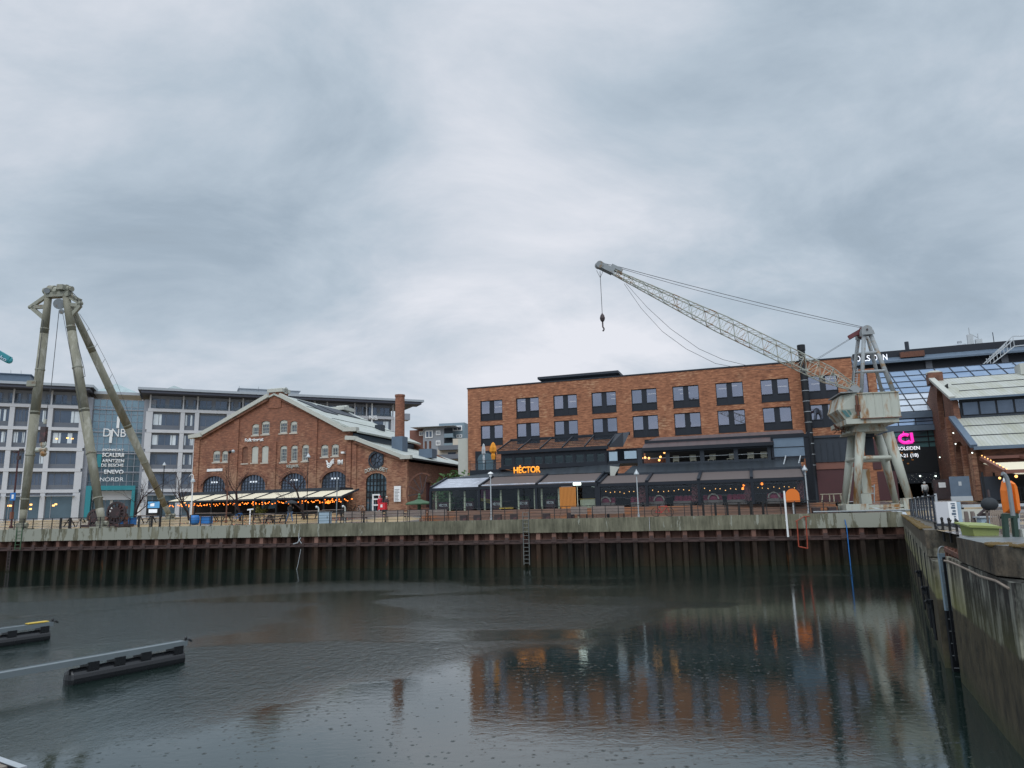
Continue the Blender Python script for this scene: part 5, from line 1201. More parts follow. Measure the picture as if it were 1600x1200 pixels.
# sloped glass roof in two pitches
zsA = M(1430, 643)[1]; zsB = M(1430, 578, 14)[1]; m1b = M(1640, 600, 14)[0]
def tiles(u0, u1, z0, z1, d0, d1, su, n, m, name, barm='charcoal'):
    L_ = math.hypot(z1-z0, d1-d0); o = MB().slab([(u0, d0, z0), (u1, d0, z0), (u1, d1, z1), (u0, d1, z1)], .05).build(name, m, mall)
    q = MB()
    for i in range(n+1): t = i/n; q.beam((u0, d0+(d1-d0)*t, z0+(z1-z0)*t+.03), (u1, d0+(d1-d0)*t, z0+(z1-z0)*t+.03), .09, .09)
    x = u0
    while x <= u1+.01: q.beam((x, d0, z0+.03), (x, d1, z1+.03), .09, .09); x += su
    q.build('glazing_bars', barm, o); return o
zmid = zsA+(zsB-zsA)*.40; dmid = 14*.40
tiles(m0, m0+1.75*20, zsA, zmid, 0, dmid, 1.75, 3, 'mall_pale', 'glass_roof'); tiles(m0, m0+1.75*20, zmid+.0, zsB, dmid, 14, 1.75, 4, 'mall_blue', 'glass_roof')
za = M(1430, 665)[1]
tiles(m0, m0+1.75*9, za, zsA-.75, -.1, 0, 1.75, 2, 'mall_blue', 'clerestory_glass')
q = MB(); q.box(m0, m1+4, -.3, .1, zsA-.74, zsA-.02); zf = M(1430, 673.5)[1]; q.box(m0, m1, -.5, .0, zf, za-.02); q.build('fascia', 'flash_blue', mall)
# entrance glazing
zg1 = M(1440, 699)[1]; q = MB(); q.box(m0, m1, .3, .35, zg1, zf).build('upper_glazing', 'mall_teal', mall)
q = MB(); x = m0
while x < m1: q.box(x-.05, x+.05, .2, .3, zg1, zf); x += 2.3
for z_ in (zg1, (zg1+zf)/2-.3, (zg1+zf)/2+.3): q.box(m0, m1, .18, .29, z_-.06, z_+.06)
q.build('glazing_bars', 'black', mall)
zb1 = M(1440, 738)[1]; zd_ = M(1440, 755)[1]
MB().box(m0, m1, -.1, .3, zb1, zg1-.07).build('sign_wall', 'black', mall); MB().box(m0, m1, 8, 8.1, 0, zb1).box(m0, m1, .0, 8, zb1-.2, zb1-.01).build('lobby_wall', 'interior_dark', mall)
q = MB(); q.box(m0+1, m1-.5, -.05, 0, zd_, zb1-.02).build('perforated_screen', 'charcoal', mall)
q = MB()
for i in range(60): q.box(*(lambda a, b: (a, a+.05, -.08, -.06, b, b+.05))(random.uniform(m0+1, m1-1), random.uniform(zd_, zb1-.1)))
q.build('screen_dots', 'stone_trim', mall)
q = MB(); a = M(1407, 703, -.2); b = M(1420, 725, -.2)
for i in range(4):
    for j in range(3):
        if (i+j) % 2: q.box(a[0]+j*.5, a[0]+j*.5+.2, -.14, -.12, b[1]+i*.4, b[1]+i*.4+.12)
q.build('lit_shelves', 'bulb_warm', mall) if False else q.build('lit_shelves', 'wood_orange', mall)
sign(MF, mall, 'SOLSIDEN', 1402.5, 698.5, 1437.5, 704, -.15, 'white_light', .015); sign(MF, mall, '9-21 (18)', 1405.5, 709.5, 1435.5, 716.5, -.15, 'white_light', .015)
c = M(1414, 685.5, -.15); R0 = .56; q = MB(); pts = [(c[0]+R0*math.cos(t), -.3, c[1]+R0*.82*math.sin(t)) for t in [math.pi*.28+1.5*math.pi*i/16 for i in range(17)]]
q.tube(pts, .17, 8); q.cyl((c[0]+.72, -.3, c[1]-.42), (c[0]+.66, -.3, c[1]+.62), .15, None, 8); q.cyl((c[0]+.1, -.3, c[1]-.48), (c[0]+.72, -.3, c[1]-.42), .15, None, 8); q.cyl((c[0]-.1, -.3, c[1]+.5), (c[0]-.1, -.3, c[1]+.85), .05, None, 6)
q.build('pink_logo', 'pink_light', mall)
q = MB()
for x in (1413, 1437, 1461): a = M(x, 744, 0); q.ball((a[0], -.3, a[1]), .09, 6)
q.build('downlights', 'lamp_white', mall)
# dark building above
TB = Frame(118, .36, 1380, gz)
T = TB.px
tb = TB.thing('roof_storey_building', 'dark grey building top with white lettering and roof antennas above the glass roof', 'building')
t0 = T(1334, 570)[0]; t1 = T(1700, 545)[0]; zt0 = T(1430, 578)[1]; zt1 = T(1430, 566)[1]; zt2 = T(1430, 553)[1]
q = MB(); q.box(t0, t1, 0, 14, 0, zt0+3); q.cur = 0; q.build('wall', 'charcoal', tb)
q = MB(); q.box(t0-.2, t1, -1.2, 15, zt1, zt1+.25).slab([(t0-.2, -1.2, zt1+.25), (t1, -1.2, zt1+.25), (t1, .4, zt2), (t0-.2, .4, zt2)], .2).box(t0-.2, t1, .4, 15, zt2-.2, zt2); q.build('roof', 'flash_blue', tb)
q = MB(); x = t0
while x < t1: q.box(x, x+.8, -.3, -.005, zt0-3, zt1); x += 9
q.each('pier', 'office_grey', tb)
for s_, x0, x1 in (('O', 1337.5, 1344.5), ('L', 1349, 1354), ('S', 1354, 1359.5), ('O', 1363.5, 1371), ('N', 1379, 1386.5)):
    y0 = 566.5-(x0-1337)*.055; a = T(x0, y0, -.6); b = T(x1, y0, -.6); text(s_, 'letter', 'white_light', tb, (a[0], -1.25, a[1]-.0), .82, (b[0]-a[0])*.9, .1, .0)
def roofpost(x, y0, y1, r, name='roof_pipe', m='slate', d=2):
    a = T(x, y1, d); b = T(x, y0, d); return MB().cyl((a[0], d, a[1]-.5), (a[0], d, b[1]), r, None, 8).build(name, m, tb)
roofpost(1418.5, 534, 553, .28); roofpost(1458, 546, 556, .07, 'vent_post'); roofpost(1554.5, 519, 544, .05, 'antenna'); 
a = T(1500, 541, 3); MB().ball((a[0], 3, a[1]-.1), 1.0, 10, (1.2, 1, .5)).cyl((a[0], 3, a[1]), (a[0], 3, a[1]+.7), .3, None, 8).build('roof_cowl', 'roof_metal', tb)
a = T(1518, 545, 1); b = T(1524, 535, 1); q = MB(); q.box(a[0]-.35, a[0]+.35, .8, 1.2, a[1]-.6, a[1]+2.0).box(b[0], b[0]+.8, .8, 1.2, b[1]-.6, b[1]+.4).box(b[0]-.2, b[0]+1.6, .7, 1.6, a[1]-.4, a[1]+.5); q.cyl((a[0], 1, a[1]+2), (a[0], 1, a[1]+3), .06).cyl((b[0]+.4, 1, b[1]), (b[0]+.4, 1, b[1]+1.2), .06).cyl((a[0], 1, a[1]+2.2), (b[0]+.4, 1, b[1]+.6), .05)
q.build('cell_antenna', 'galv', tb)
a = T(1424, 556, 0); MB().box(a[0]-1.5, a[0]+1.5, -.9, -.2, a[1]-.3, a[1]+.5).build('roof_unit', 'rust', tb)
# white roof stair
q = MB(); a = T(1543, 574, -3); b = T(1585, 541, -3)
for dz in (0, 1.0, 1.5): q.beam((a[0], -3, a[1]+dz*.6), (b[0], -3, b[1]+dz*.9), .12, .12)
q.beam((a[0]-1, -3.0, a[1]), (b[0]-1, -3.0, b[1]+.3), .12, .12) ; q.beam((a[0]-1, -3, a[1]+.0), (a[0], -3, a[1]), .1, .1)
for i in range(9): t = i/8; q.beam((a[0]+(b[0]-a[0])*t, -3, a[1]+(b[1]-a[1])*t), (a[0]+(b[0]-a[0])*t, -3, a[1]+(b[1]-a[1])*t+1.2), .07, .07)
q.beam((b[0], -3, b[1]), (b[0]+3, -3, b[1]+.1), .12, .12).beam((b[0], -3, b[1]+1.35), (b[0]+2, -3, b[1]+1.2), .1, .1)
o = q.build('roof_stair', 'galv', tb)
# ================================================================ BRICK HALL, RIGHT
RH = Frame(78.5, .38, 1524, 4.4)
Rp = RH.px
rh = RH.thing('brick_hall', 'dark brick hall with pale corrugated roofs and clerestory windows at the right edge', 'building')
z1_ = Rp(1524, 697)[1]; d2, z2_ = 6.5, Rp(1497, 655, 6.5)[1]; z3_ = Rp(1497, 623, 6.5)[1]; 
d4 = 15; z4_ = Rp(1477, 592, d4)[1]; LR = 45
zz1 = z1_
def rwall(): 
    o = [(0, 0), (0, 0)]
# gable end: plane local x=0, running back (local y). polygon in (y,z)
out = [(0, 0), (30, 0), (30, z1_-.3), (23.5, z2_), (23.5, z3_-.2), (d4+.6, z4_-.3), (d4-.6, z4_-.3), (d2, z3_-.2), (d2-.2, z2_-.2), (0, z1_-.3)]
rarch = [arch(4.4, 7.9, .2, 4.4, 5.7, 10), arch(1.4, 2.9, 2.6, 4.7, 5.3, 8), arch(10.5, 13.5, 7.5, 10.5, 12.0, 8)]
holes_wall(mb := MB(), [(-a, b) for a, b in out][::-1], [[(-a, b) for a, b in q_][::-1] for q_ in rarch], 0, .5)
o = mb.build('gable_wall', 'brick_dark', rh, (0, 0, 0), rotz=-math.pi/2)
MB().box(4.4, 7.9, 0, .1, 0, 6).box(10.4, 13.6, 0, .1, 7, 12).build('arched_window', 'black', rh, (.6, 0, 0), rotz=math.pi/2)
MB().box(1.4, 2.9, .0, .1, 2.5, 5.4).build('blind_arch', 'brick_dark', rh, (.3, 0, 0), rotz=math.pi/2)
q = MB(); q.box(-1.0, -.2, 4.2, 4.7, 0, 6.5) if False else None
MB().box(-.35, -.001, 0, 1.2, 0, z1_-.6).box(-.35, -.001, 8.6, 9.4, 0, z3_-1.5).box(-.35, -.001, 3.4, 4.0, 0, z1_+.3).each('buttress', 'brick_old', rh)
MB().box(0, LR, 0, .4, 0, z1_-.3).build('front_wall', 'brick_dark', rh)
roofq = lambda u0, u1, d0, z0, d1, z1, n, m='roof_moss': MB().slab([(u0, d0, z0), (u1, d0, z0), (u1, d1, z1), (u0, d1, z1)], .15).build(n, m, rh)
roofq(-.2, LR, -.6, z1_-.1, d2, z2_+.1, 'lower_roof'); roofq(-.2, LR, d2-.6, z3_-.05, d4, z4_, 'upper_roof')
q = MB(); q.box(-.3, LR, -.85, -.6, z1_-.38, z1_-.08).box(-.3, LR, d2-.8, d2-.6, z3_-.2, z3_-.02); q.build('gutter', 'flash_blue', rh)
q = MB(); q.beam((-.25, -.7, z1_-.05), (-.25, d2-.2, z2_+.18), .55, .3).build('verge', 'flash_blue', rh); q = MB(); q.beam((-.1, d2-.7, z3_+.05), (-.1, d4-.4, z4_+.1), .55, .25).build('verge', 'stone_trim', rh)
MB().box(-.4, 1.0, d4-.7, d4+.7, z4_-.5, z4_+.7).build('parapet_block', 'brick_dark', rh); MB().ball((.3, d4, z4_+.7), .85, 10, (1, .9, .35)).build('coping', 'stone_trim', rh)
q = MB()
for d_, z_ in ((1.9, 0), (4.3, 0)): t = (d_+.6)/(d2+.6); zq = z1_-.1+(z2_-z1_+.2)*t; q.beam((-.1, d_, zq+.03), (LR, d_, zq+.03), .12, .06)
for t in (.33, .66): dq = d2-.6+(d4-d2+.6)*t; zq = z3_-.05+(z4_-z3_+.05)*t; q.beam((1.2, dq, zq+.03), (LR, dq, zq+.03), .1, .06)
q.build('lap_seam', 'slate', rh)
MB().box(.6, LR, d2-.1, d2+.3, z2_-.4, z2_+.25).box(.6, LR, d2+.1, d2+.3, z2_+.25, z3_-.1).build('clerestory_wall', 'slate', rh)
wz0, wz1 = z2_+.3, z3_-.35
x = .75; i = 0
while x < 22:
    w = 1.42
    q = MB().box(x, x+.07, d2-.06, d2+.06, wz0, wz1).box(x+w-.07, x+w, d2-.06, d2+.06, wz0, wz1).box(x+.07, x+w-.07, d2-.06, d2+.06, wz1-.07, wz1).box(x+.07, x+w-.07, d2-.06, d2+.06, wz0, wz0+.07)
    o = q.build('window', 'charcoal', rh); q = MB().box(x+.05, x+w-.05, d2, d2+.02, wz0+.05, wz1-.05); q.build('pane', 'office_glass', o); x += w+.02; i += 1
    if i % 6 == 0: MB().box(x, x+.5, d2-.1, d2+.05, wz0, wz1).build('mullion', 'galv', rh); x += .55
MB().box(Rp(1590, 580, d4)[0], Rp(1600, 580, d4)[0]+2, d4-1, d4+1, z4_-.3, z4_+.9).build('ridge_vent', 'stone_trim', rh)
q = MB()
for x, y, d in ((1490.5, 676.5, 8.5), (1494, 693.5, 6), (1523.5, 706.5, -.3), (1461.5, 717, 12)): 
    dd, z_ = RH.dp(x, y, -.3); q.ball((-.35, max(-.3, min(dd, 14)), z_), .06, 6)
q.build('wall_lamps', 'lamp_white', rh)
# pergola terrace against it
pg = RH.thing('pergola', 'brown pergola terrace with cream awning and warm bulbs in front of the right-hand brick hall', 'pergola')
e0 = Rp(1527, 716, -.5); e1 = Rp(1571, 737, -5); zp = e1[1]
zq = e0[1]; ul = Rp(1540, 720, -2)[0]
q = MB(); q.beam((e0[0]+.3, -.4, zq), (Rp(1571, 737, -5)[0], -5, zp), .35, .3); q.box(e1[0], LR-10, -5.1, -4.8, zp-.15, zp+.15); q.box(e0[0]+.3, LR-10, -.5, -.1, zq-.1, zq+.15); q.beam((e0[0]+3.2, -.4, zq), (e1[0]+4.5, -5, zp+.1), .2, .25)
q.build('beam', 'terra_panel', pg)
fbz = MB().slab([(e1[0]+.6, -5.3, zp-.2), (LR-10, -5.3, zp-.2), (LR-10, -1.6, zq-.5), (e1[0]-.7, -1.6, zq-.5)], .06).build('fabric', 'awning_cream', pg)
q = MB()
for x, y in ((e0[0]+.9, -1.2), (e1[0], -4.9), (e1[0]+4, -4.9), (e1[0]-1.2, -3)): q.box(x-.07, x+.07, y-.07, y+.07, 0, zp+.1)
q.each('post', 'black', pg)
q = MB()
for z_ in (.95, .5): q.box(e0[0]+.9, LR-10, -5.0, -4.95, z_, z_+.04)
x = e0[0]+.9
while x < 20: q.box(x, x+.03, -5, -4.95, 0, .95); x += .25
q.build('rail', 'black', pg); MB().box(e0[0]+1.5, LR-10, -1.0, -.9, 0, zp).build('back_screen', 'interior_dark', pg)
q = MB()
for i in range(9): t = i/8; q.ball((e0[0]+.3+(e1[0]-e0[0]-.3)*t+.1, -.4-4.6*t, zq+(zp-zq)*t+.22), .05, 6)
q.ball((Rp(1590, 744, -5)[0], -4.6, Rp(1590, 744, -5)[1]), .12, 8).ball((Rp(1562, 747, -4)[0], -4, Rp(1562, 747, -4)[1]), .1, 8); q.build('bulb', 'bulb_warm', pg)
MB().box(-.4, 1.4, -2.2, -2.1, 0, 2.0).build('notice_panel', 'slate', rh)
# ================================================================ APARTMENTS FAR BEHIND
AF = Frame(190, .2, 700, gz)
A_ = AF.px
ap = AF.thing('apartment_building', 'distant grey and cream apartment block with balconies between the brick buildings', 'building')
def ab(n, m, x0, x1, y0, y1, d, dep=8, zmin=None):
    a = A_(x0, y1, d); b = A_(x1, y1, d); z1 = A_((x0+x1)/2, y0, d)[1]; z0 = a[1] if zmin is None else zmin
    return MB().box(a[0], b[0], d, d+dep, z0, z1).build(n, m, ap)
ab('wall', 'apt_grey', 661, 696, 668, 712, 0, 12, 0); ab('upper_wall', 'apt_teal', 686, 726, 661, 690, 4, 12, 0); ab('wall', 'apt_cream', 708, 736, 685, 760, -2, 5, 0); ab('wall', 'terra_panel', 640, 661, 672, 700, 2, 10, 0)
ab('roof', 'roof_metal', 641, 710, 666, 668, -2, 14); ab('recess', 'charcoal', 694, 707, 669, 699, -.02, .02); ab('wall', 'apt_cream', 684, 726, 700, 760, -3, 3, 0)
for x0, x1, y0, y1 in ((664.5, 676, 673, 684.5), (681, 688, 673, 680), (681, 688, 688.5, 696), (707.5, 722, 665.5, 673.5), (713, 722, 679, 684), (651, 658, 673, 680)):
    a = A_(x0, y1, -.2 if x1 < 700 else 3.8); b = A_(x1, y1, -.2 if x1 < 700 else 3.8); z1 = A_(x0, y0, -.2 if x1 < 700 else 3.8)[1]; d_ = -.2 if x1 < 700 else 3.8
    if x0 == 651: d_ = 1.8
    o = MB().box(a[0], b[0], d_, d_+.15, a[1], z1).build('window', 'white', ap); MB().box(a[0]+.25, (a[0]+b[0])/2-.12, d_-.03, d_, a[1]+.25, z1-.25).box((a[0]+b[0])/2+.12, b[0]-.25, d_-.03, d_, a[1]+.25, z1-.25).build('pane', 'office_glass', o)
for y in (678, 693): a = A_(694, y+6, -1.2); b = A_(708, y, -1.2); MB().box(a[0], b[0], -1.3, -.05, a[1], a[1]+.2).box(a[0], b[0], -1.32, -1.25, a[1]+.2, a[1]+1.1).build('balcony', 'apt_teal', ap)
for y in (704, 718, 732): a = A_(687, y, -3.2); b = A_(722, y, -3.2); MB().box(a[0], b[0], -4.5, -3.01, a[1], a[1]+.25).box(a[0], b[0], -4.5, -4.42, a[1]+.25, a[1]+1.2).build('balcony', 'office_grey', ap)
o = MB().box(A_(700, 720, -3.1)[0], A_(712, 720, -3.1)[0], -3.1, -3.02, A_(700, 717, -3)[1], A_(700, 707, -3)[1]).build('window', 'office_glass', ap)
p_ = AF.px(729, 700, -30); 
# white panelled mast-like wall beside the brick office
MB().box(-1.6, -.25, .5, 6, 0, BO.px(730, 684)[1]).build('side_annex', 'stone_trim', bo)
# ================================================================ TRIPOD CRANE (sheerlegs), LEFT
q0 = lambda x, y, d, z=None: QF.world(*(lambda p: (p[0], d, p[1]))(QF.px(x, y, d)))
tc_o = QF.world(QF.px(96, 822, 1.2)[0], 1.2, 3.7)
tr_ = thing('tripod_crane', 'tall three-legged steel sheerlegs crane with peeling olive paint at the left of the quay', 'crane', tc_o)
def tl(p): return p-tc_o
feet = [q0(34.5, 820, 1.0), q0(159.5, 819, 1.0), q0(266, 808, 15)]
tops = [q0(77, 452, 1.6), q0(101.5, 450, 1.6), q0(111, 478, 2.2)]
for i, (a, b, r) in enumerate(((feet[0], tops[0], .40), (feet[1], tops[1], .42), (feet[2], tops[2], .38))):
    q = MB(); prof = [(0, .62), (.06, .8), (.45, 1.06), (.8, .95), (1, .78)]
    for (t0_, r0), (t1_, r1_) in zip(prof[:-1], prof[1:]): q.cyl(tl(a.lerp(b, t0_)), tl(a.lerp(b, t1_)), r*r0, r*r1_, 16)
    o = q.build('leg', 'tripod_paint', tr_, smooth=True); q = MB()
    for t in (.1, .28, .46, .64, .82): c = a.lerp(b, t); dv = (b-a).normalized(); rr_ = r*(1.1 if .2 < t < .7 else 1.0); q.cyl(tl(c), tl(c+dv*.12), rr_, rr_, 16)
    q.each('seam_ring', 'tripod_head', o)
    g = 3.7 if i < 2 else 4.35
    q = MB(); c = tl(Vector((a.x, a.y, g))); q.box(c.x-.8, c.x+.8, c.y-.6, c.y+.6, c.z-.05, c.z+.12).box(c.x-.25, c.x+.25, c.y-.45, c.y+.45, c.z+.12, c.z+.6); q.cyl((c.x-.5, c.y, c.z+.4), (c.x+.5, c.y, c.z+.4), .22, None, 10)
    q.build('foot', 'tripod_head', tr_)
T_ = lambda x, y, d=1.6: tl(q0(x, y, d))
q = MB(); q.cyl(T_(70, 455), T_(110, 452), .34, None, 12); q.cyl(T_(77, 452), T_(86, 452), .38, None, 10).cyl(T_(95, 451), T_(105, 451), .42, None, 10).cyl(T_(88, 456), T_(93, 456), .5, None, 10).box(*(lambda p: (p.x-.3, p.x+.3, p.y-.8, p.y+.3, p.z-.3, p.z+.2))(T_(101, 451))); q.cyl(T_(105, 451.5), T_(113, 451.5), .2, .28, 8); q.beam(T_(73, 462), T_(110, 460), .7, .5)
q.build('head_shaft', 'tripod_head', tr_)
q = MB(); q.cyl(T_(92.5, 475, 1.1), T_(92.5, 475, 1.8), .52, None, 16).cyl(T_(96, 487, 1.1), T_(96, 487, 1.6), .25, None, 12); q.cyl(T_(73, 454, 1.0), T_(73, 454, 1.2), .28, None, 12); q.build('sheave', 'crane_grey', tr_)
q = MB()
for pts in (((48, 480), (71, 464)), ((50, 481), (72, 500)), ((52, 480), (70, 479)), ((126.5, 474), (106, 462)), ((126, 477), (107, 499)), ((122, 477), (106, 476)), ((126, 470), (106, 460))): q.beam(T_(*pts[0]), T_(*pts[1]), .26, .36)
q.cyl(T_(46, 480), T_(51, 480), .2, None, 8).ball(T_(126, 474), .25, 8); q.each('outrigger_bar', 'tripod_head', tr_)
q = MB(); pts = [T_(108+i*2.6, 457+i*2.8+(-6 if i else 0), 1.4) for i in range(8)]; q.tube(pts, .025, 5)
for i in (1, 3, 5, 7): q.cyl(pts[i], pts[i]-Vector((0, 0, .55)), .02, None, 4)
q.build('guard_rail', 'rail_black', tr_)
q = MB(); q.cyl(T_(92, 488, 1.3), T_(80.5, 600, 1.3), .03, None, 5).cyl(T_(80.5, 600, 1.3), T_(70, 662, 1.3), .03, None, 5).cyl(T_(98, 490, 1.3), T_(131, 660, .6), .02, None, 5).cyl(T_(68, 500, 1), T_(57, 590, 1), .03, None, 5)
q.tube([T_(124, 490, 1.2), T_(139, 513, 4), T_(165, 562, 9), T_(183, 600, 13), T_(205, 655, 15)], .018, 4)
for t, (x, y) in ((0, (139, 513)), (1, (152, 537)), (2, (164, 561)), (3, (175, 585))): q.cyl(T_(x, y, 4+t*1.7), T_(x-6+t*.3, y+9, 4+t*1.7), .018, None, 4)
q.tube([T_(121, 535, 1), T_(131, 575, 1), T_(133, 588, 1), T_(128, 590, 1)], .03, 5); q.build('rope', 'cable', tr_)
q = MB(); q.box(*(lambda p: (p.x-.25, p.x+.25, p.y-.2, p.y+.2, p.z-1.5, p.z))(T_(69.5, 667, 1.3))); q.build('hook_block', 'machine_dark', tr_)
q = MB(); p = T_(67.5, 694, 1.3); q.ball(p, .32, 10, (1, .7, 1.1)).cyl(p+Vector((-.6, 0, -.55)), p+Vector((.35, 0, -.5)), .2, None, 8).ball(p+Vector((.1, 0, -.9)), .3, 8).cyl(T_(70, 662, 1.3), T_(70.5, 655, 1.3), .14, None, 8); q.build('hook', 'crane_paint', tr_)
q = MB(); q.box(*(lambda p: (p.x-.5, p.x+.4, p.y-.2, p.y+.2, p.z-.55, p.z))(T_(52, 595, 1))); q.build('bracket', 'tripod_head', tr_)
# old winch machinery at its foot
wm_o = QF.world(QF.px(165, 818, 3)[0], 3, 3.7); wm = thing('winch', 'old dark rusty winch with gear wheels beside the tripod crane foot', 'winch', wm_o, QF.a)
def gear(mb, x, y, z, r, n=14):
    mb.cyl((x, y-.12, z), (x, y+.12, z), r*.55, None, 14)
    for i in range(n): a = 2*math.pi*i/n; mb.beam((x+r*.2*math.cos(a), y, z+r*.2*math.sin(a)), (x+r*math.cos(a), y, z+r*math.sin(a)), .12, .12)
    for i in range(20): a, b = 2*math.pi*i/20, 2*math.pi*(i+1)/20; mb.beam((x+r*math.cos(a), y, z+r*math.sin(a)), (x+r*math.cos(b), y, z+r*math.sin(b)), .16, .2)
q = MB(); gear(q, 1.15, -.1, 1.35, .95); gear(q, -1.2, 0, .9, .75); gear(q, .3, .5, .7, .55); q.build('gear_wheel', 'machine_dark', wm)
q = MB(); q.box(-2.2, 2.4, -.6, .8, .05, .3).beam((-1.9, 0, .3), (-.9, 0, 1.1), .3, .25).beam((.2, .3, .3), (1.2, .3, 1.6), .3, .2).beam((2.1, .1, .3), (1.5, .1, 2.0), .3, .3).beam((.6, .2, 1.0), (2.0, .2, 1.1), .4, .3).beam((-.9, .2, .3), (-.8, .2, 1.2), .2, .2); q.build('bed', 'machine_dark', wm)
q = MB(); q.cyl((-1.8, .1, .85), (2.2, .1, .85), .2, None, 12).cyl((.4, .3, 1.55), (1.9, .3, 1.8), .16, None, 10).ball((1.5, .1, 2.0), .27, 8).cyl((-.5, 0, .6), (.4, 0, .6), .42, None, 14).beam((-2.1, 0, .9), (-.8, 0, 1.45), .1, .1); q.build('drum', 'rust', wm)
q = MB()
for i in range(9): q.cyl((-2.5+i*.12, -.5, .1), (-2.5+i*.12+.02, -.48, .5+.15*math.sin(i)), .07, .07, 6)
q.build('chain_pile', 'sill_stone', wm)
# ================================================================ HARBOUR CRANE, RIGHT
KF = Frame(58.15, .19, 1368, 3.7)
K = lambda x, y, d: KF.P(x, y, d)
kc = KF.thing('harbour_crane', 'old pale green rust-streaked harbour crane with long lattice jib on the far quay', 'crane')
GA = 3.5
def leg(x0, y0, x1, y1, d, w0, w1, cap=.0):
    a = K(x0, y0, d); b = K(x1, y1, d if d == 0 else d-.3); return MB().cyl(a, b, w0, w1, 12).build('leg', 'crane_paint', kc, smooth=True)
leg(1338, 790, 1344.5, 676, 0, .21, .36); leg(1423, 786, 1387, 676, 0, .24, .40)
leg(1318.5, 790, 1332, 680, GA, .22, .34); leg(1400, 786, 1373, 680, GA, .22, .38)
q = MB()
def kb(mb, x0, y0, x1, y1, d0, d1):
    a = K(x0, y1, d0); b = K(x1, y0, d0); return mb.box(a[0], b[0], d0, d1, a[2], b[2])
kb(q, 1323, 787, 1357, 799.5, -.5, .5); kb(q, 1355, 787.5, 1420, 793.5, -.25, .25); kb(q, 1357, 793.5, 1424, 797, -.3, .1); kb(q, 1414, 778, 1425, 799, -.35, .45); kb(q, 1329, 789, 1341, 799, -.1, GA+.3)
q.build('base_beam', 'crane_paint', kc); q = MB(); kb(q, 1310, 787, 1325, 799, GA-.5, GA+.5); kb(q, 1320, 789, 1410, 793, GA-.2, GA+.2); kb(q, 1394, 786, 1406, 798, GA-.4, GA+.4); q.build('base_beam', 'crane_paint', kc)
q = MB()
for x, d in ((1327, -.1), (1350, -.1), (1417, -.1), (1315, GA), (1400, GA)): a = K(x, 799, d); q.cyl((a[0], d-.1, .26), (a[0], d+.1, .26), .26, None, 14)
q.each('wheel', 'machine_dark', kc)
q = MB(); a = K(1341, 716, 0); b = K(1402, 716, 0); q.cyl(a, (b[0], 0, a[2]), .15, None, 10); a2 = K(1322, 716, GA); q.cyl(a, (a2[0], GA, a[2]), .13, None, 10); c = K(1383, 716, GA); q.cyl((b[0], 0, a[2]), (c[0], GA, a[2]), .13, None, 10)
q.cyl(K(1325, 788, 2), K(1333, 730, 2), .06, None, 6); q.cyl((a2[0], GA, a[2]), (c[0], GA, a[2]), .13, None, 8); q.build('brace', 'crane_paint', kc)
q = MB(); kb(q, 1349, 733, 1359, 771, 1.2, 1.9); kb(q, 1347, 771, 1361, 788, 1.0, 2.2); q.build('counterweight_box', 'crane_paint', kc); q = MB(); kb(q, 1354, 683, 1364, 711, 2.2, 2.6); kb(q, 1351, 677, 1366, 683, 1.6, 2.9); q.build('centre_post', 'slate', kc)
q = MB()
for x in (1352, 1366): a = K(x, 757, 2.8); b = K(x, 786, 2.8); q.beam(a, b, .07, .07)
a = K(1352, 760, 2.8); b = K(1366, 760, 2.8); q.beam(a, b, .1, .1); a = K(1352, 771, 2.8); b = K(1366, 771, 2.8); q.beam(a, b, .1, .1); q.build('ladder_frame', 'galv', kc)
# platform (tapered box) and slewing ring
a = K(1333, 675, -.2); b = K(1388, 675, -.2); z0 = a[2]; z1 = K(1360, 662, -.2)[2]; i_ = .28
q = MB(); q.add([(a[0], -.2, z0), (b[0], -.2, z0), (b[0], GA+.3, z0), (a[0], GA+.3, z0), (a[0]+i_, 0, z1), (b[0]-i_, 0, z1), (b[0]-i_, GA, z1), (a[0]+i_, GA, z1)], [(0, 3, 2, 1), (4, 5, 6, 7), (0, 1, 5, 4), (1, 2, 6, 5), (2, 3, 7, 6), (3, 0, 4, 7)]); q.box(a[0]-.25, a[0], .4, 2.6, z0+.0, z0+.12)
q.build('platform', 'crane_paint', kc); cx = (a[0]+b[0])/2
MB().cyl((cx, 1.7, z1), (cx, 1.7, z1+.32), 1.5, 1.7, 20).build('slewing_ring', 'machine_dark', kc)
q = MB()
for i in range(14): q.beam((a[0]-.2-random.random()*.9, .5+random.random(), z0+random.random()*.8), (a[0]-.1-random.random()*.9, .8+random.random(), z0+random.random()*.9), .05, .05)
q.build('slew_gear', 'rust', kc)
# machinery house: bottom skirt, box, front cab
q = MB(); s0 = K(1345.5, 655, -1.2); s1 = K(1408, 655, -1.2); zb0 = K(1380, 661, -1.2)[2]; zb1 = K(1380, 652, -1.2)[2]; zt1 = K(1375, 614, -1.2)[2]; sL = K(1319, 655, -.6)[0]
q.box(sL, s1[0]-.1, -1.1, 3.6, zb0+.05, zb1-.01); q.build('house_floor', 'crane_paint', kc)
q = MB(); q.box(s0[0], s1[0], -1.2, 3.7, zb1, zt1); q.build('machinery_house', 'crane_paint', kc)
q = MB(); 
for i in range(6): u = s0[0]+(s1[0]-s0[0])*i/5; q.box(u-.03, u+.03, -1.23, -1.2, zb1, zt1)
q.box(s0[0], s1[0]+.02, -1.24, -1.2, zb1, zb1+.1).box(s0[0]-.1, s1[0]+.1, -1.3, 3.8, zt1, zt1+.07); q.build('panel_strip', 'crane_paint', kc)
MB().box(s0[0]-.05, s1[0]+.05, -1.28, -1.2, zb1-.06, zb1-.002).build('rust_lip', 'rust', kc)
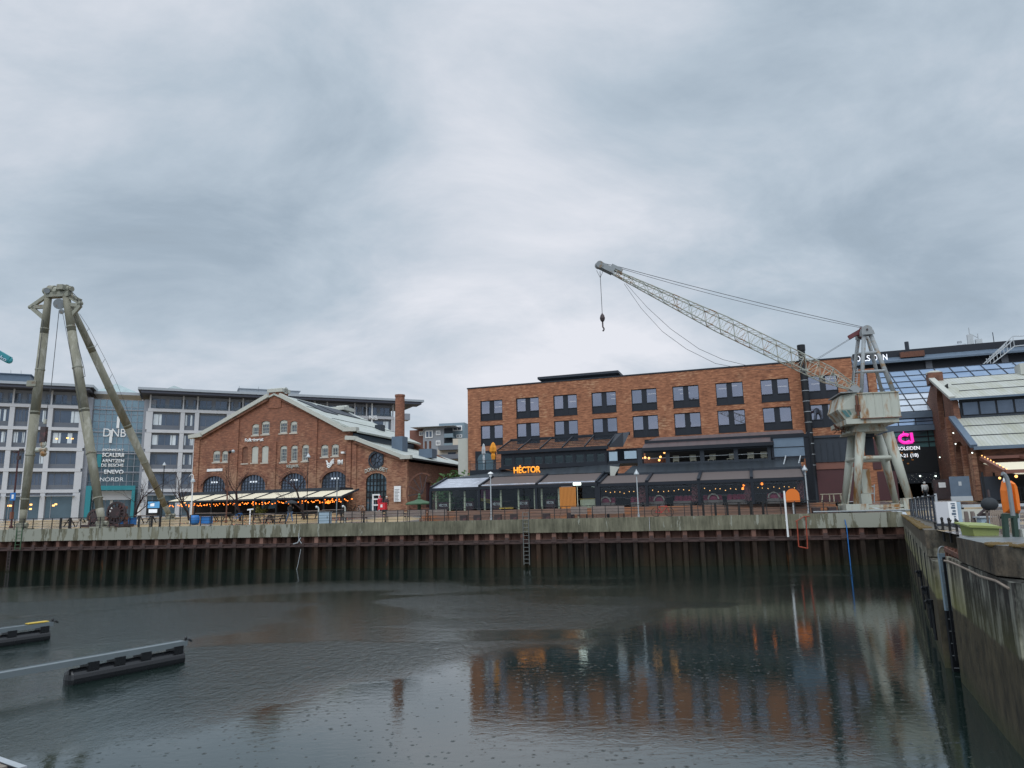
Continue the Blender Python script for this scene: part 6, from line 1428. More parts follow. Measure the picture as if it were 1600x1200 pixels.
cz = K(1328, 617, -.6)[2]; cL = K(1309.5, 650, -.6)[0]; cT = K(1314, 617, -.6)[0]; zm = zb1+(cz-zb1)*.42
q = MB(); q.add([(cL, -.6, zm), (s0[0]-.02, -1.0, zm), (s0[0]-.02, 2.6, zm), (cL, 2.6, zm), (cT, -.5, cz), (s0[0]-.02, -1.0, cz+.1), (s0[0]-.02, 2.6, cz+.1), (cT, 2.6, cz)], [(4, 5, 6, 7), (0, 1, 5, 4), (1, 2, 6, 5), (2, 3, 7, 6), (3, 0, 4, 7)])
q.add([(cL+.5, -.5, zb1+.05), (s0[0]-.02, -.9, zb1+.05), (s0[0]-.02, 2.6, zb1+.05), (cL+.5, 2.6, zb1+.05), (cL, -.6, zm), (s0[0]-.02, -1.0, zm), (s0[0]-.02, 2.6, zm), (cL, 2.6, zm)], [(0, 3, 2, 1), (0, 1, 5, 4), (2, 3, 7, 6), (3, 0, 4, 7)])
cab = q.build('cab', 'crane_paint', kc)
q = MB()
for i in range(4):
    u0_ = cL+.22+i*.36; u1_ = u0_+.27
    q.add([(u0_+.35, -.66-.03*i, zb1+.2), (u1_+.35, -.69-.03*i, zb1+.2), (u1_+.02, -.75-.06*i, zm-.08), (u0_+.02, -.72-.06*i, zm-.08)], [(0, 1, 2, 3)])
q.build('cab_window', 'mall_teal', cab)
q = MB(); q.box(cT-.15, s0[0], -1.1, 2.7, cz+.1, cz+.18); q.build('cab_roof', 'crane_grey', kc)
q = MB(); q.box(s0[0]-.3, s0[0]+.02, -1.3, -1.1, zb1+.5, zb1+1.0).box(s0[0]-.25, s0[0]-.1, -1.3, -1.15, zb1+.2, zt1-.1); q.build('cab_step', 'rust', kc)
# A-frame tower
zt_ = zt1+.07
head = (K(1354.5, 519, -.2)); 
def tleg(x0, y0, d0, x1, y1, d1, r0, r1): return MB().cyl(K(x0, y0, d0), K(x1, y1, d1), r0, r1, 10).build('tower_leg', 'crane_grey', kc, smooth=True)
tleg(1346, 613, -.9, 1350, 522, -.1, .13, .16); tleg(1396.5, 613, -.9, 1360, 522, -.1, .17, .16)
tleg(1331, 612, 2.2, 1342, 522, 1.4, .13, .15); tleg(1378, 612, 2.2, 1355, 524, 1.4, .13, .15)
q = MB()
for (x0, x1, y, d0) in ((1348, 1373, 552, -.4), (1346, 1383, 581, -.7)):
    a = K(x0, y, d0); b = K(x1, y, d0); q.cyl(a, (b[0], d0, a[2]), .11, None, 8)
    a_ = K(x0-8, y+1, 1.8); b_ = K(x1-10, y+1, 1.8); q.cyl(a_, (b_[0], 1.8, a_[2]), .10, None, 8); q.cyl(a, a_, .09, None, 8).cyl((b[0], d0, a[2]), (b_[0], 1.8, a_[2]), .09, None, 8)
q.build('cross_tie', 'crane_grey', kc)
q = MB(); c = K(1354.5, 516, -.3); 
for d in (-.42, .1, 1.3):
    pl = [(c[0]-.42, c[2]-.35), (c[0]+.5, c[2]-.35), (c[0]+.42, c[2])]+[(c[0]+.38*math.cos(t), c[2]+.38*math.sin(t)) for t in [math.pi*i/8 for i in range(9)]]+[(c[0]-.42, c[2])]
    q.slab(hull(pl, d), .07)
q.each('head_plate', 'crane_grey', kc); q = MB(); q.cyl((c[0], -.34, c[2]), (c[0], 1.3, c[2]), .3, None, 14).cyl((c[0]-.02, -.5, c[2]+.03), (c[0]-.02, -.4, c[2]+.03), .07, None, 8); q.build('sheave', 'machine_dark', kc)
q = MB(); a = K(1326, 528, .6); b = K(1347, 516, .4); q.beam(a, b, .35, .3); b2 = K(1342, 512, .4); q.beam(K(1343, 525, .4), K(1348, 513, .4), .3, .4); q.build('backstay_arm', 'crane_red', kc)
# machinery among the tower feet
q = MB(); kb(q, 1330, 606, 1343, 613, -.6, .6); q.beam(K(1330, 604, -.7), K(1343, 612, -.8), .4, .5); q.build('jib_pivot', 'crane_grey', kc)
q = MB()
for x in (1333, 1338): q.beam(K(x, 613, 1.8), K(x+2, 575, 1.8), .05, .05)
for i in range(9): y = 578+i*4; q.beam(K(1334, y, 1.8), K(1340, y, 1.8), .04, .04)
q.build('tower_ladder', 'galv', kc)
# lattice jib swung out over the dock
JR = Vector(K(1336, 607, -.4)); JT = Vector(K(952, 422, -7.0)); JE = Vector(K(936, 414, -7.3))
jd = (JT-JR).normalized(); ju = jd.cross(Vector((0, 1, 0))).normalized(); 
if ju.z < 0: ju = -ju
jv = jd.cross(ju).normalized(); JL = (JT-JR).length
def hw(t): return .14+(.56-.14)*min(1, (1-t)/.45) if t > .55 else (.56 if t > .12 else .2+.36*t/.12)
n = 34; chords = []
for su, sv in ((1, 1), (1, -1), (-1, -1), (-1, 1)):
    chords.append([JR+jd*(JL*i/n)+ju*hw(i/n)*su*.95+jv*hw(i/n)*sv for i in range(n+1)])
q = MB()
for c_ in chords: q.tube(c_, .042, 5)
jib = q.build('jib', 'crane_paint', kc)
q = MB()
for i in range(n):
    for k in range(4):
        a, b = chords[k], chords[(k+1) % 4]
        if (i+k) % 2: q.cyl(a[i], b[i+1], .024, None, 4)
        else: q.cyl(b[i], a[i+1], .024, None, 4)
        q.cyl(a[i], b[i], .02, None, 4)
q.build('lattice', 'crane_paint', jib)
q = MB(); q.beam(JT-jd*.3, JE, .5, .42); q.cyl(JE-jv*.3, JE+jv*.3, .26, None, 12); q.beam(JT-jd*.9+ju*.35, JT+ju*.35, .3, .25); q.build('jib_head', 'crane_grey', jib)
q = MB(); hk = Vector(K(937.5, 424, -7.2)); hb = Vector((hk.x+.02, hk.y, K(940, 490, -7.2)[2])); q.cyl(hk, hb, .022, None, 5); q.cyl(hk+Vector((-.25, 0, .1)), hk-Vector((0, 0, .5)), .02, None, 4).cyl(hk+Vector((.25, 0, .1)), hk-Vector((0, 0, .5)), .02, None, 4); q.build('hoist_rope', 'cable', kc)
q = MB(); q.lathe(hb-Vector((0, 0, .65)), [(.04, 0), (.14, .12), (.19, .3), (.14, .5), (.04, .66)], 10); q.tube([hb-Vector((0, 0, .6)), hb-Vector((0, 0, 1.0)), hb+Vector((.08, 0, -1.12)), hb+Vector((.06, 0, -1.25)), hb+Vector((-.03, 0, -1.3))], .055, 6); q.build('hook', 'machine_dark', kc)
def sag(a, b, s, n=18): return [a.lerp(b, i/n)+Vector((0, 0, -s*4*(i/n)*(1-i/n))) for i in range(n+1)]
q = MB(); up_ = Vector(K(968, 417, -6.5)); hd_ = Vector(K(1349, 511, -.1)); q.tube(sag(up_, hd_, .12), .022, 4); q.tube(sag(up_+Vector((0, .3, 0)), hd_+Vector((0, .3, 0)), .28), .018, 4); q.cyl(JE+ju*.2, up_, .02, None, 4)
pts = [(975, 443), (1002, 482), (1035, 518), (1072, 545), (1118, 568), (1160, 576), (1200, 578), (1240, 574), (1277, 562), (1327, 531)]
q.tube([Vector(K(x, y, -6.4+6.6*(x-975)/352)) for x, y in pts], .017, 4)
pts = [(978, 443), (1012, 481), (1048, 514), (1092, 545), (1130, 562), (1167, 571), (1215, 573), (1250, 568), (1277, 560), (1328, 529)]
q.tube([Vector(K(x, y, -6.2+6.4*(x-978)/350)) for x, y in pts], .017, 4)
q.build('stay_rope', 'cable', kc)
# ================================================================ DOCKSIDE SMALL THINGS
def qloc(x, y, d, z=3.7): u = QF.px(x, y, d)[0]; return QF.world(u, d, z)
# ladders and hanging things on the quay wall
def ladder(label, x, z0, z1, w, m, y=-.22):
    t = thing('ladder', label, 'ladder', QF.world(QF.px(x, 830)[0], y, z0), QF.a, 'ladders on the quay wall')
    q = MB(); q.box(-w/2, -w/2+.05, 0, .06, 0, z1-z0).box(w/2-.05, w/2, 0, .06, 0, z1-z0); q.build('rails', m, t)
    q = MB(); z_ = .15
    while z_ < z1-z0-.05: q.cyl((-w/2, .03, z_), (w/2, .03, z_), .018, None, 5); z_ += .3
    q.build('rungs', m, t)
ladder('green painted ladder below the left foot of the tripod crane', 33, 1.9, 3.9, .62, 'green_canopy'); ladder('long galvanised ladder reaching down to the water mid quay', 822.5, .2, 4.3, .5, 'ladder_steel')
ladder('dark thin ladder low on the piling under the green one', 21, .1, 1.8, .35, 'machine_dark')
def simple(name, mb, m, label, cat, loc, rot=0, grp=None): o = mb.build(name, m, None, loc, rotz=rot); return tag(o, label, cat, grp)
a = qloc(1225.5, 767, -.3); b = Vector(QF.P(1231, 839, -.3)); zt_ = QF.px(1225.5, 767, -.3)[1]; zb_ = QF.px(1231, 839, -.3)[1]
simple('pole', MB().cyl((0, 0, zb_), (0, 0, zt_), .07, None, 10).box(-.03, .03, 0, .3, 3.2, 3.3), 'white', 'white fender pole standing against the quay wall left of the red frame', 'pole', QF.world(QF.px(1228, 800, -.3)[0], -.3, 0))
q = MB(); fr2 = [QF.P(x, y, -.35) for x, y in ((1259, 806), (1262, 857), (1248, 854), (1245, 813))]; q.tube(fr2, .045, 6); q.tube([QF.P(1245, 813, -.35), QF.P(1243, 815, -.4), QF.P(1256, 807, -.2), QF.P(1275, 806, 0), QF.P(1305, 806.5, 0)], .03, 5)
o = q.build('tube_frame', 'tube_red', None, QF.O, rotz=QF.a); tag(o, 'orange-red tube frame hanging on the quay wall near its right end', 'tube frame')
q = MB(); q.tube([QF.P(x, y, -.25) for x, y in ((1320, 812), (1323, 825), (1326, 855), (1329, 884))], .035, 6); o = q.build('hose', 'blue', None, QF.O, rotz=QF.a); tag(o, 'bright blue hose hanging down into the water below the harbour crane', 'hose')
q = MB(); q.tube([QF.P(x, y, -.25) for x, y in ((470, 840), (465, 848), (458, 850))], .04, 5).tube([QF.P(x, y, -.25) for x, y in ((470, 858), (466, 880), (463, 892))], .02, 4).tube([QF.P(x, y, -.25) for x, y in ((467, 833), (467, 843), (471, 849))], .03, 5); o = q.build('mooring_line', 'galv', None, QF.O, rotz=QF.a); tag(o, 'frayed pale mooring line hanging on the quay wall left of centre', 'rope')
q = MB(); q.cyl((0, 0, 0), (8, 0, .0), .04, None, 6); 
for i in range(5): q.box(i*1.9, i*1.9+.1, -.1, .1, -.1, .12)
o = simple('kerb_pipe', MB().cyl((-2.6, 0, .12), (5.0, 0, .12), .06, None, 8), 'steel_grey', 'grey service pipe along the quay edge under the harbour crane', 'pipe', QF.world(QF.px(1330, 803)[0], -.02, 3.7), QF.a)
# lamp posts
def lamp(label, x, yb, yt, d, z, kind, m='galv', r=.05):
    u = QF.px(x, yb, d)[0]; ztop = QF.px(x, yt, d)[1]-z; t = thing('street_lamp', label, 'lamp post', QF.world(u, d, z), QF.a)
    MB().cyl((0, 0, 0), (0, 0, ztop-.3), r, r*.8, 8).cyl((0, 0, 0), (0, 0, .25), r*1.8, None, 8).build('pole', m, t)
    if kind == 'cone': MB().lathe((0, 0, ztop-.45), [(.2, 0), (.22, .08), (.06, .35), (.02, .45)], 10).build('lamp_head', 'galv', t)
    if kind == 'cap': MB().lathe((0, 0, ztop-.35), [(.10, 0), (.11, .2), (.24, .22), (.2, .3), (.02, .4)], 10).build('lamp_head', 'white', t)
    if kind == 'bright': MB().box(-.3, .3, -.15, .15, ztop-.2, ztop).build('lamp_head', 'lamp_white', t)
    if kind == 'two':
        MB().beam((-.05, 0, ztop-.35), (.45, 0, ztop-.15), .05, .05).build('arm', m, t)
        for s in (0, 1): MB().ball((.35*s+.05, 0, ztop-.28+.05*s), .17, 8).build('lamp_head', 'galv' if s else 'black', t)
    if kind == 'hook':
        MB().tube([(0, 0, ztop-.4), (0, 0, ztop-.1), (-.25, 0, ztop), (-.45, 0, ztop-.2)], .03, 5).build('arm', m, t); MB().lathe((.45*0-.0, 0, ztop-.75), [(.22, 0), (.18, .2), (.05, .32)], 10).build('lamp_head', 'galv', t)
    if kind == 'cams':
        MB().beam((-.5, 0, ztop-.5), (.5, 0, ztop-.6), .05, .05).box(-.6, -.2, -.1, .1, ztop-.5, ztop-.35).box(.1, .5, -.1, .1, ztop-.3, ztop-.1).box(-.1, .25, -.1, .1, ztop-1.2, ztop-.8).build('camera_arm', 'machine_dark', t)
    return t
t = lamp('rust-red mast with cameras and a blue square sign at the far left', 19, 806, 700, 4, 3.8, 'cams', 'planter', .09)
sz = QF.px(20, 776, 4)[1]-3.8; q = MB().box(-.32, .32, -.16, -.12, sz-.38, sz+.38).build('blue_sign', 'blue', t); MB().box(-.12, .12, -.17, -.161, sz-.2, sz+.2).build('sign_mark', 'white', q)
MB().box(-.1, .1, -.2, .1, .9, 1.6).build('control_box', 'terra_panel', t)
lamp('white post carrying a hanging lamp left of the brick hall', 298, 812, 741, 6, 3.9, 'hook', 'white', .07)
lamp('rusty brown post with twin lamp heads in front of the brick hall', 353.5, 806, 702, 6, 3.9, 'two', 'rust', .07)
lamp('thin dark post in front of the hall beside the slender tree', 479, 806, 708, 9, 4.1, 'cone', 'black', .04)
lamp('slender pale post in front of the arched end window of the hall', 525.5, 815, 740, 1.6, 3.7, 'none', 'steel_grey', .05)
lamp('grey post with small lamp head before the restaurant awning', 767.5, 811, 738, 1.2, 3.7, 'cap', 'galv', .055)
lamp('slim post with bright white lamp right of the orange shutter', 903.5, 806, 754, 1.2, 3.7, 'bright', 'chair_pale', .03)
lamp('pale post with pointed cap left of the parked bicycle', 998, 807, 733, 1.2, 3.7, 'cone', 'galv', .05)
lamp('pale post with pointed cap near the red tube frame', 1264, 803, 726, 1.2, 3.7, 'cone', 'galv', .06)
lamp('distant slim lamp between the tripod crane and the hall', 252, 800, 722, 20, 4.6, 'cone', 'black', .06)
# lifebuoy case, T sign, cabinets
a = QF.px(1238, 775, 1.6); t = thing('lifebuoy_case', 'round orange lifebuoy case on a post at the right of the quay', 'lifebuoy case', QF.world(a[0], 1.6, 3.7), QF.a)
zz_ = a[1]-3.7; pl = [(-.5, zz_-.45), (.5, zz_-.45)]+[(.5*math.cos(t_), zz_+.05+.5*math.sin(t_)) for t_ in [math.pi*i/12 for i in range(13)]]
MB().slab(hull(pl, -.15), .3).build('case', 'orange', t); pl2 = [(u*1.1, zz_+(z_-zz_)*1.1) for u, z_ in pl]; MB().slab(hull(pl2, -.02), .2).build('rim', 'black', t); MB().box(-.05, .05, 0, .1, 0, zz_-.4).build('post', 'galv', t)
t = thing('sign_stand', 'small white T-shaped sign stand between the railing and the awning', 'sign', qloc(391, 800, 4, 3.75), QF.a); MB().box(-.04, .04, -.04, .04, 0, 1.3).build('post', 'white', t); MB().beam((-.3, 0, 1.28), (.3, 0, 1.34), .06, .12).build('panel', 'white', t)
t = thing('cabinet', 'pale blue service cabinet behind the railing left of the benches', 'cabinet', qloc(507.5, 808, 1.4), QF.a); MB().box(-.5, .5, -.2, .3, 0, .95).build('body', 'pale_blue', t); MB().box(-.56, .56, -.25, .35, .95, 1.0).build('lid', 'galv', t); MB().box(.3, .34, -.22, -.2, .4, .6).build('handle', 'black', t)
for lb, x in (('white hooked bollard lamp left of the pale blue cabinet', 497.5), ('white hooked bollard lamp right of the pale post', 539)):
    t = thing('bollard_lamp', lb, 'bollard lamp', qloc(x, 808, 1.4), QF.a, 'white hooked bollard lamps'); MB().tube([(0, 0, 0), (0, 0, 1.25), (-.08, 0, 1.4), (-.22, 0, 1.42)], .06, 6).build('post', 'stone_trim', t); MB().ball((-.2, 0, 1.4), .1, 8).build('lamp_head', 'white', t)
# benches
def make_bench(label, x, grp, plank='wood_grey', d=.95, proto=None, back=True):
    loc = qloc(x, 806, d)
    if proto: return copy_tree(proto, None, loc, QF.a, label)
    t = thing('bench', label, 'bench', loc, QF.a, grp); w = 1.6
    q = MB()
    for i in range(4): q.box(-w/2, w/2, -.03, .0, .48+i*.115, .48+i*.115+.095)
    q.build('backrest', plank, t); q = MB()
    for i in range(4): q.box(-w/2, w/2, .05+i*.12, .05+i*.12+.1, .43, .46)
    q.build('seat', plank, t)
    for s in (-1, 1): q = MB(); q.tube([(s*w/2, -.05, .0), (s*w/2, 0, .45), (s*w/2, -.06, .92)], .03, 6).tube([(s*w/2, .5, 0), (s*w/2, .46, .42), (s*w/2, .0, .42)], .03, 6).tube([(s*w/2, 0, .66), (s*w/2, .45, .66), (s*w/2, .48, .42)], .025, 6); q.build('frame', 'rail_black', t)
    return t
bp = make_bench('slatted bench at the left end of the row behind the railing', 551, 'slatted benches behind the railing')
for lb, x in (('second slatted bench in the row, before the brick pier of the hall', 584), ('third slatted bench in the row, below the person in red', 617), ('fourth slatted bench in the row, under the white info board', 651), ('slatted bench at the right end of the row, under the green canopy', 684)): make_bench(lb, x, '', proto=bp)
bp2 = None
for lb, x in (('plank bench directly right of the orange shutter', 905), ('middle plank bench right of the orange shutter', 937.5), ('plank bench left of the pointed post', 963)):
    if bp2 is None:
        t = thing('bench', lb, 'bench', qloc(x, 806, 1.0), QF.a, 'solid plank benches before the steps'); 
        MB().box(-.65, .65, -.05, .0, .3, .9).build('backrest', 'wood_grey', t); MB().box(-.65, .65, .0, .45, .4, .46).build('seat', 'wood_grey', t); MB().box(-.63, -.55, -.03, .4, 0, .4).box(.55, .63, -.03, .4, 0, .4).build('leg', 'black', t); bp2 = t
    else: copy_tree(bp2, None, qloc(x, 806, 1.0), QF.a, lb)
# timber blocks, bollards, bicycle stands
blk0 = None
for lb, x in (('dark timber block at the right end of the slatted benches', 724.5), ('dark timber block left of the grey lamp post', 746), ('narrow dark timber block right of the grey lamp post', 778), ('dark timber block left of the galvanised ladder', 803), ('dark timber block halfway between ladder and orange shutter', 854), ('dark timber block just left of the plank benches', 892), ('dark timber block near the left feet of the harbour crane', 1301), ('rust-brown timber block left of the crane', 1276)):
    if blk0 is None:
        blk0 = thing('timber_block', lb, 'timber block', qloc(x, 808, 1.3), QF.a, 'dark timber blocks before the steps'); MB().box(-.28, .28, -.25, .25, .0, .42).build('block', 'machine_dark', blk0); MB().box(-.3, .3, -.27, .27, .42, .46).build('top', 'wood_grey', blk0)
    else: copy_tree(blk0, None, qloc(x, 808, 1.3), QF.a, lb)
b0_ = None
bl = ['first', 'second', 'third', 'fourth', 'fifth', 'sixth', 'last']
for i, x in enumerate((1081, 1099.5, 1118.5, 1137, 1155.5, 1174, 1193)):
    lb = bl[i]+' black steel bollard right of the bicycle, counted from the left'
    if b0_ is None: b0_ = thing('bollard', lb, 'bollard', qloc(x, 804, .9), QF.a+.2, 'black steel bollards by the steps'); MB().box(-.07, .07, -.07, .07, 0, .95).build('shaft', 'rail_black', b0_); MB().box(-.09, .09, -.09, .09, .95, .99).build('cap', 'black', b0_)
    else: copy_tree(b0_, None, qloc(x, 804, .9), QF.a+.2, lb)
for lb, x in (('black bollard left of the tripod crane winch', 95), ('second black bollard left of the tripod crane winch', 109), ('black bollard right of the winch', 217), ('black bollard between winch and the blue barrel', 237), ('black bollard just left of the blue barrel', 250)): copy_tree(b0_, None, qloc(x, 815, 1.2), QF.a, lb)['group'] = 'black bollards near the tripod crane'
def bicycle(label, x, d, z=3.7, s=1, m='red', rot=0):
    t = thing('bicycle', label, 'bicycle', qloc(x, 800, d, z), QF.a+rot)
    for sx in (-.52, .52):
        q = MB(); n = 18
        for i in range(n): a, b = 2*math.pi*i/n, 2*math.pi*(i+1)/n; q.beam((sx+.33*math.cos(a), 0, .34+.33*math.sin(a)), (sx+.33*math.cos(b), 0, .34+.33*math.sin(b)), .035, .035)
        for i in range(8): a = 2*math.pi*i/8; q.cyl((sx, 0, .34), (sx+.32*math.cos(a), 0, .34+.32*math.sin(a)), .006, None, 3)
        q.build('wheel', 'tyre', t)
    q = MB(); P_ = {'r': (-.52, 0, .34), 'b': (-.08, 0, .30), 's': (-.2, 0, .78), 'h': (.36, 0, .80), 'f': (.52, 0, .34)}
    for a, b in ('rb', 'rs', 'bs', 'bh', 'sh', 'hf'): q.cyl(P_[a], P_[b], .022, None, 6)
    q.build('frame', m, t); MB().box(-.34, -.1, -.06, .06, .86, .91).cyl((-.2, 0, .78), (-.22, 0, .88), .02).build('saddle', 'black', t); MB().cyl((.36, 0, .8), (.33, 0, 1.0), .02).cyl((.33, -.25, 1.0), (.33, .25, 1.02), .02).build('handlebar', 'black', t); return t
bicycle('red and dark bicycle leaning at the railing above mid quay', 1035, .7)
bicycle('bicycle parked at the foot of the hall, left of the arched door', 551, 24, 4.62, m='black'); bicycle('pale bicycle parked beside the arched door of the hall', 563, 24, 4.62, m='galv')
bicycle('dark bicycle beside the dark glass wind screen', 373, 7, 3.95, m='blue')
# green roofed octagonal table, info etc
t = thing('fountain', 'round green metal canopy with knob on top in front of the hall side wall', 'canopy', qloc(655, 795, 16, 4.5), QF.a)
zt_ = QF.px(655, 786, 16)[1]-4.5; q = MB(); q.lathe((0, 0, zt_-.05), [(1.45, -.1), (1.45, .0), (1.2, .15), (.5, .32), (.18, .45)], 12).build('canopy', 'green_canopy', t); MB().lathe((0, 0, zt_+.35), [(.14, 0), (.2, .2), (.12, .35), (.15, .5), (.03, .7)], 8).build('finial', 'green_canopy', t); MB().cyl((0, 0, 0), (0, 0, zt_), .2, None, 8).build('post', 'green_canopy', t)
# big old propeller / wheel by the side wall
t = thing('ship_propeller', 'rust-coloured old propeller and chains leaning at the hall side wall', 'sculpture', qloc(653, 790, 20, 4.6), QF.a+.3)
q = MB()
for i in range(22): a, b = math.pi*.35+i*.16, math.pi*.35+(i+1)*.16; q.beam((1.7*math.cos(a)+.5, 0, 2.0+2.2*math.sin(a)), (1.7*math.cos(b)+.5, 0, 2.0+2.2*math.sin(b)), .18, .18)
q.build('rim', 'rust', t); q = MB()
for i in range(6): a = math.pi*.4+i*.5; q.beam((.5, .05, 2.0), (1.6*math.cos(a)+.5, .05, 2.0+2.1*math.sin(a)), .1, .1)
q.build('spoke', 'machine_dark', t); MB().box(-.6, 1.6, -.3, .3, 0, .4).build('plinth', 'rust', t)
# picnic tables, barrel, box
def picnic(label, x, d, z, proto=None, s=1.9):
    if proto: return copy_tree(proto, None, qloc(x, 800, d, z), QF.a, label)
    t = thing('picnic_table', label, 'table', qloc(x, 800, d, z), QF.a, 'wooden tables on the quay'); MB().box(-s/2, s/2, -.4, .4, .72, .78).build('table_top', 'wood_grey', t)
    for y in (-.65, .65): MB().box(-s/2, s/2, y-.12, y+.12, .42, .46).build('seat', 'wood_grey', t)
    for x_ in (-.7, .7): MB().beam((x_, -.1, .75), (x_, -.7, 0), .07, .07).beam((x_, .1, .75), (x_, .7, 0), .07, .07).box(x_-.04, x_+.04, -.7, .7, .36, .42).build('leg', 'black', t)
    return t
pt = picnic('long weathered table top left of the winch', 120, 5, 3.85)
for lb, x, d in (('weathered table right of the winch near the white pillar', 228, 8), ('wooden table under the left half of the cream awning', 345, 9), ('wooden table in front of the dark glass wind screen', 412, 6), ('wooden table beside the person with the umbrella', 432, 4.5), ('wooden table under the awning behind the person with the umbrella', 487, 9), ('wooden table near the right end of the awning', 520, 10), ('wooden table under the first cream awning bay', 322, 9.5)): picnic(lb, x, d, 3.7+max(0, (d-3))*.065, pt)
def crate(label, x, y, d, z, m='blue', w=.8):
    t = thing('storage_box', label, 'box', qloc(x, y, d, z), QF.a); MB().box(-w, w, -.3, .3, 0, .6).build('body', m, t); MB().box(-w-.03, w+.03, -.33, .33, .6, .66).build('lid', m, t); return t
crate('bright blue box right of the winch', 200, 806, 5, 3.9, w=.75); crate('bright blue box right of the blue barrel', 323, 806, 5, 3.85, w=.45)
t = thing('barrel', 'round blue barrel beside the white lamp post', 'barrel', qloc(304.5, 808, 4.5, 3.8), QF.a); MB().lathe((0, 0, 0), [(.3, 0), (.42, .2), (.45, .45), (.42, .7), (.3, .9)], 14).build('drum', 'blue', t, smooth=True); MB().cyl((0, 0, .9), (0, 0, .93), .25, None, 10).build('lid', 'black', t)
t = thing('bollard', 'white round bollard with dark top right of the teal portal', 'bollard', qloc(217.5, 800, 14, 4.3)); MB().cyl((0, 0, 0), (0, 0, 1.5), .19, None, 10).build('post', 'white', t); MB().cyl((0, 0, 1.5), (0, 0, 1.58), .2, None, 10).build('cap', 'galv', t)
t = thing('advert_screen', 'lit blue poster screen behind the tripod rear leg', 'screen', OF.world(OF.px(240, 790, -6)[0], -6, 0), OF.a); a = OF.px(234, 797, -6); b = OF.px(247, 780, -6)
MB().box(-1.1, 1.1, 0, .2, .5, 3.0).build('case', 'black', t); q = MB(); q.cur = 0; q.box(-.9, .9, -.03, 0, 1.7, 2.8); q.cur = 1; q.box(-.7, .6, -.05, -.03, .9, 1.5); q.cur = 1; q.box(-.5, .1, -.05, -.03, 2.0, 2.5); emit('blue_light', (.06, .22, .42), .6); q.build('screen_face', ['blue_light', 'dim_light'], t)
# leafy plant inside wind screen & bushes
def bush(name, label, cat, o_, r, n, m='leaf', sq=(1, 1, 1), stem=True, ls=.13):
    t = thing(name, label, cat, o_); q = MB()
    for i in range(n):
        v_ = Vector((random.gauss(0, .45), random.gauss(0, .45), random.gauss(0, .42))); 
        if v_.length > 1.15: v_ = v_.normalized()*random.random()*1.15
        c = Vector((v_.x*r*sq[0], v_.y*r*sq[1], r*sq[2]+v_.z*r*sq[2])); a = Vector((random.uniform(-1, 1), random.uniform(-1, 1), random.uniform(-.6, .6))).normalized()*ls*random.uniform(.6, 1.5); b = a.cross(Vector((random.uniform(-1, 1), random.uniform(-1, 1), random.uniform(-1, 1)))).normalized()*ls*.5
        q.add([c-a, c+b, c+a, c-b], [(0, 1, 2, 3)])
    q.build('foliage', m, t)
    if stem: 
        s_ = MB()
        for i in range(5): s_.tube([(0, 0, 0), (random.uniform(-.2, .2)*r, random.uniform(-.2, .2)*r, r*.6), (random.uniform(-.7, .7)*r*sq[0], random.uniform(-.5, .5)*r, r*1.3*sq[2])], .03, 4)
        s_.build('stem', 'bark', t)
    return t
bush('potted_shrub', 'yellow-green shrub glowing behind the dark wind screen', 'plant', TA.world(TA.px(406, 790, 1.5)[0], 1.5, 0), .95, 500, 'green_bin', (1.1, .6, .9))
a = HF.P(711, 742, 7); bush('shrub', 'bright green feathery shrub at the left end of the restaurant roof', 'shrub', HF.world(a[0], 7, 0), 2.0, 1900, 'leaf', (1.15, .8, 1.0), ls=.2)
for lb, x, d in (('small palm in the third bay left of the orange shutter', 861, 3.2), ('green plant in the first bay at the far left of the pavilion', 712, 3.6)): bush('potted_palm', lb, 'plant', HF.world(HF.px(x, 780, d)[0], d, .02), .7, 260, 'leaf', (1, .7, 1.1))
# ================================================================ BARE TREES
def tree(label, x, yb, yt, d, z, spread=1.0, seed=1, lean=0, grp='bare winter trees on the quay'):
    rnd = random.Random(seed); o_ = qloc(x, yb, d, z); hh = QF.px(x, yt, d)[1]-z; t = thing('bare_tree', label, 'tree', o_, 0, grp)
    tk = MB(); cr = MB()
    def br(p, dv, ln, r, lv, mb):
        n = 3; pts = [p]; rs = [r]; c = p.copy(); v_ = dv.copy()
        for i in range(n): v_ = (v_+Vector((rnd.gauss(0, .16), rnd.gauss(0, .16), rnd.gauss(0, .08)+.05))).normalized(); c = c+v_*ln/n; pts.append(c); rs.append(r*(1-.4*(i+1)/n))
        mb.tube(pts, rs, 5 if lv < 2 else 3)
        if lv < 5 and r > .006:
            for k in range(3 if lv else 5):
                i = rnd.choice((1, 2, 3)) if k else 3; a_ = rnd.random()*6.28; el = rnd.uniform(.35, .95); side = Vector((math.cos(a_), math.sin(a_), 0))
                nv = (v_*math.cos(el)+side*math.sin(el)*spread).normalized(); br(pts[i], nv, ln*rnd.uniform(.55, .8), rs[i]*.62, lv+1, cr)
    br(Vector((0, 0, 0)), Vector((lean, 0, 1)).normalized(), hh*.38, .13, 0, tk)
    tk.build('trunk', 'bark', t); cr.build('crown', 'twig', t); return t
tree('broad bare tree in front of the teal portal right of the winch', 209, 808, 706, 8, 3.95, 1.1, 3); tree('thin bare tree between the tripod rear leg and the hall', 296, 803, 712, 12, 4.2, .9, 5)
tree('slender bare tree before the second arched window of the hall', 376, 800, 700, 8, 4.05, .8, 11); tree('taller bare tree before the right part of the hall gable', 476, 805, 690, 8, 4.05, 1.0, 17)
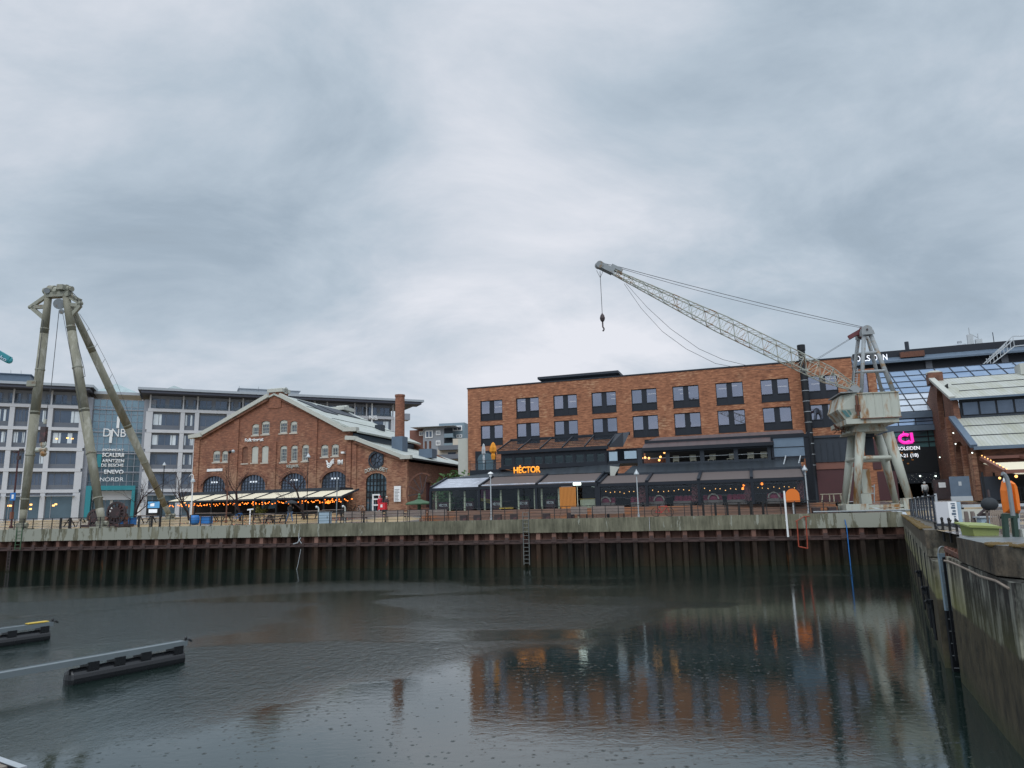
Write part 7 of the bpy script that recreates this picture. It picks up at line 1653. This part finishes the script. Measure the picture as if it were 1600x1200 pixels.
# ================================================================ PEOPLE
def person(label, loc, rot, h, top, legs, hair='hair', arms=None, stride=.12, hood=False, grp=None, bag=None):
    """one skinned continuous body; clothes, hair as children"""
    t = thing('person', label, 'person', loc, rot, grp); s = h/1.75
    V = {'pel': (0, 0, .95), 'sp': (0, .0, 1.2), 'ch': (0, .0, 1.38), 'nk': (0, -.01, 1.50), 'hd': (0, -.02, 1.60), 'ht': (0, -.01, 1.70)}
    for sx, n_ in ((-1, 'l'), (1, 'r')):
        st_ = stride*sx
        V['hip'+n_] = (.10*sx, 0, .90); V['kn'+n_] = (.11*sx, -st_*.9, .50); V['an'+n_] = (.11*sx, -st_*1.6+.03, .09); V['to'+n_] = (.12*sx, -st_*1.6-.14, .03)
        V['sh'+n_] = (.19*sx, 0, 1.42); A = arms or {}; 
        V['el'+n_] = A.get('el'+n_, (.25*sx, .03+st_*.5, 1.14)); V['wr'+n_] = A.get('wr'+n_, (.24*sx, -.08+st_*.9, .90)); V['ha'+n_] = A.get('ha'+n_, (.24*sx, -.12+st_*.9, .80))
    R = {'pel': .13, 'sp': .125, 'ch': .14, 'nk': .055, 'hd': .10, 'ht': .07, 'hip': .095, 'kn': .062, 'an': .043, 'to': .038, 'sh': .07, 'el': .046, 'wr': .032, 'ha': .036}
    E = [('pel', 'sp'), ('sp', 'ch'), ('ch', 'nk'), ('nk', 'hd'), ('hd', 'ht')]
    for n_ in 'lr': E += [('pel', 'hip'+n_), ('hip'+n_, 'kn'+n_), ('kn'+n_, 'an'+n_), ('an'+n_, 'to'+n_), ('ch', 'sh'+n_), ('sh'+n_, 'el'+n_), ('el'+n_, 'wr'+n_), ('wr'+n_, 'ha'+n_)]
    def skin(name, keys, m, k=1.0, add=0):
        ks = [a for a in V if a in keys]; ix = {a: i for i, a in enumerate(ks)}; me = bpy.data.meshes.new(name)
        me.from_pydata([tuple(c*s for c in V[a]) for a in ks], [(ix[a], ix[b]) for a, b in E if a in ix and b in ix], []); o = bpy.data.objects.new(name, me); COL.objects.link(o)
        md = o.modifiers.new('s', 'SKIN'); sb_ = o.modifiers.new('u', 'SUBSURF'); sb_.levels = 1
        for i, a in enumerate(ks):
            key = a if a in R else a[:-1]; r = (R[key]*k+add)*s; me.skin_vertices[0].data[i].radius = (r*(1.25 if a in ('sp', 'ch', 'pel') else 1), r); me.skin_vertices[0].data[i].use_root = (a == ('pel' if 'pel' in ks else ks[0]))
        bpy.context.view_layer.update(); dg = bpy.context.evaluated_depsgraph_get(); m2 = bpy.data.meshes.new_from_object(o.evaluated_get(dg)); bpy.data.objects.remove(o); m2.materials.clear(); m2.materials.append(MATS[m]); m2.polygons.foreach_set('use_smooth', [True]*len(m2.polygons))
        o2 = bpy.data.objects.new(name, m2); COL.objects.link(o2); o2.parent = t; return o2
    skin('body', set(V), 'skin')
    skin('coat', {'pel', 'sp', 'ch', 'shl', 'shr', 'ell', 'elr', 'wrl', 'wrr', 'hipl', 'hipr'}, top, 1.12, .02); skin('trousers', {'hipl', 'knl', 'anl', 'pel', 'hipr', 'knr', 'anr'}, legs, 1.08, .012)
    q = MB(); q.ball((0, .01*s, 1.66*s), .125*s, 10, (.95, 1.05, 1.0)); q.build('hood' if hood else 'hair', top if hood else hair, t, smooth=True)
    q = MB(); q.ball((0, -.115*s, 1.60*s), .022*s, 6).ball((-.035*s, -.11*s, 1.635*s), .012*s, 5).ball((.035*s, -.11*s, 1.635*s), .012*s, 5).box(-.03*s, .03*s, -.118*s, -.1*s, 1.55*s, 1.56*s); q.build('face', 'skin', t)
    q = MB()
    for sx, n_ in ((-1, 'l'), (1, 'r')):
        c = Vector(V['ha'+n_])*s
        for i in range(4): q.cyl(c+Vector((0, (-.03+.02*i)*s, 0)), c+Vector((-.01*sx*s, (-.035+.022*i)*s, (-.09+.008*abs(i-1))*s)), .010*s, .007*s, 5)
        q.cyl(c+Vector((0, -.03*s, .03*s)), c+Vector((-.02*sx*s, -.07*s, -.02*s)), .011*s, .008*s, 5)
    q.build('fingers', 'skin', t); return t
p1_ = person('person walking under a dark umbrella in a navy coat and pale jeans', qloc(452.5, 812, 4.4, 3.8), QF.a+1.2, 1.72, 'coat_dark', 'jeans', arms={'elr': (.26, -.12, 1.22), 'wrr': (.15, -.26, 1.34), 'har': (.14, -.28, 1.40)}, stride=.2)
t = thing('umbrella', 'dark open umbrella held over the walking person', 'umbrella', p1_.location+Vector((.1, 0, 0)), QF.a); q = MB(); n = 10
q.lathe((0, 0, 1.72), [(.62, 0), (.5, .13), (.28, .24), (.02, .29)], 10).build('canopy', 'coat_dark', t); MB().cyl((0, -.0, 1.2), (0, 0, 2.02), .012, None, 6).build('shaft', 'galv', t)
person('person in a bright red coat in front of the arched door', HA.world(HA.px(593.5, 790, -8)[0], -8, -.02), HA.a+.9, 1.75, 'red_coat', 'red_coat', hood=True, stride=.14)
t = thing('delivery_bag', 'red square delivery bag carried by the person in red', 'bag', HA.world(HA.px(597.8, 790, -8.6)[0], -8.6, -.02), HA.a); MB().box(-.42, .42, -.25, .25, .25, 1.0).build('body', 'red', t); MB().box(-.12, .12, -.265, -.252, .5, .8).build('emblem', 'white', t); MB().tube([(-.2, 0, 1.0), (0, 0, 1.15), (.2, 0, 1.0)], .02, 4).build('strap', 'black', t)
person('person in a dark green coat with fur hood beside the red bag', HA.world(HA.px(604, 790, -8)[0], -8, -.02), HA.a-.5, 1.70, 'machine_dark', 'coat_dark', hair='sill_stone', stride=.1)
person('person in a white hooded coat walking towards the mall entrance', MF.world(MF.px(1446.3, 770, -8)[0], -8, -.1), MF.a+math.pi, 1.85, 'coat_white', 'coat_dark', hood=True, stride=.12)
person('person in dark clothes standing by the mall entrance', MF.world(MF.px(1462.3, 770, -6)[0], -6, 0), MF.a+.4, 2.0, 'coat_dark', 'coat_dark', hair='stone_trim', stride=.05)
# ================================================================ RIGHT FOREGROUND ON THE DOCK WALL
def fz(x, y, z=3.5): return atz(x, y, z)
A = fz(1424, 807); B = fz(1466, 820); Z = 3.5
t = thing('fence', 'dark slatted metal fence on top of the right dock wall', 'fence', (A[0], A[1], Z)); D = Vector((B[0]-A[0], B[1]-A[1], 0)); ln = D.length; t.rotation_euler = (0, 0, math.atan2(D.y, D.x))
q = MB(); n = int(ln/1.9)
for i in range(n+1): q.box(i*1.9, i*1.9+.05, -.035, .035, .08, 1.0)
q.each('slat', 'slate', t); MB().box(0, ln, -.03, .03, 1.0, 1.05).box(0, ln, -.03, .03, .04, .08).build('rails', 'slate', t)
ps = None
for i in range(6):
    x = .6+(ln-1.2)*i/5
    if ps is None: ps = MB().box(-.04, .04, .03, .11, 0, 1.1).build('post', 'galv', t, (x, 0, 0))
    else: c = ps.copy(); COL.objects.link(c); c.parent = t; c.location = (x, 0, 0)
# white equipment box
Yb = 24.2; a = atY(1465, 818, Yb); b = atY(1499, 817, Yb); zt_ = atY(1480, 783.5, Yb).z
t = thing('equipment_box', 'white equipment box with a dark lettered strip on its right end', 'box', (a.x, Yb, min(a.z, b.z)), -.5); w = (b.x-a.x)*.84; h = zt_-min(a.z, b.z)
MB().box(0, w, 0, 1.0, 0, h).build('body', 'office_white', t); MB().box(w-.25, w+.004, -.012, -.001, .02, h-.02).build('front_strip', 'white', t)
q = MB()
for i, (z0, z1) in enumerate(((.92, .87), (.84, .79), (.76, .66), (.60, .52), (.48, .38))): q.box(w-.17+.03*(i % 2), w-.05, -.022, -.013, h*z1, h*z0)
for i in range(4): q.box(w-.12, w-.06, -.022, -.013, h*(.05+i*.08), h*(.09+i*.08))
q.each('marking', 'flash_blue', t); MB().box(w+.001, w+.12, .1, .5, .0, h*.98).build('side_cabinet', 'pale_blue', t)
MB().box(-.05, w+.1, .0, .9, -.12, -.002).build('plinth', 'slate', t)
# chain posts
for lb, x, y0, y1 in (('black chain post at the ladder, leftmost of four', 1465, 818, 848), ('second black chain post from the ladder', 1476, 812, 846), ('third black chain post from the ladder', 1487, 813, 848), ('fourth black chain post from the ladder, nearest the timber piles', 1498.5, 815, 852)):
    Yp = 21.2-(x-1465)*.05; a = atY(x, y1, Yp); b = atY(x, y0, Yp); t = thing('chain_post', lb, 'post', a, 0, 'black chain posts on the dock wall'); MB().cyl((0, 0, 0), (0, 0, b.z-a.z), .035, None, 8).ball((0, 0, b.z-a.z+.03), .05, 6).build('post', 'rail_black', t)
    a2 = atY(x+10.5, y0+3, Yp-.5); dv = a2-a; q = MB(); q.tube([Vector((0, 0, b.z-a.z)).lerp(Vector((dv.x, dv.y, b.z-a.z)), i/6)+Vector((0, 0, -.35*4*(i/6)*(1-i/6)*.5)) for i in range(7)], .018, 5); q.build('chain', 'rail_black', t)
# weathered piles and rope coils
for lb, xs_, Yp in (('cluster of weathered timber piles left of the green bin', (1509, 1514, 1519, 1524.5), 19.5),):
    a = atY(1516, 838, Yp); t = thing('timber_piles', lb, 'piles', (a.x, Yp, 3.45))
    for i, x in enumerate(xs_): p_ = atY(x, 799+(i % 2)*2, Yp); MB().cyl((p_.x-a.x, (i % 2)*.12, 0), (p_.x-a.x, (i % 2)*.12, p_.z-3.45), .06, .05, 7).build('pile', 'pile_wood', t)
for lb, x, y0, Yp, n_ in (('hanging loops of tan rope right of the green bin', 1559, 797, 18.6, 7), ('pale rope loops hung between the green posts', 1582, 806, 17.0, 4)):
    a = atY(x, y0, Yp); t = thing('rope_coil', lb, 'rope', (a.x, Yp, 3.5), 0); q = MB(); zt_ = a.z-3.5
    for i in range(n_): x_ = (i-n_/2)*.055; q.tube([(x_-.03, 0, zt_*.1), (x_-.04, -.02, zt_*.6), (x_, -.03, zt_), (x_+.04, -.02, zt_*.6), (x_+.03, 0, zt_*(.05+.1*(i % 3)))], .02, 5)
    q.build('loops', 'rope', t); MB().box(-.3, .3, .03, .07, zt_-.06, zt_-.01).box(-.28, -.24, .03, .07, 0, zt_).build('rack', 'pile_wood', t)
a = atY(1541, 812, 19.2); t = thing('white_hut_model', 'small white slatted box with dark arch behind the green bin', 'box', (a.x, 19.2, 3.5)); MB().box(-.13, .13, 0, .2, 0, a.z-3.5+.05).build('body', 'pale_blue', t); MB().box(-.035, .035, -.01, -.002, .1, a.z-3.5-.05).build('arch', 'flash_blue', t); MB().box(-.2, .25, -.05, .25, a.z-3.5+.05, a.z-3.5+.09).build('top', 'galv', t)
# green bin
Yg = 16.4; a = atY(1520, 837.5, Yg); b = atY(1562, 839, Yg); z1 = atY(1540, 818, Yg).z; zb_ = 3.5
t = thing('storage_bin', 'lime green storage bin with slanted lid on the wet dock wall top', 'bin', (a.x, Yg, 3.505), -.06); w = b.x-a.x; h = z1-3.5
MB().add([(.04, 0, 0), (w-.04, 0, 0), (w-.04, .5, 0), (.04, .5, 0), (0, 0, h*.78), (w, 0, h*.62), (w, .5, h*.9), (0, .5, h)], [(0, 3, 2, 1), (4, 5, 6, 7), (0, 1, 5, 4), (1, 2, 6, 5), (2, 3, 7, 6), (3, 0, 4, 7)]).build('body', 'green_bin', t)
q = MB(); q.slab([(-.08, -.04, h*.84), (w+.05, -.04, h*.68), (w+.05, .55, h*.98), (-.08, .55, h*1.12)], .035); q.beam((-.08, -.05, h*.80), (w+.05, -.05, h*.64), .03, .05); q.build('lid', 'green_bin', t)
# twin orange shells on green posts with bent grey arm
Yo = 15.6; S_ = lambda x, y, dy=0: atY(x, y, Yo+dy)
o_ = S_(1582, 840); t = thing('kayak_rack', 'pair of upright orange pointed hulls on green posts with a bent grey arm', 'rack', (o_.x, Yo, 3.505)); L_ = lambda x, y, dy=0: S_(x, y, dy)-t.location
def shell(pts, m='orange', th=.12):
    q = MB(); c = [L_(x, y) for x, y in pts]; n_ = len(c); ctr = sum(c, Vector())/n_
    vs = [p for p in c]+[Vector((ctr.x+(p.x-ctr.x)*.55, -.11, ctr.z+(p.z-ctr.z)*.8)) for p in c]+[Vector((p.x, .05, p.z)) for p in c]
    return q.add(vs, [(i, (i+1) % n_, n_+(i+1) % n_, n_+i) for i in range(n_)]+[tuple(range(n_, 2*n_)), tuple(range(3*n_-1, 2*n_-1, -1))]+[((i+1) % n_, i, 2*n_+i, 2*n_+(i+1) % n_) for i in range(n_)])
for k_, pts in enumerate(([(1565, 766), (1567, 753), (1570, 749), (1573, 755), (1576, 775), (1579.5, 802), (1570, 801), (1567, 785)], [(1576.5, 753), (1580, 751), (1585, 757), (1589, 775), (1592, 803), (1584, 803), (1580, 780)])):
    shell(pts[::-1]).build('hull', 'orange', t, smooth=False)
pz = L_(1570, 750); MB().ball((pz.x, -.02, pz.z-.02), .06, 8, (1, .7, 1.4)).build('tip', 'white', t)
q = MB(); q.tube([L_(x, y, -.25) for x, y in ((1566, 740), (1569, 741), (1573, 747), (1577, 762), (1580, 785), (1583, 806))], .045, 8); q.build('bent_arm', 'steel_grey', t)
q = MB()
for x0, x1 in ((1569.5, 1572.5), (1583.5, 1587.5)): q.beam(L_(x0, 803), (L_(x1, 840).x, 0, 0), .09, .09)
q.beam(L_(1568, 806), L_(1590, 806), .08, .1); q.build('green_post', 'post_green', t); q = MB(); q.beam(L_(1590.5, 803), (L_(1594, 838).x, .05, .1), .05, .05); q.build('grey_post', 'galv', t)
MB().box(L_(1593, 835).x, L_(1593, 835).x+.12, -.1, .02, 0, .16).build('block', 'stone_trim', t)
# navy covered ball and signboard, barrier walls behind
a = atY(1546, 788, 30); t = thing('buoy', 'dark navy covered buoy behind the timber piles', 'buoy', (a.x, 30, 3.55)); z_ = a.z-3.55; MB().ball((0, 0, z_), .3, 14, (1.1, 1, .95)).build('ball', 'coat_dark', t, smooth=True); MB().beam((-.55, 0, z_-.45), (-.15, 0, z_-.15), .08, .08).box(-.3, .3, -.3, .3, 0, max(.05, z_-.35)).cyl((.02, -.02, z_+.3), (.02, 0, z_+.6), .05, None, 6).build('mount', 'machine_dark', t)
for i, (lb, x0, x1, y0, y1, Yp, m) in enumerate((('pale low barrier wall in front of the pergola, upper one', 1504, 1700, 788.5, 793, 40, 'galv'), ('pale stone kerb behind the white equipment box', 1499, 1540, 796, 803, 34, 'stone_trim'))):
    a = atY(x0, y1, Yp); b = atY(x1, y1, Yp); z0_, z1_ = atY(x0, y1, Yp).z, atY(x0, y0, Yp).z
    t = thing('barrier_wall', lb, 'wall', ((a.x+b.x)/2, Yp, 3.5)); w = b.x-a.x; MB().box(-w/2, w/2, 0, .3, max(.0, z0_-3.5) if i == 0 else 0, z1_-3.5).build('panel', m, t); MB().box(-w/2, -w/2+.1, .05, .2, 0, max(.01, z0_-3.5)).box(w/2-.1, w/2, .05, .2, 0, max(.01, z0_-3.5)).build('post', 'black', t) if i == 0 else None
a = RH.P(1500, 795, -3); t = thing('notice_board', 'dark blue notice board beside the brick pier of the right hall', 'board', RH.world(RH.px(1503, 780, -2)[0], -2, 0), RH.a); MB().box(-.75, .75, 0, .12, .15, 2.1).build('panel', 'flash_blue', t); MB().box(-.1, .12, -.01, -.002, 1.3, 1.65).build('notice', 'galv', t); MB().box(-.8, .8, -.1, .2, 0, .4).build('plinth', 'galv', t)
a = MF.px(1474, 773, -10); t = thing('kiosk_sign', 'small lit sign box near the mall entrance beside the brick gable', 'sign', MF.world(a[0], -10, 0), MF.a); MB().box(-.7, .7, 0, .6, 0, 1.9).build('box', 'machine_dark', t); MB().box(-.3, .3, -.03, -.002, 1.1, 1.6).build('screen', 'white', t)
# table and chairs right of the flue
a = BO.px(1300, 785, -6); t = thing('garden_table', 'pale slatted garden table near the rust-red wall left of the crane', 'table', BO.world(a[0], -6, 0), BO.a); MB().box(-1.0, 1.0, -.4, .4, .7, .75).build('table_top', 'chair_pale', t)
q = MB()
for sx in (-.9, -.2, .2, .9): q.beam((sx, -.3, 0), (sx*.9, -.3, .7), .06, .06).beam((sx, .3, 0), (sx*.9, .3, .7), .06, .06)
q.build('leg', 'chair_pale', t)
# ================================================================ FLOATING PONTOONS
def pontoon(label, pe, ps_, fl0, yellow=False):
    """walkway from ps_ (left, out of frame) to pe (end), float under the outer part"""
    a = atz(*pe, .62); b = atz(*ps_, .62); d = (b-a); d.z = 0; L__ = d.length+8; ang = math.atan2(d.y, d.x); t = thing('pontoon', label, 'pontoon', (a.x, a.y, 0), ang, 'floating finger pontoons')
    q = MB(); q.box(0, L__, -.169, .169, .54, .60); q.box(0, L__, -.18, -.17, .47, .62).box(0, L__, .17, .18, .47, .62); q.build('walkway', 'walkway', t)
    q = MB(); q.cyl((.1, 0, .12), (fl0, 0, .12), .26, None, 18); q.ball((fl0, 0, .12), .26, 12, (.4, 1, 1)); q.build('float', 'black_plastic', t, smooth=False)
    q = MB()
    for x in (.15, fl0*.35, fl0*.58, fl0*.8): q.box(x, x+.3, -.22, .22, .28, .5)
    q.each('bracket', 'black_plastic', t); MB().tube([(0, 0, .6), (-.15, 0, .62), (-.25, 0, .55)], .035, 6).ball((-.05, 0, .68), .05, 6).build('tip_fender', 'black_plastic', t)
    q = MB(); 
    for x in (L__*.42, L__*.42+.18): q.tube([(x, 0, .62), (x, 0, .70), (x+.09, 0, .74), (x+.16, 0, .70), (x+.16, 0, .62)], .012, 4)
    q.build('cleat', 'galv', t)
    if yellow: MB().box(.1, .8, -.2, .05, .625, .655).build('end_plate', 'yellow', t)
pontoon('long grey finger pontoon with black float reaching furthest into the dock', (288, 1000), (0, 1050), 3.3)
pontoon('shorter finger pontoon with a yellow end plate at the far left', (80, 971), (0, 981.5), 3.5, True)
a = atz(0, 1181, .75); b = atz(55, 1200, .75); d = (b-a).normalized(); t = thing('timber_deck', 'corner of a weathered timber landing deck at the bottom left', 'deck', (a.x, a.y, 0), math.atan2(d.y, d.x))
q = MB()
for i in range(24): q.box(-3+i*.15, -3+i*.15+.14, -4, -.13, .70, .74)
q.build('planks', 'deck_wood', t); MB().box(-3, .9, -.13, -.02, .62, .755).build('edge_board', 'galv', t); MB().box(-3, .9, -.145, -.13, .62, .75).box(-2.8, .7, -3.9, -.2, .1, .62).build('fascia', 'black', t)
# teal tip of a tower crane jib, far left
a = atY(15, 563, 150); t = thing('crane_jib', 'teal tip of a distant crane jib with white letters at the far left', 'crane', (a.x, a.y, a.z), 0)
b = atY(-60, 520, 150)-a; q = MB(); q.beam((0, 0, 0), b, .8, 1.5); q.ball((0, 0, 0), .75, 10, (1, .5, 1)); q.build('jib', 'teal', t)
tx = text('ko', 'lettering', 'pale_blue', t, (-1.9, -.5, .35), .8, 1.6, .05, .03); tx.rotation_euler = (math.pi/2, math.atan2(-b.z, -b.x)*-1*0+math.radians(28), 0)
q = MB(); q.beam(b, (b.x, b.y, -a.z+4), 1.5, 1.5); q.build('mast', 'teal', t)
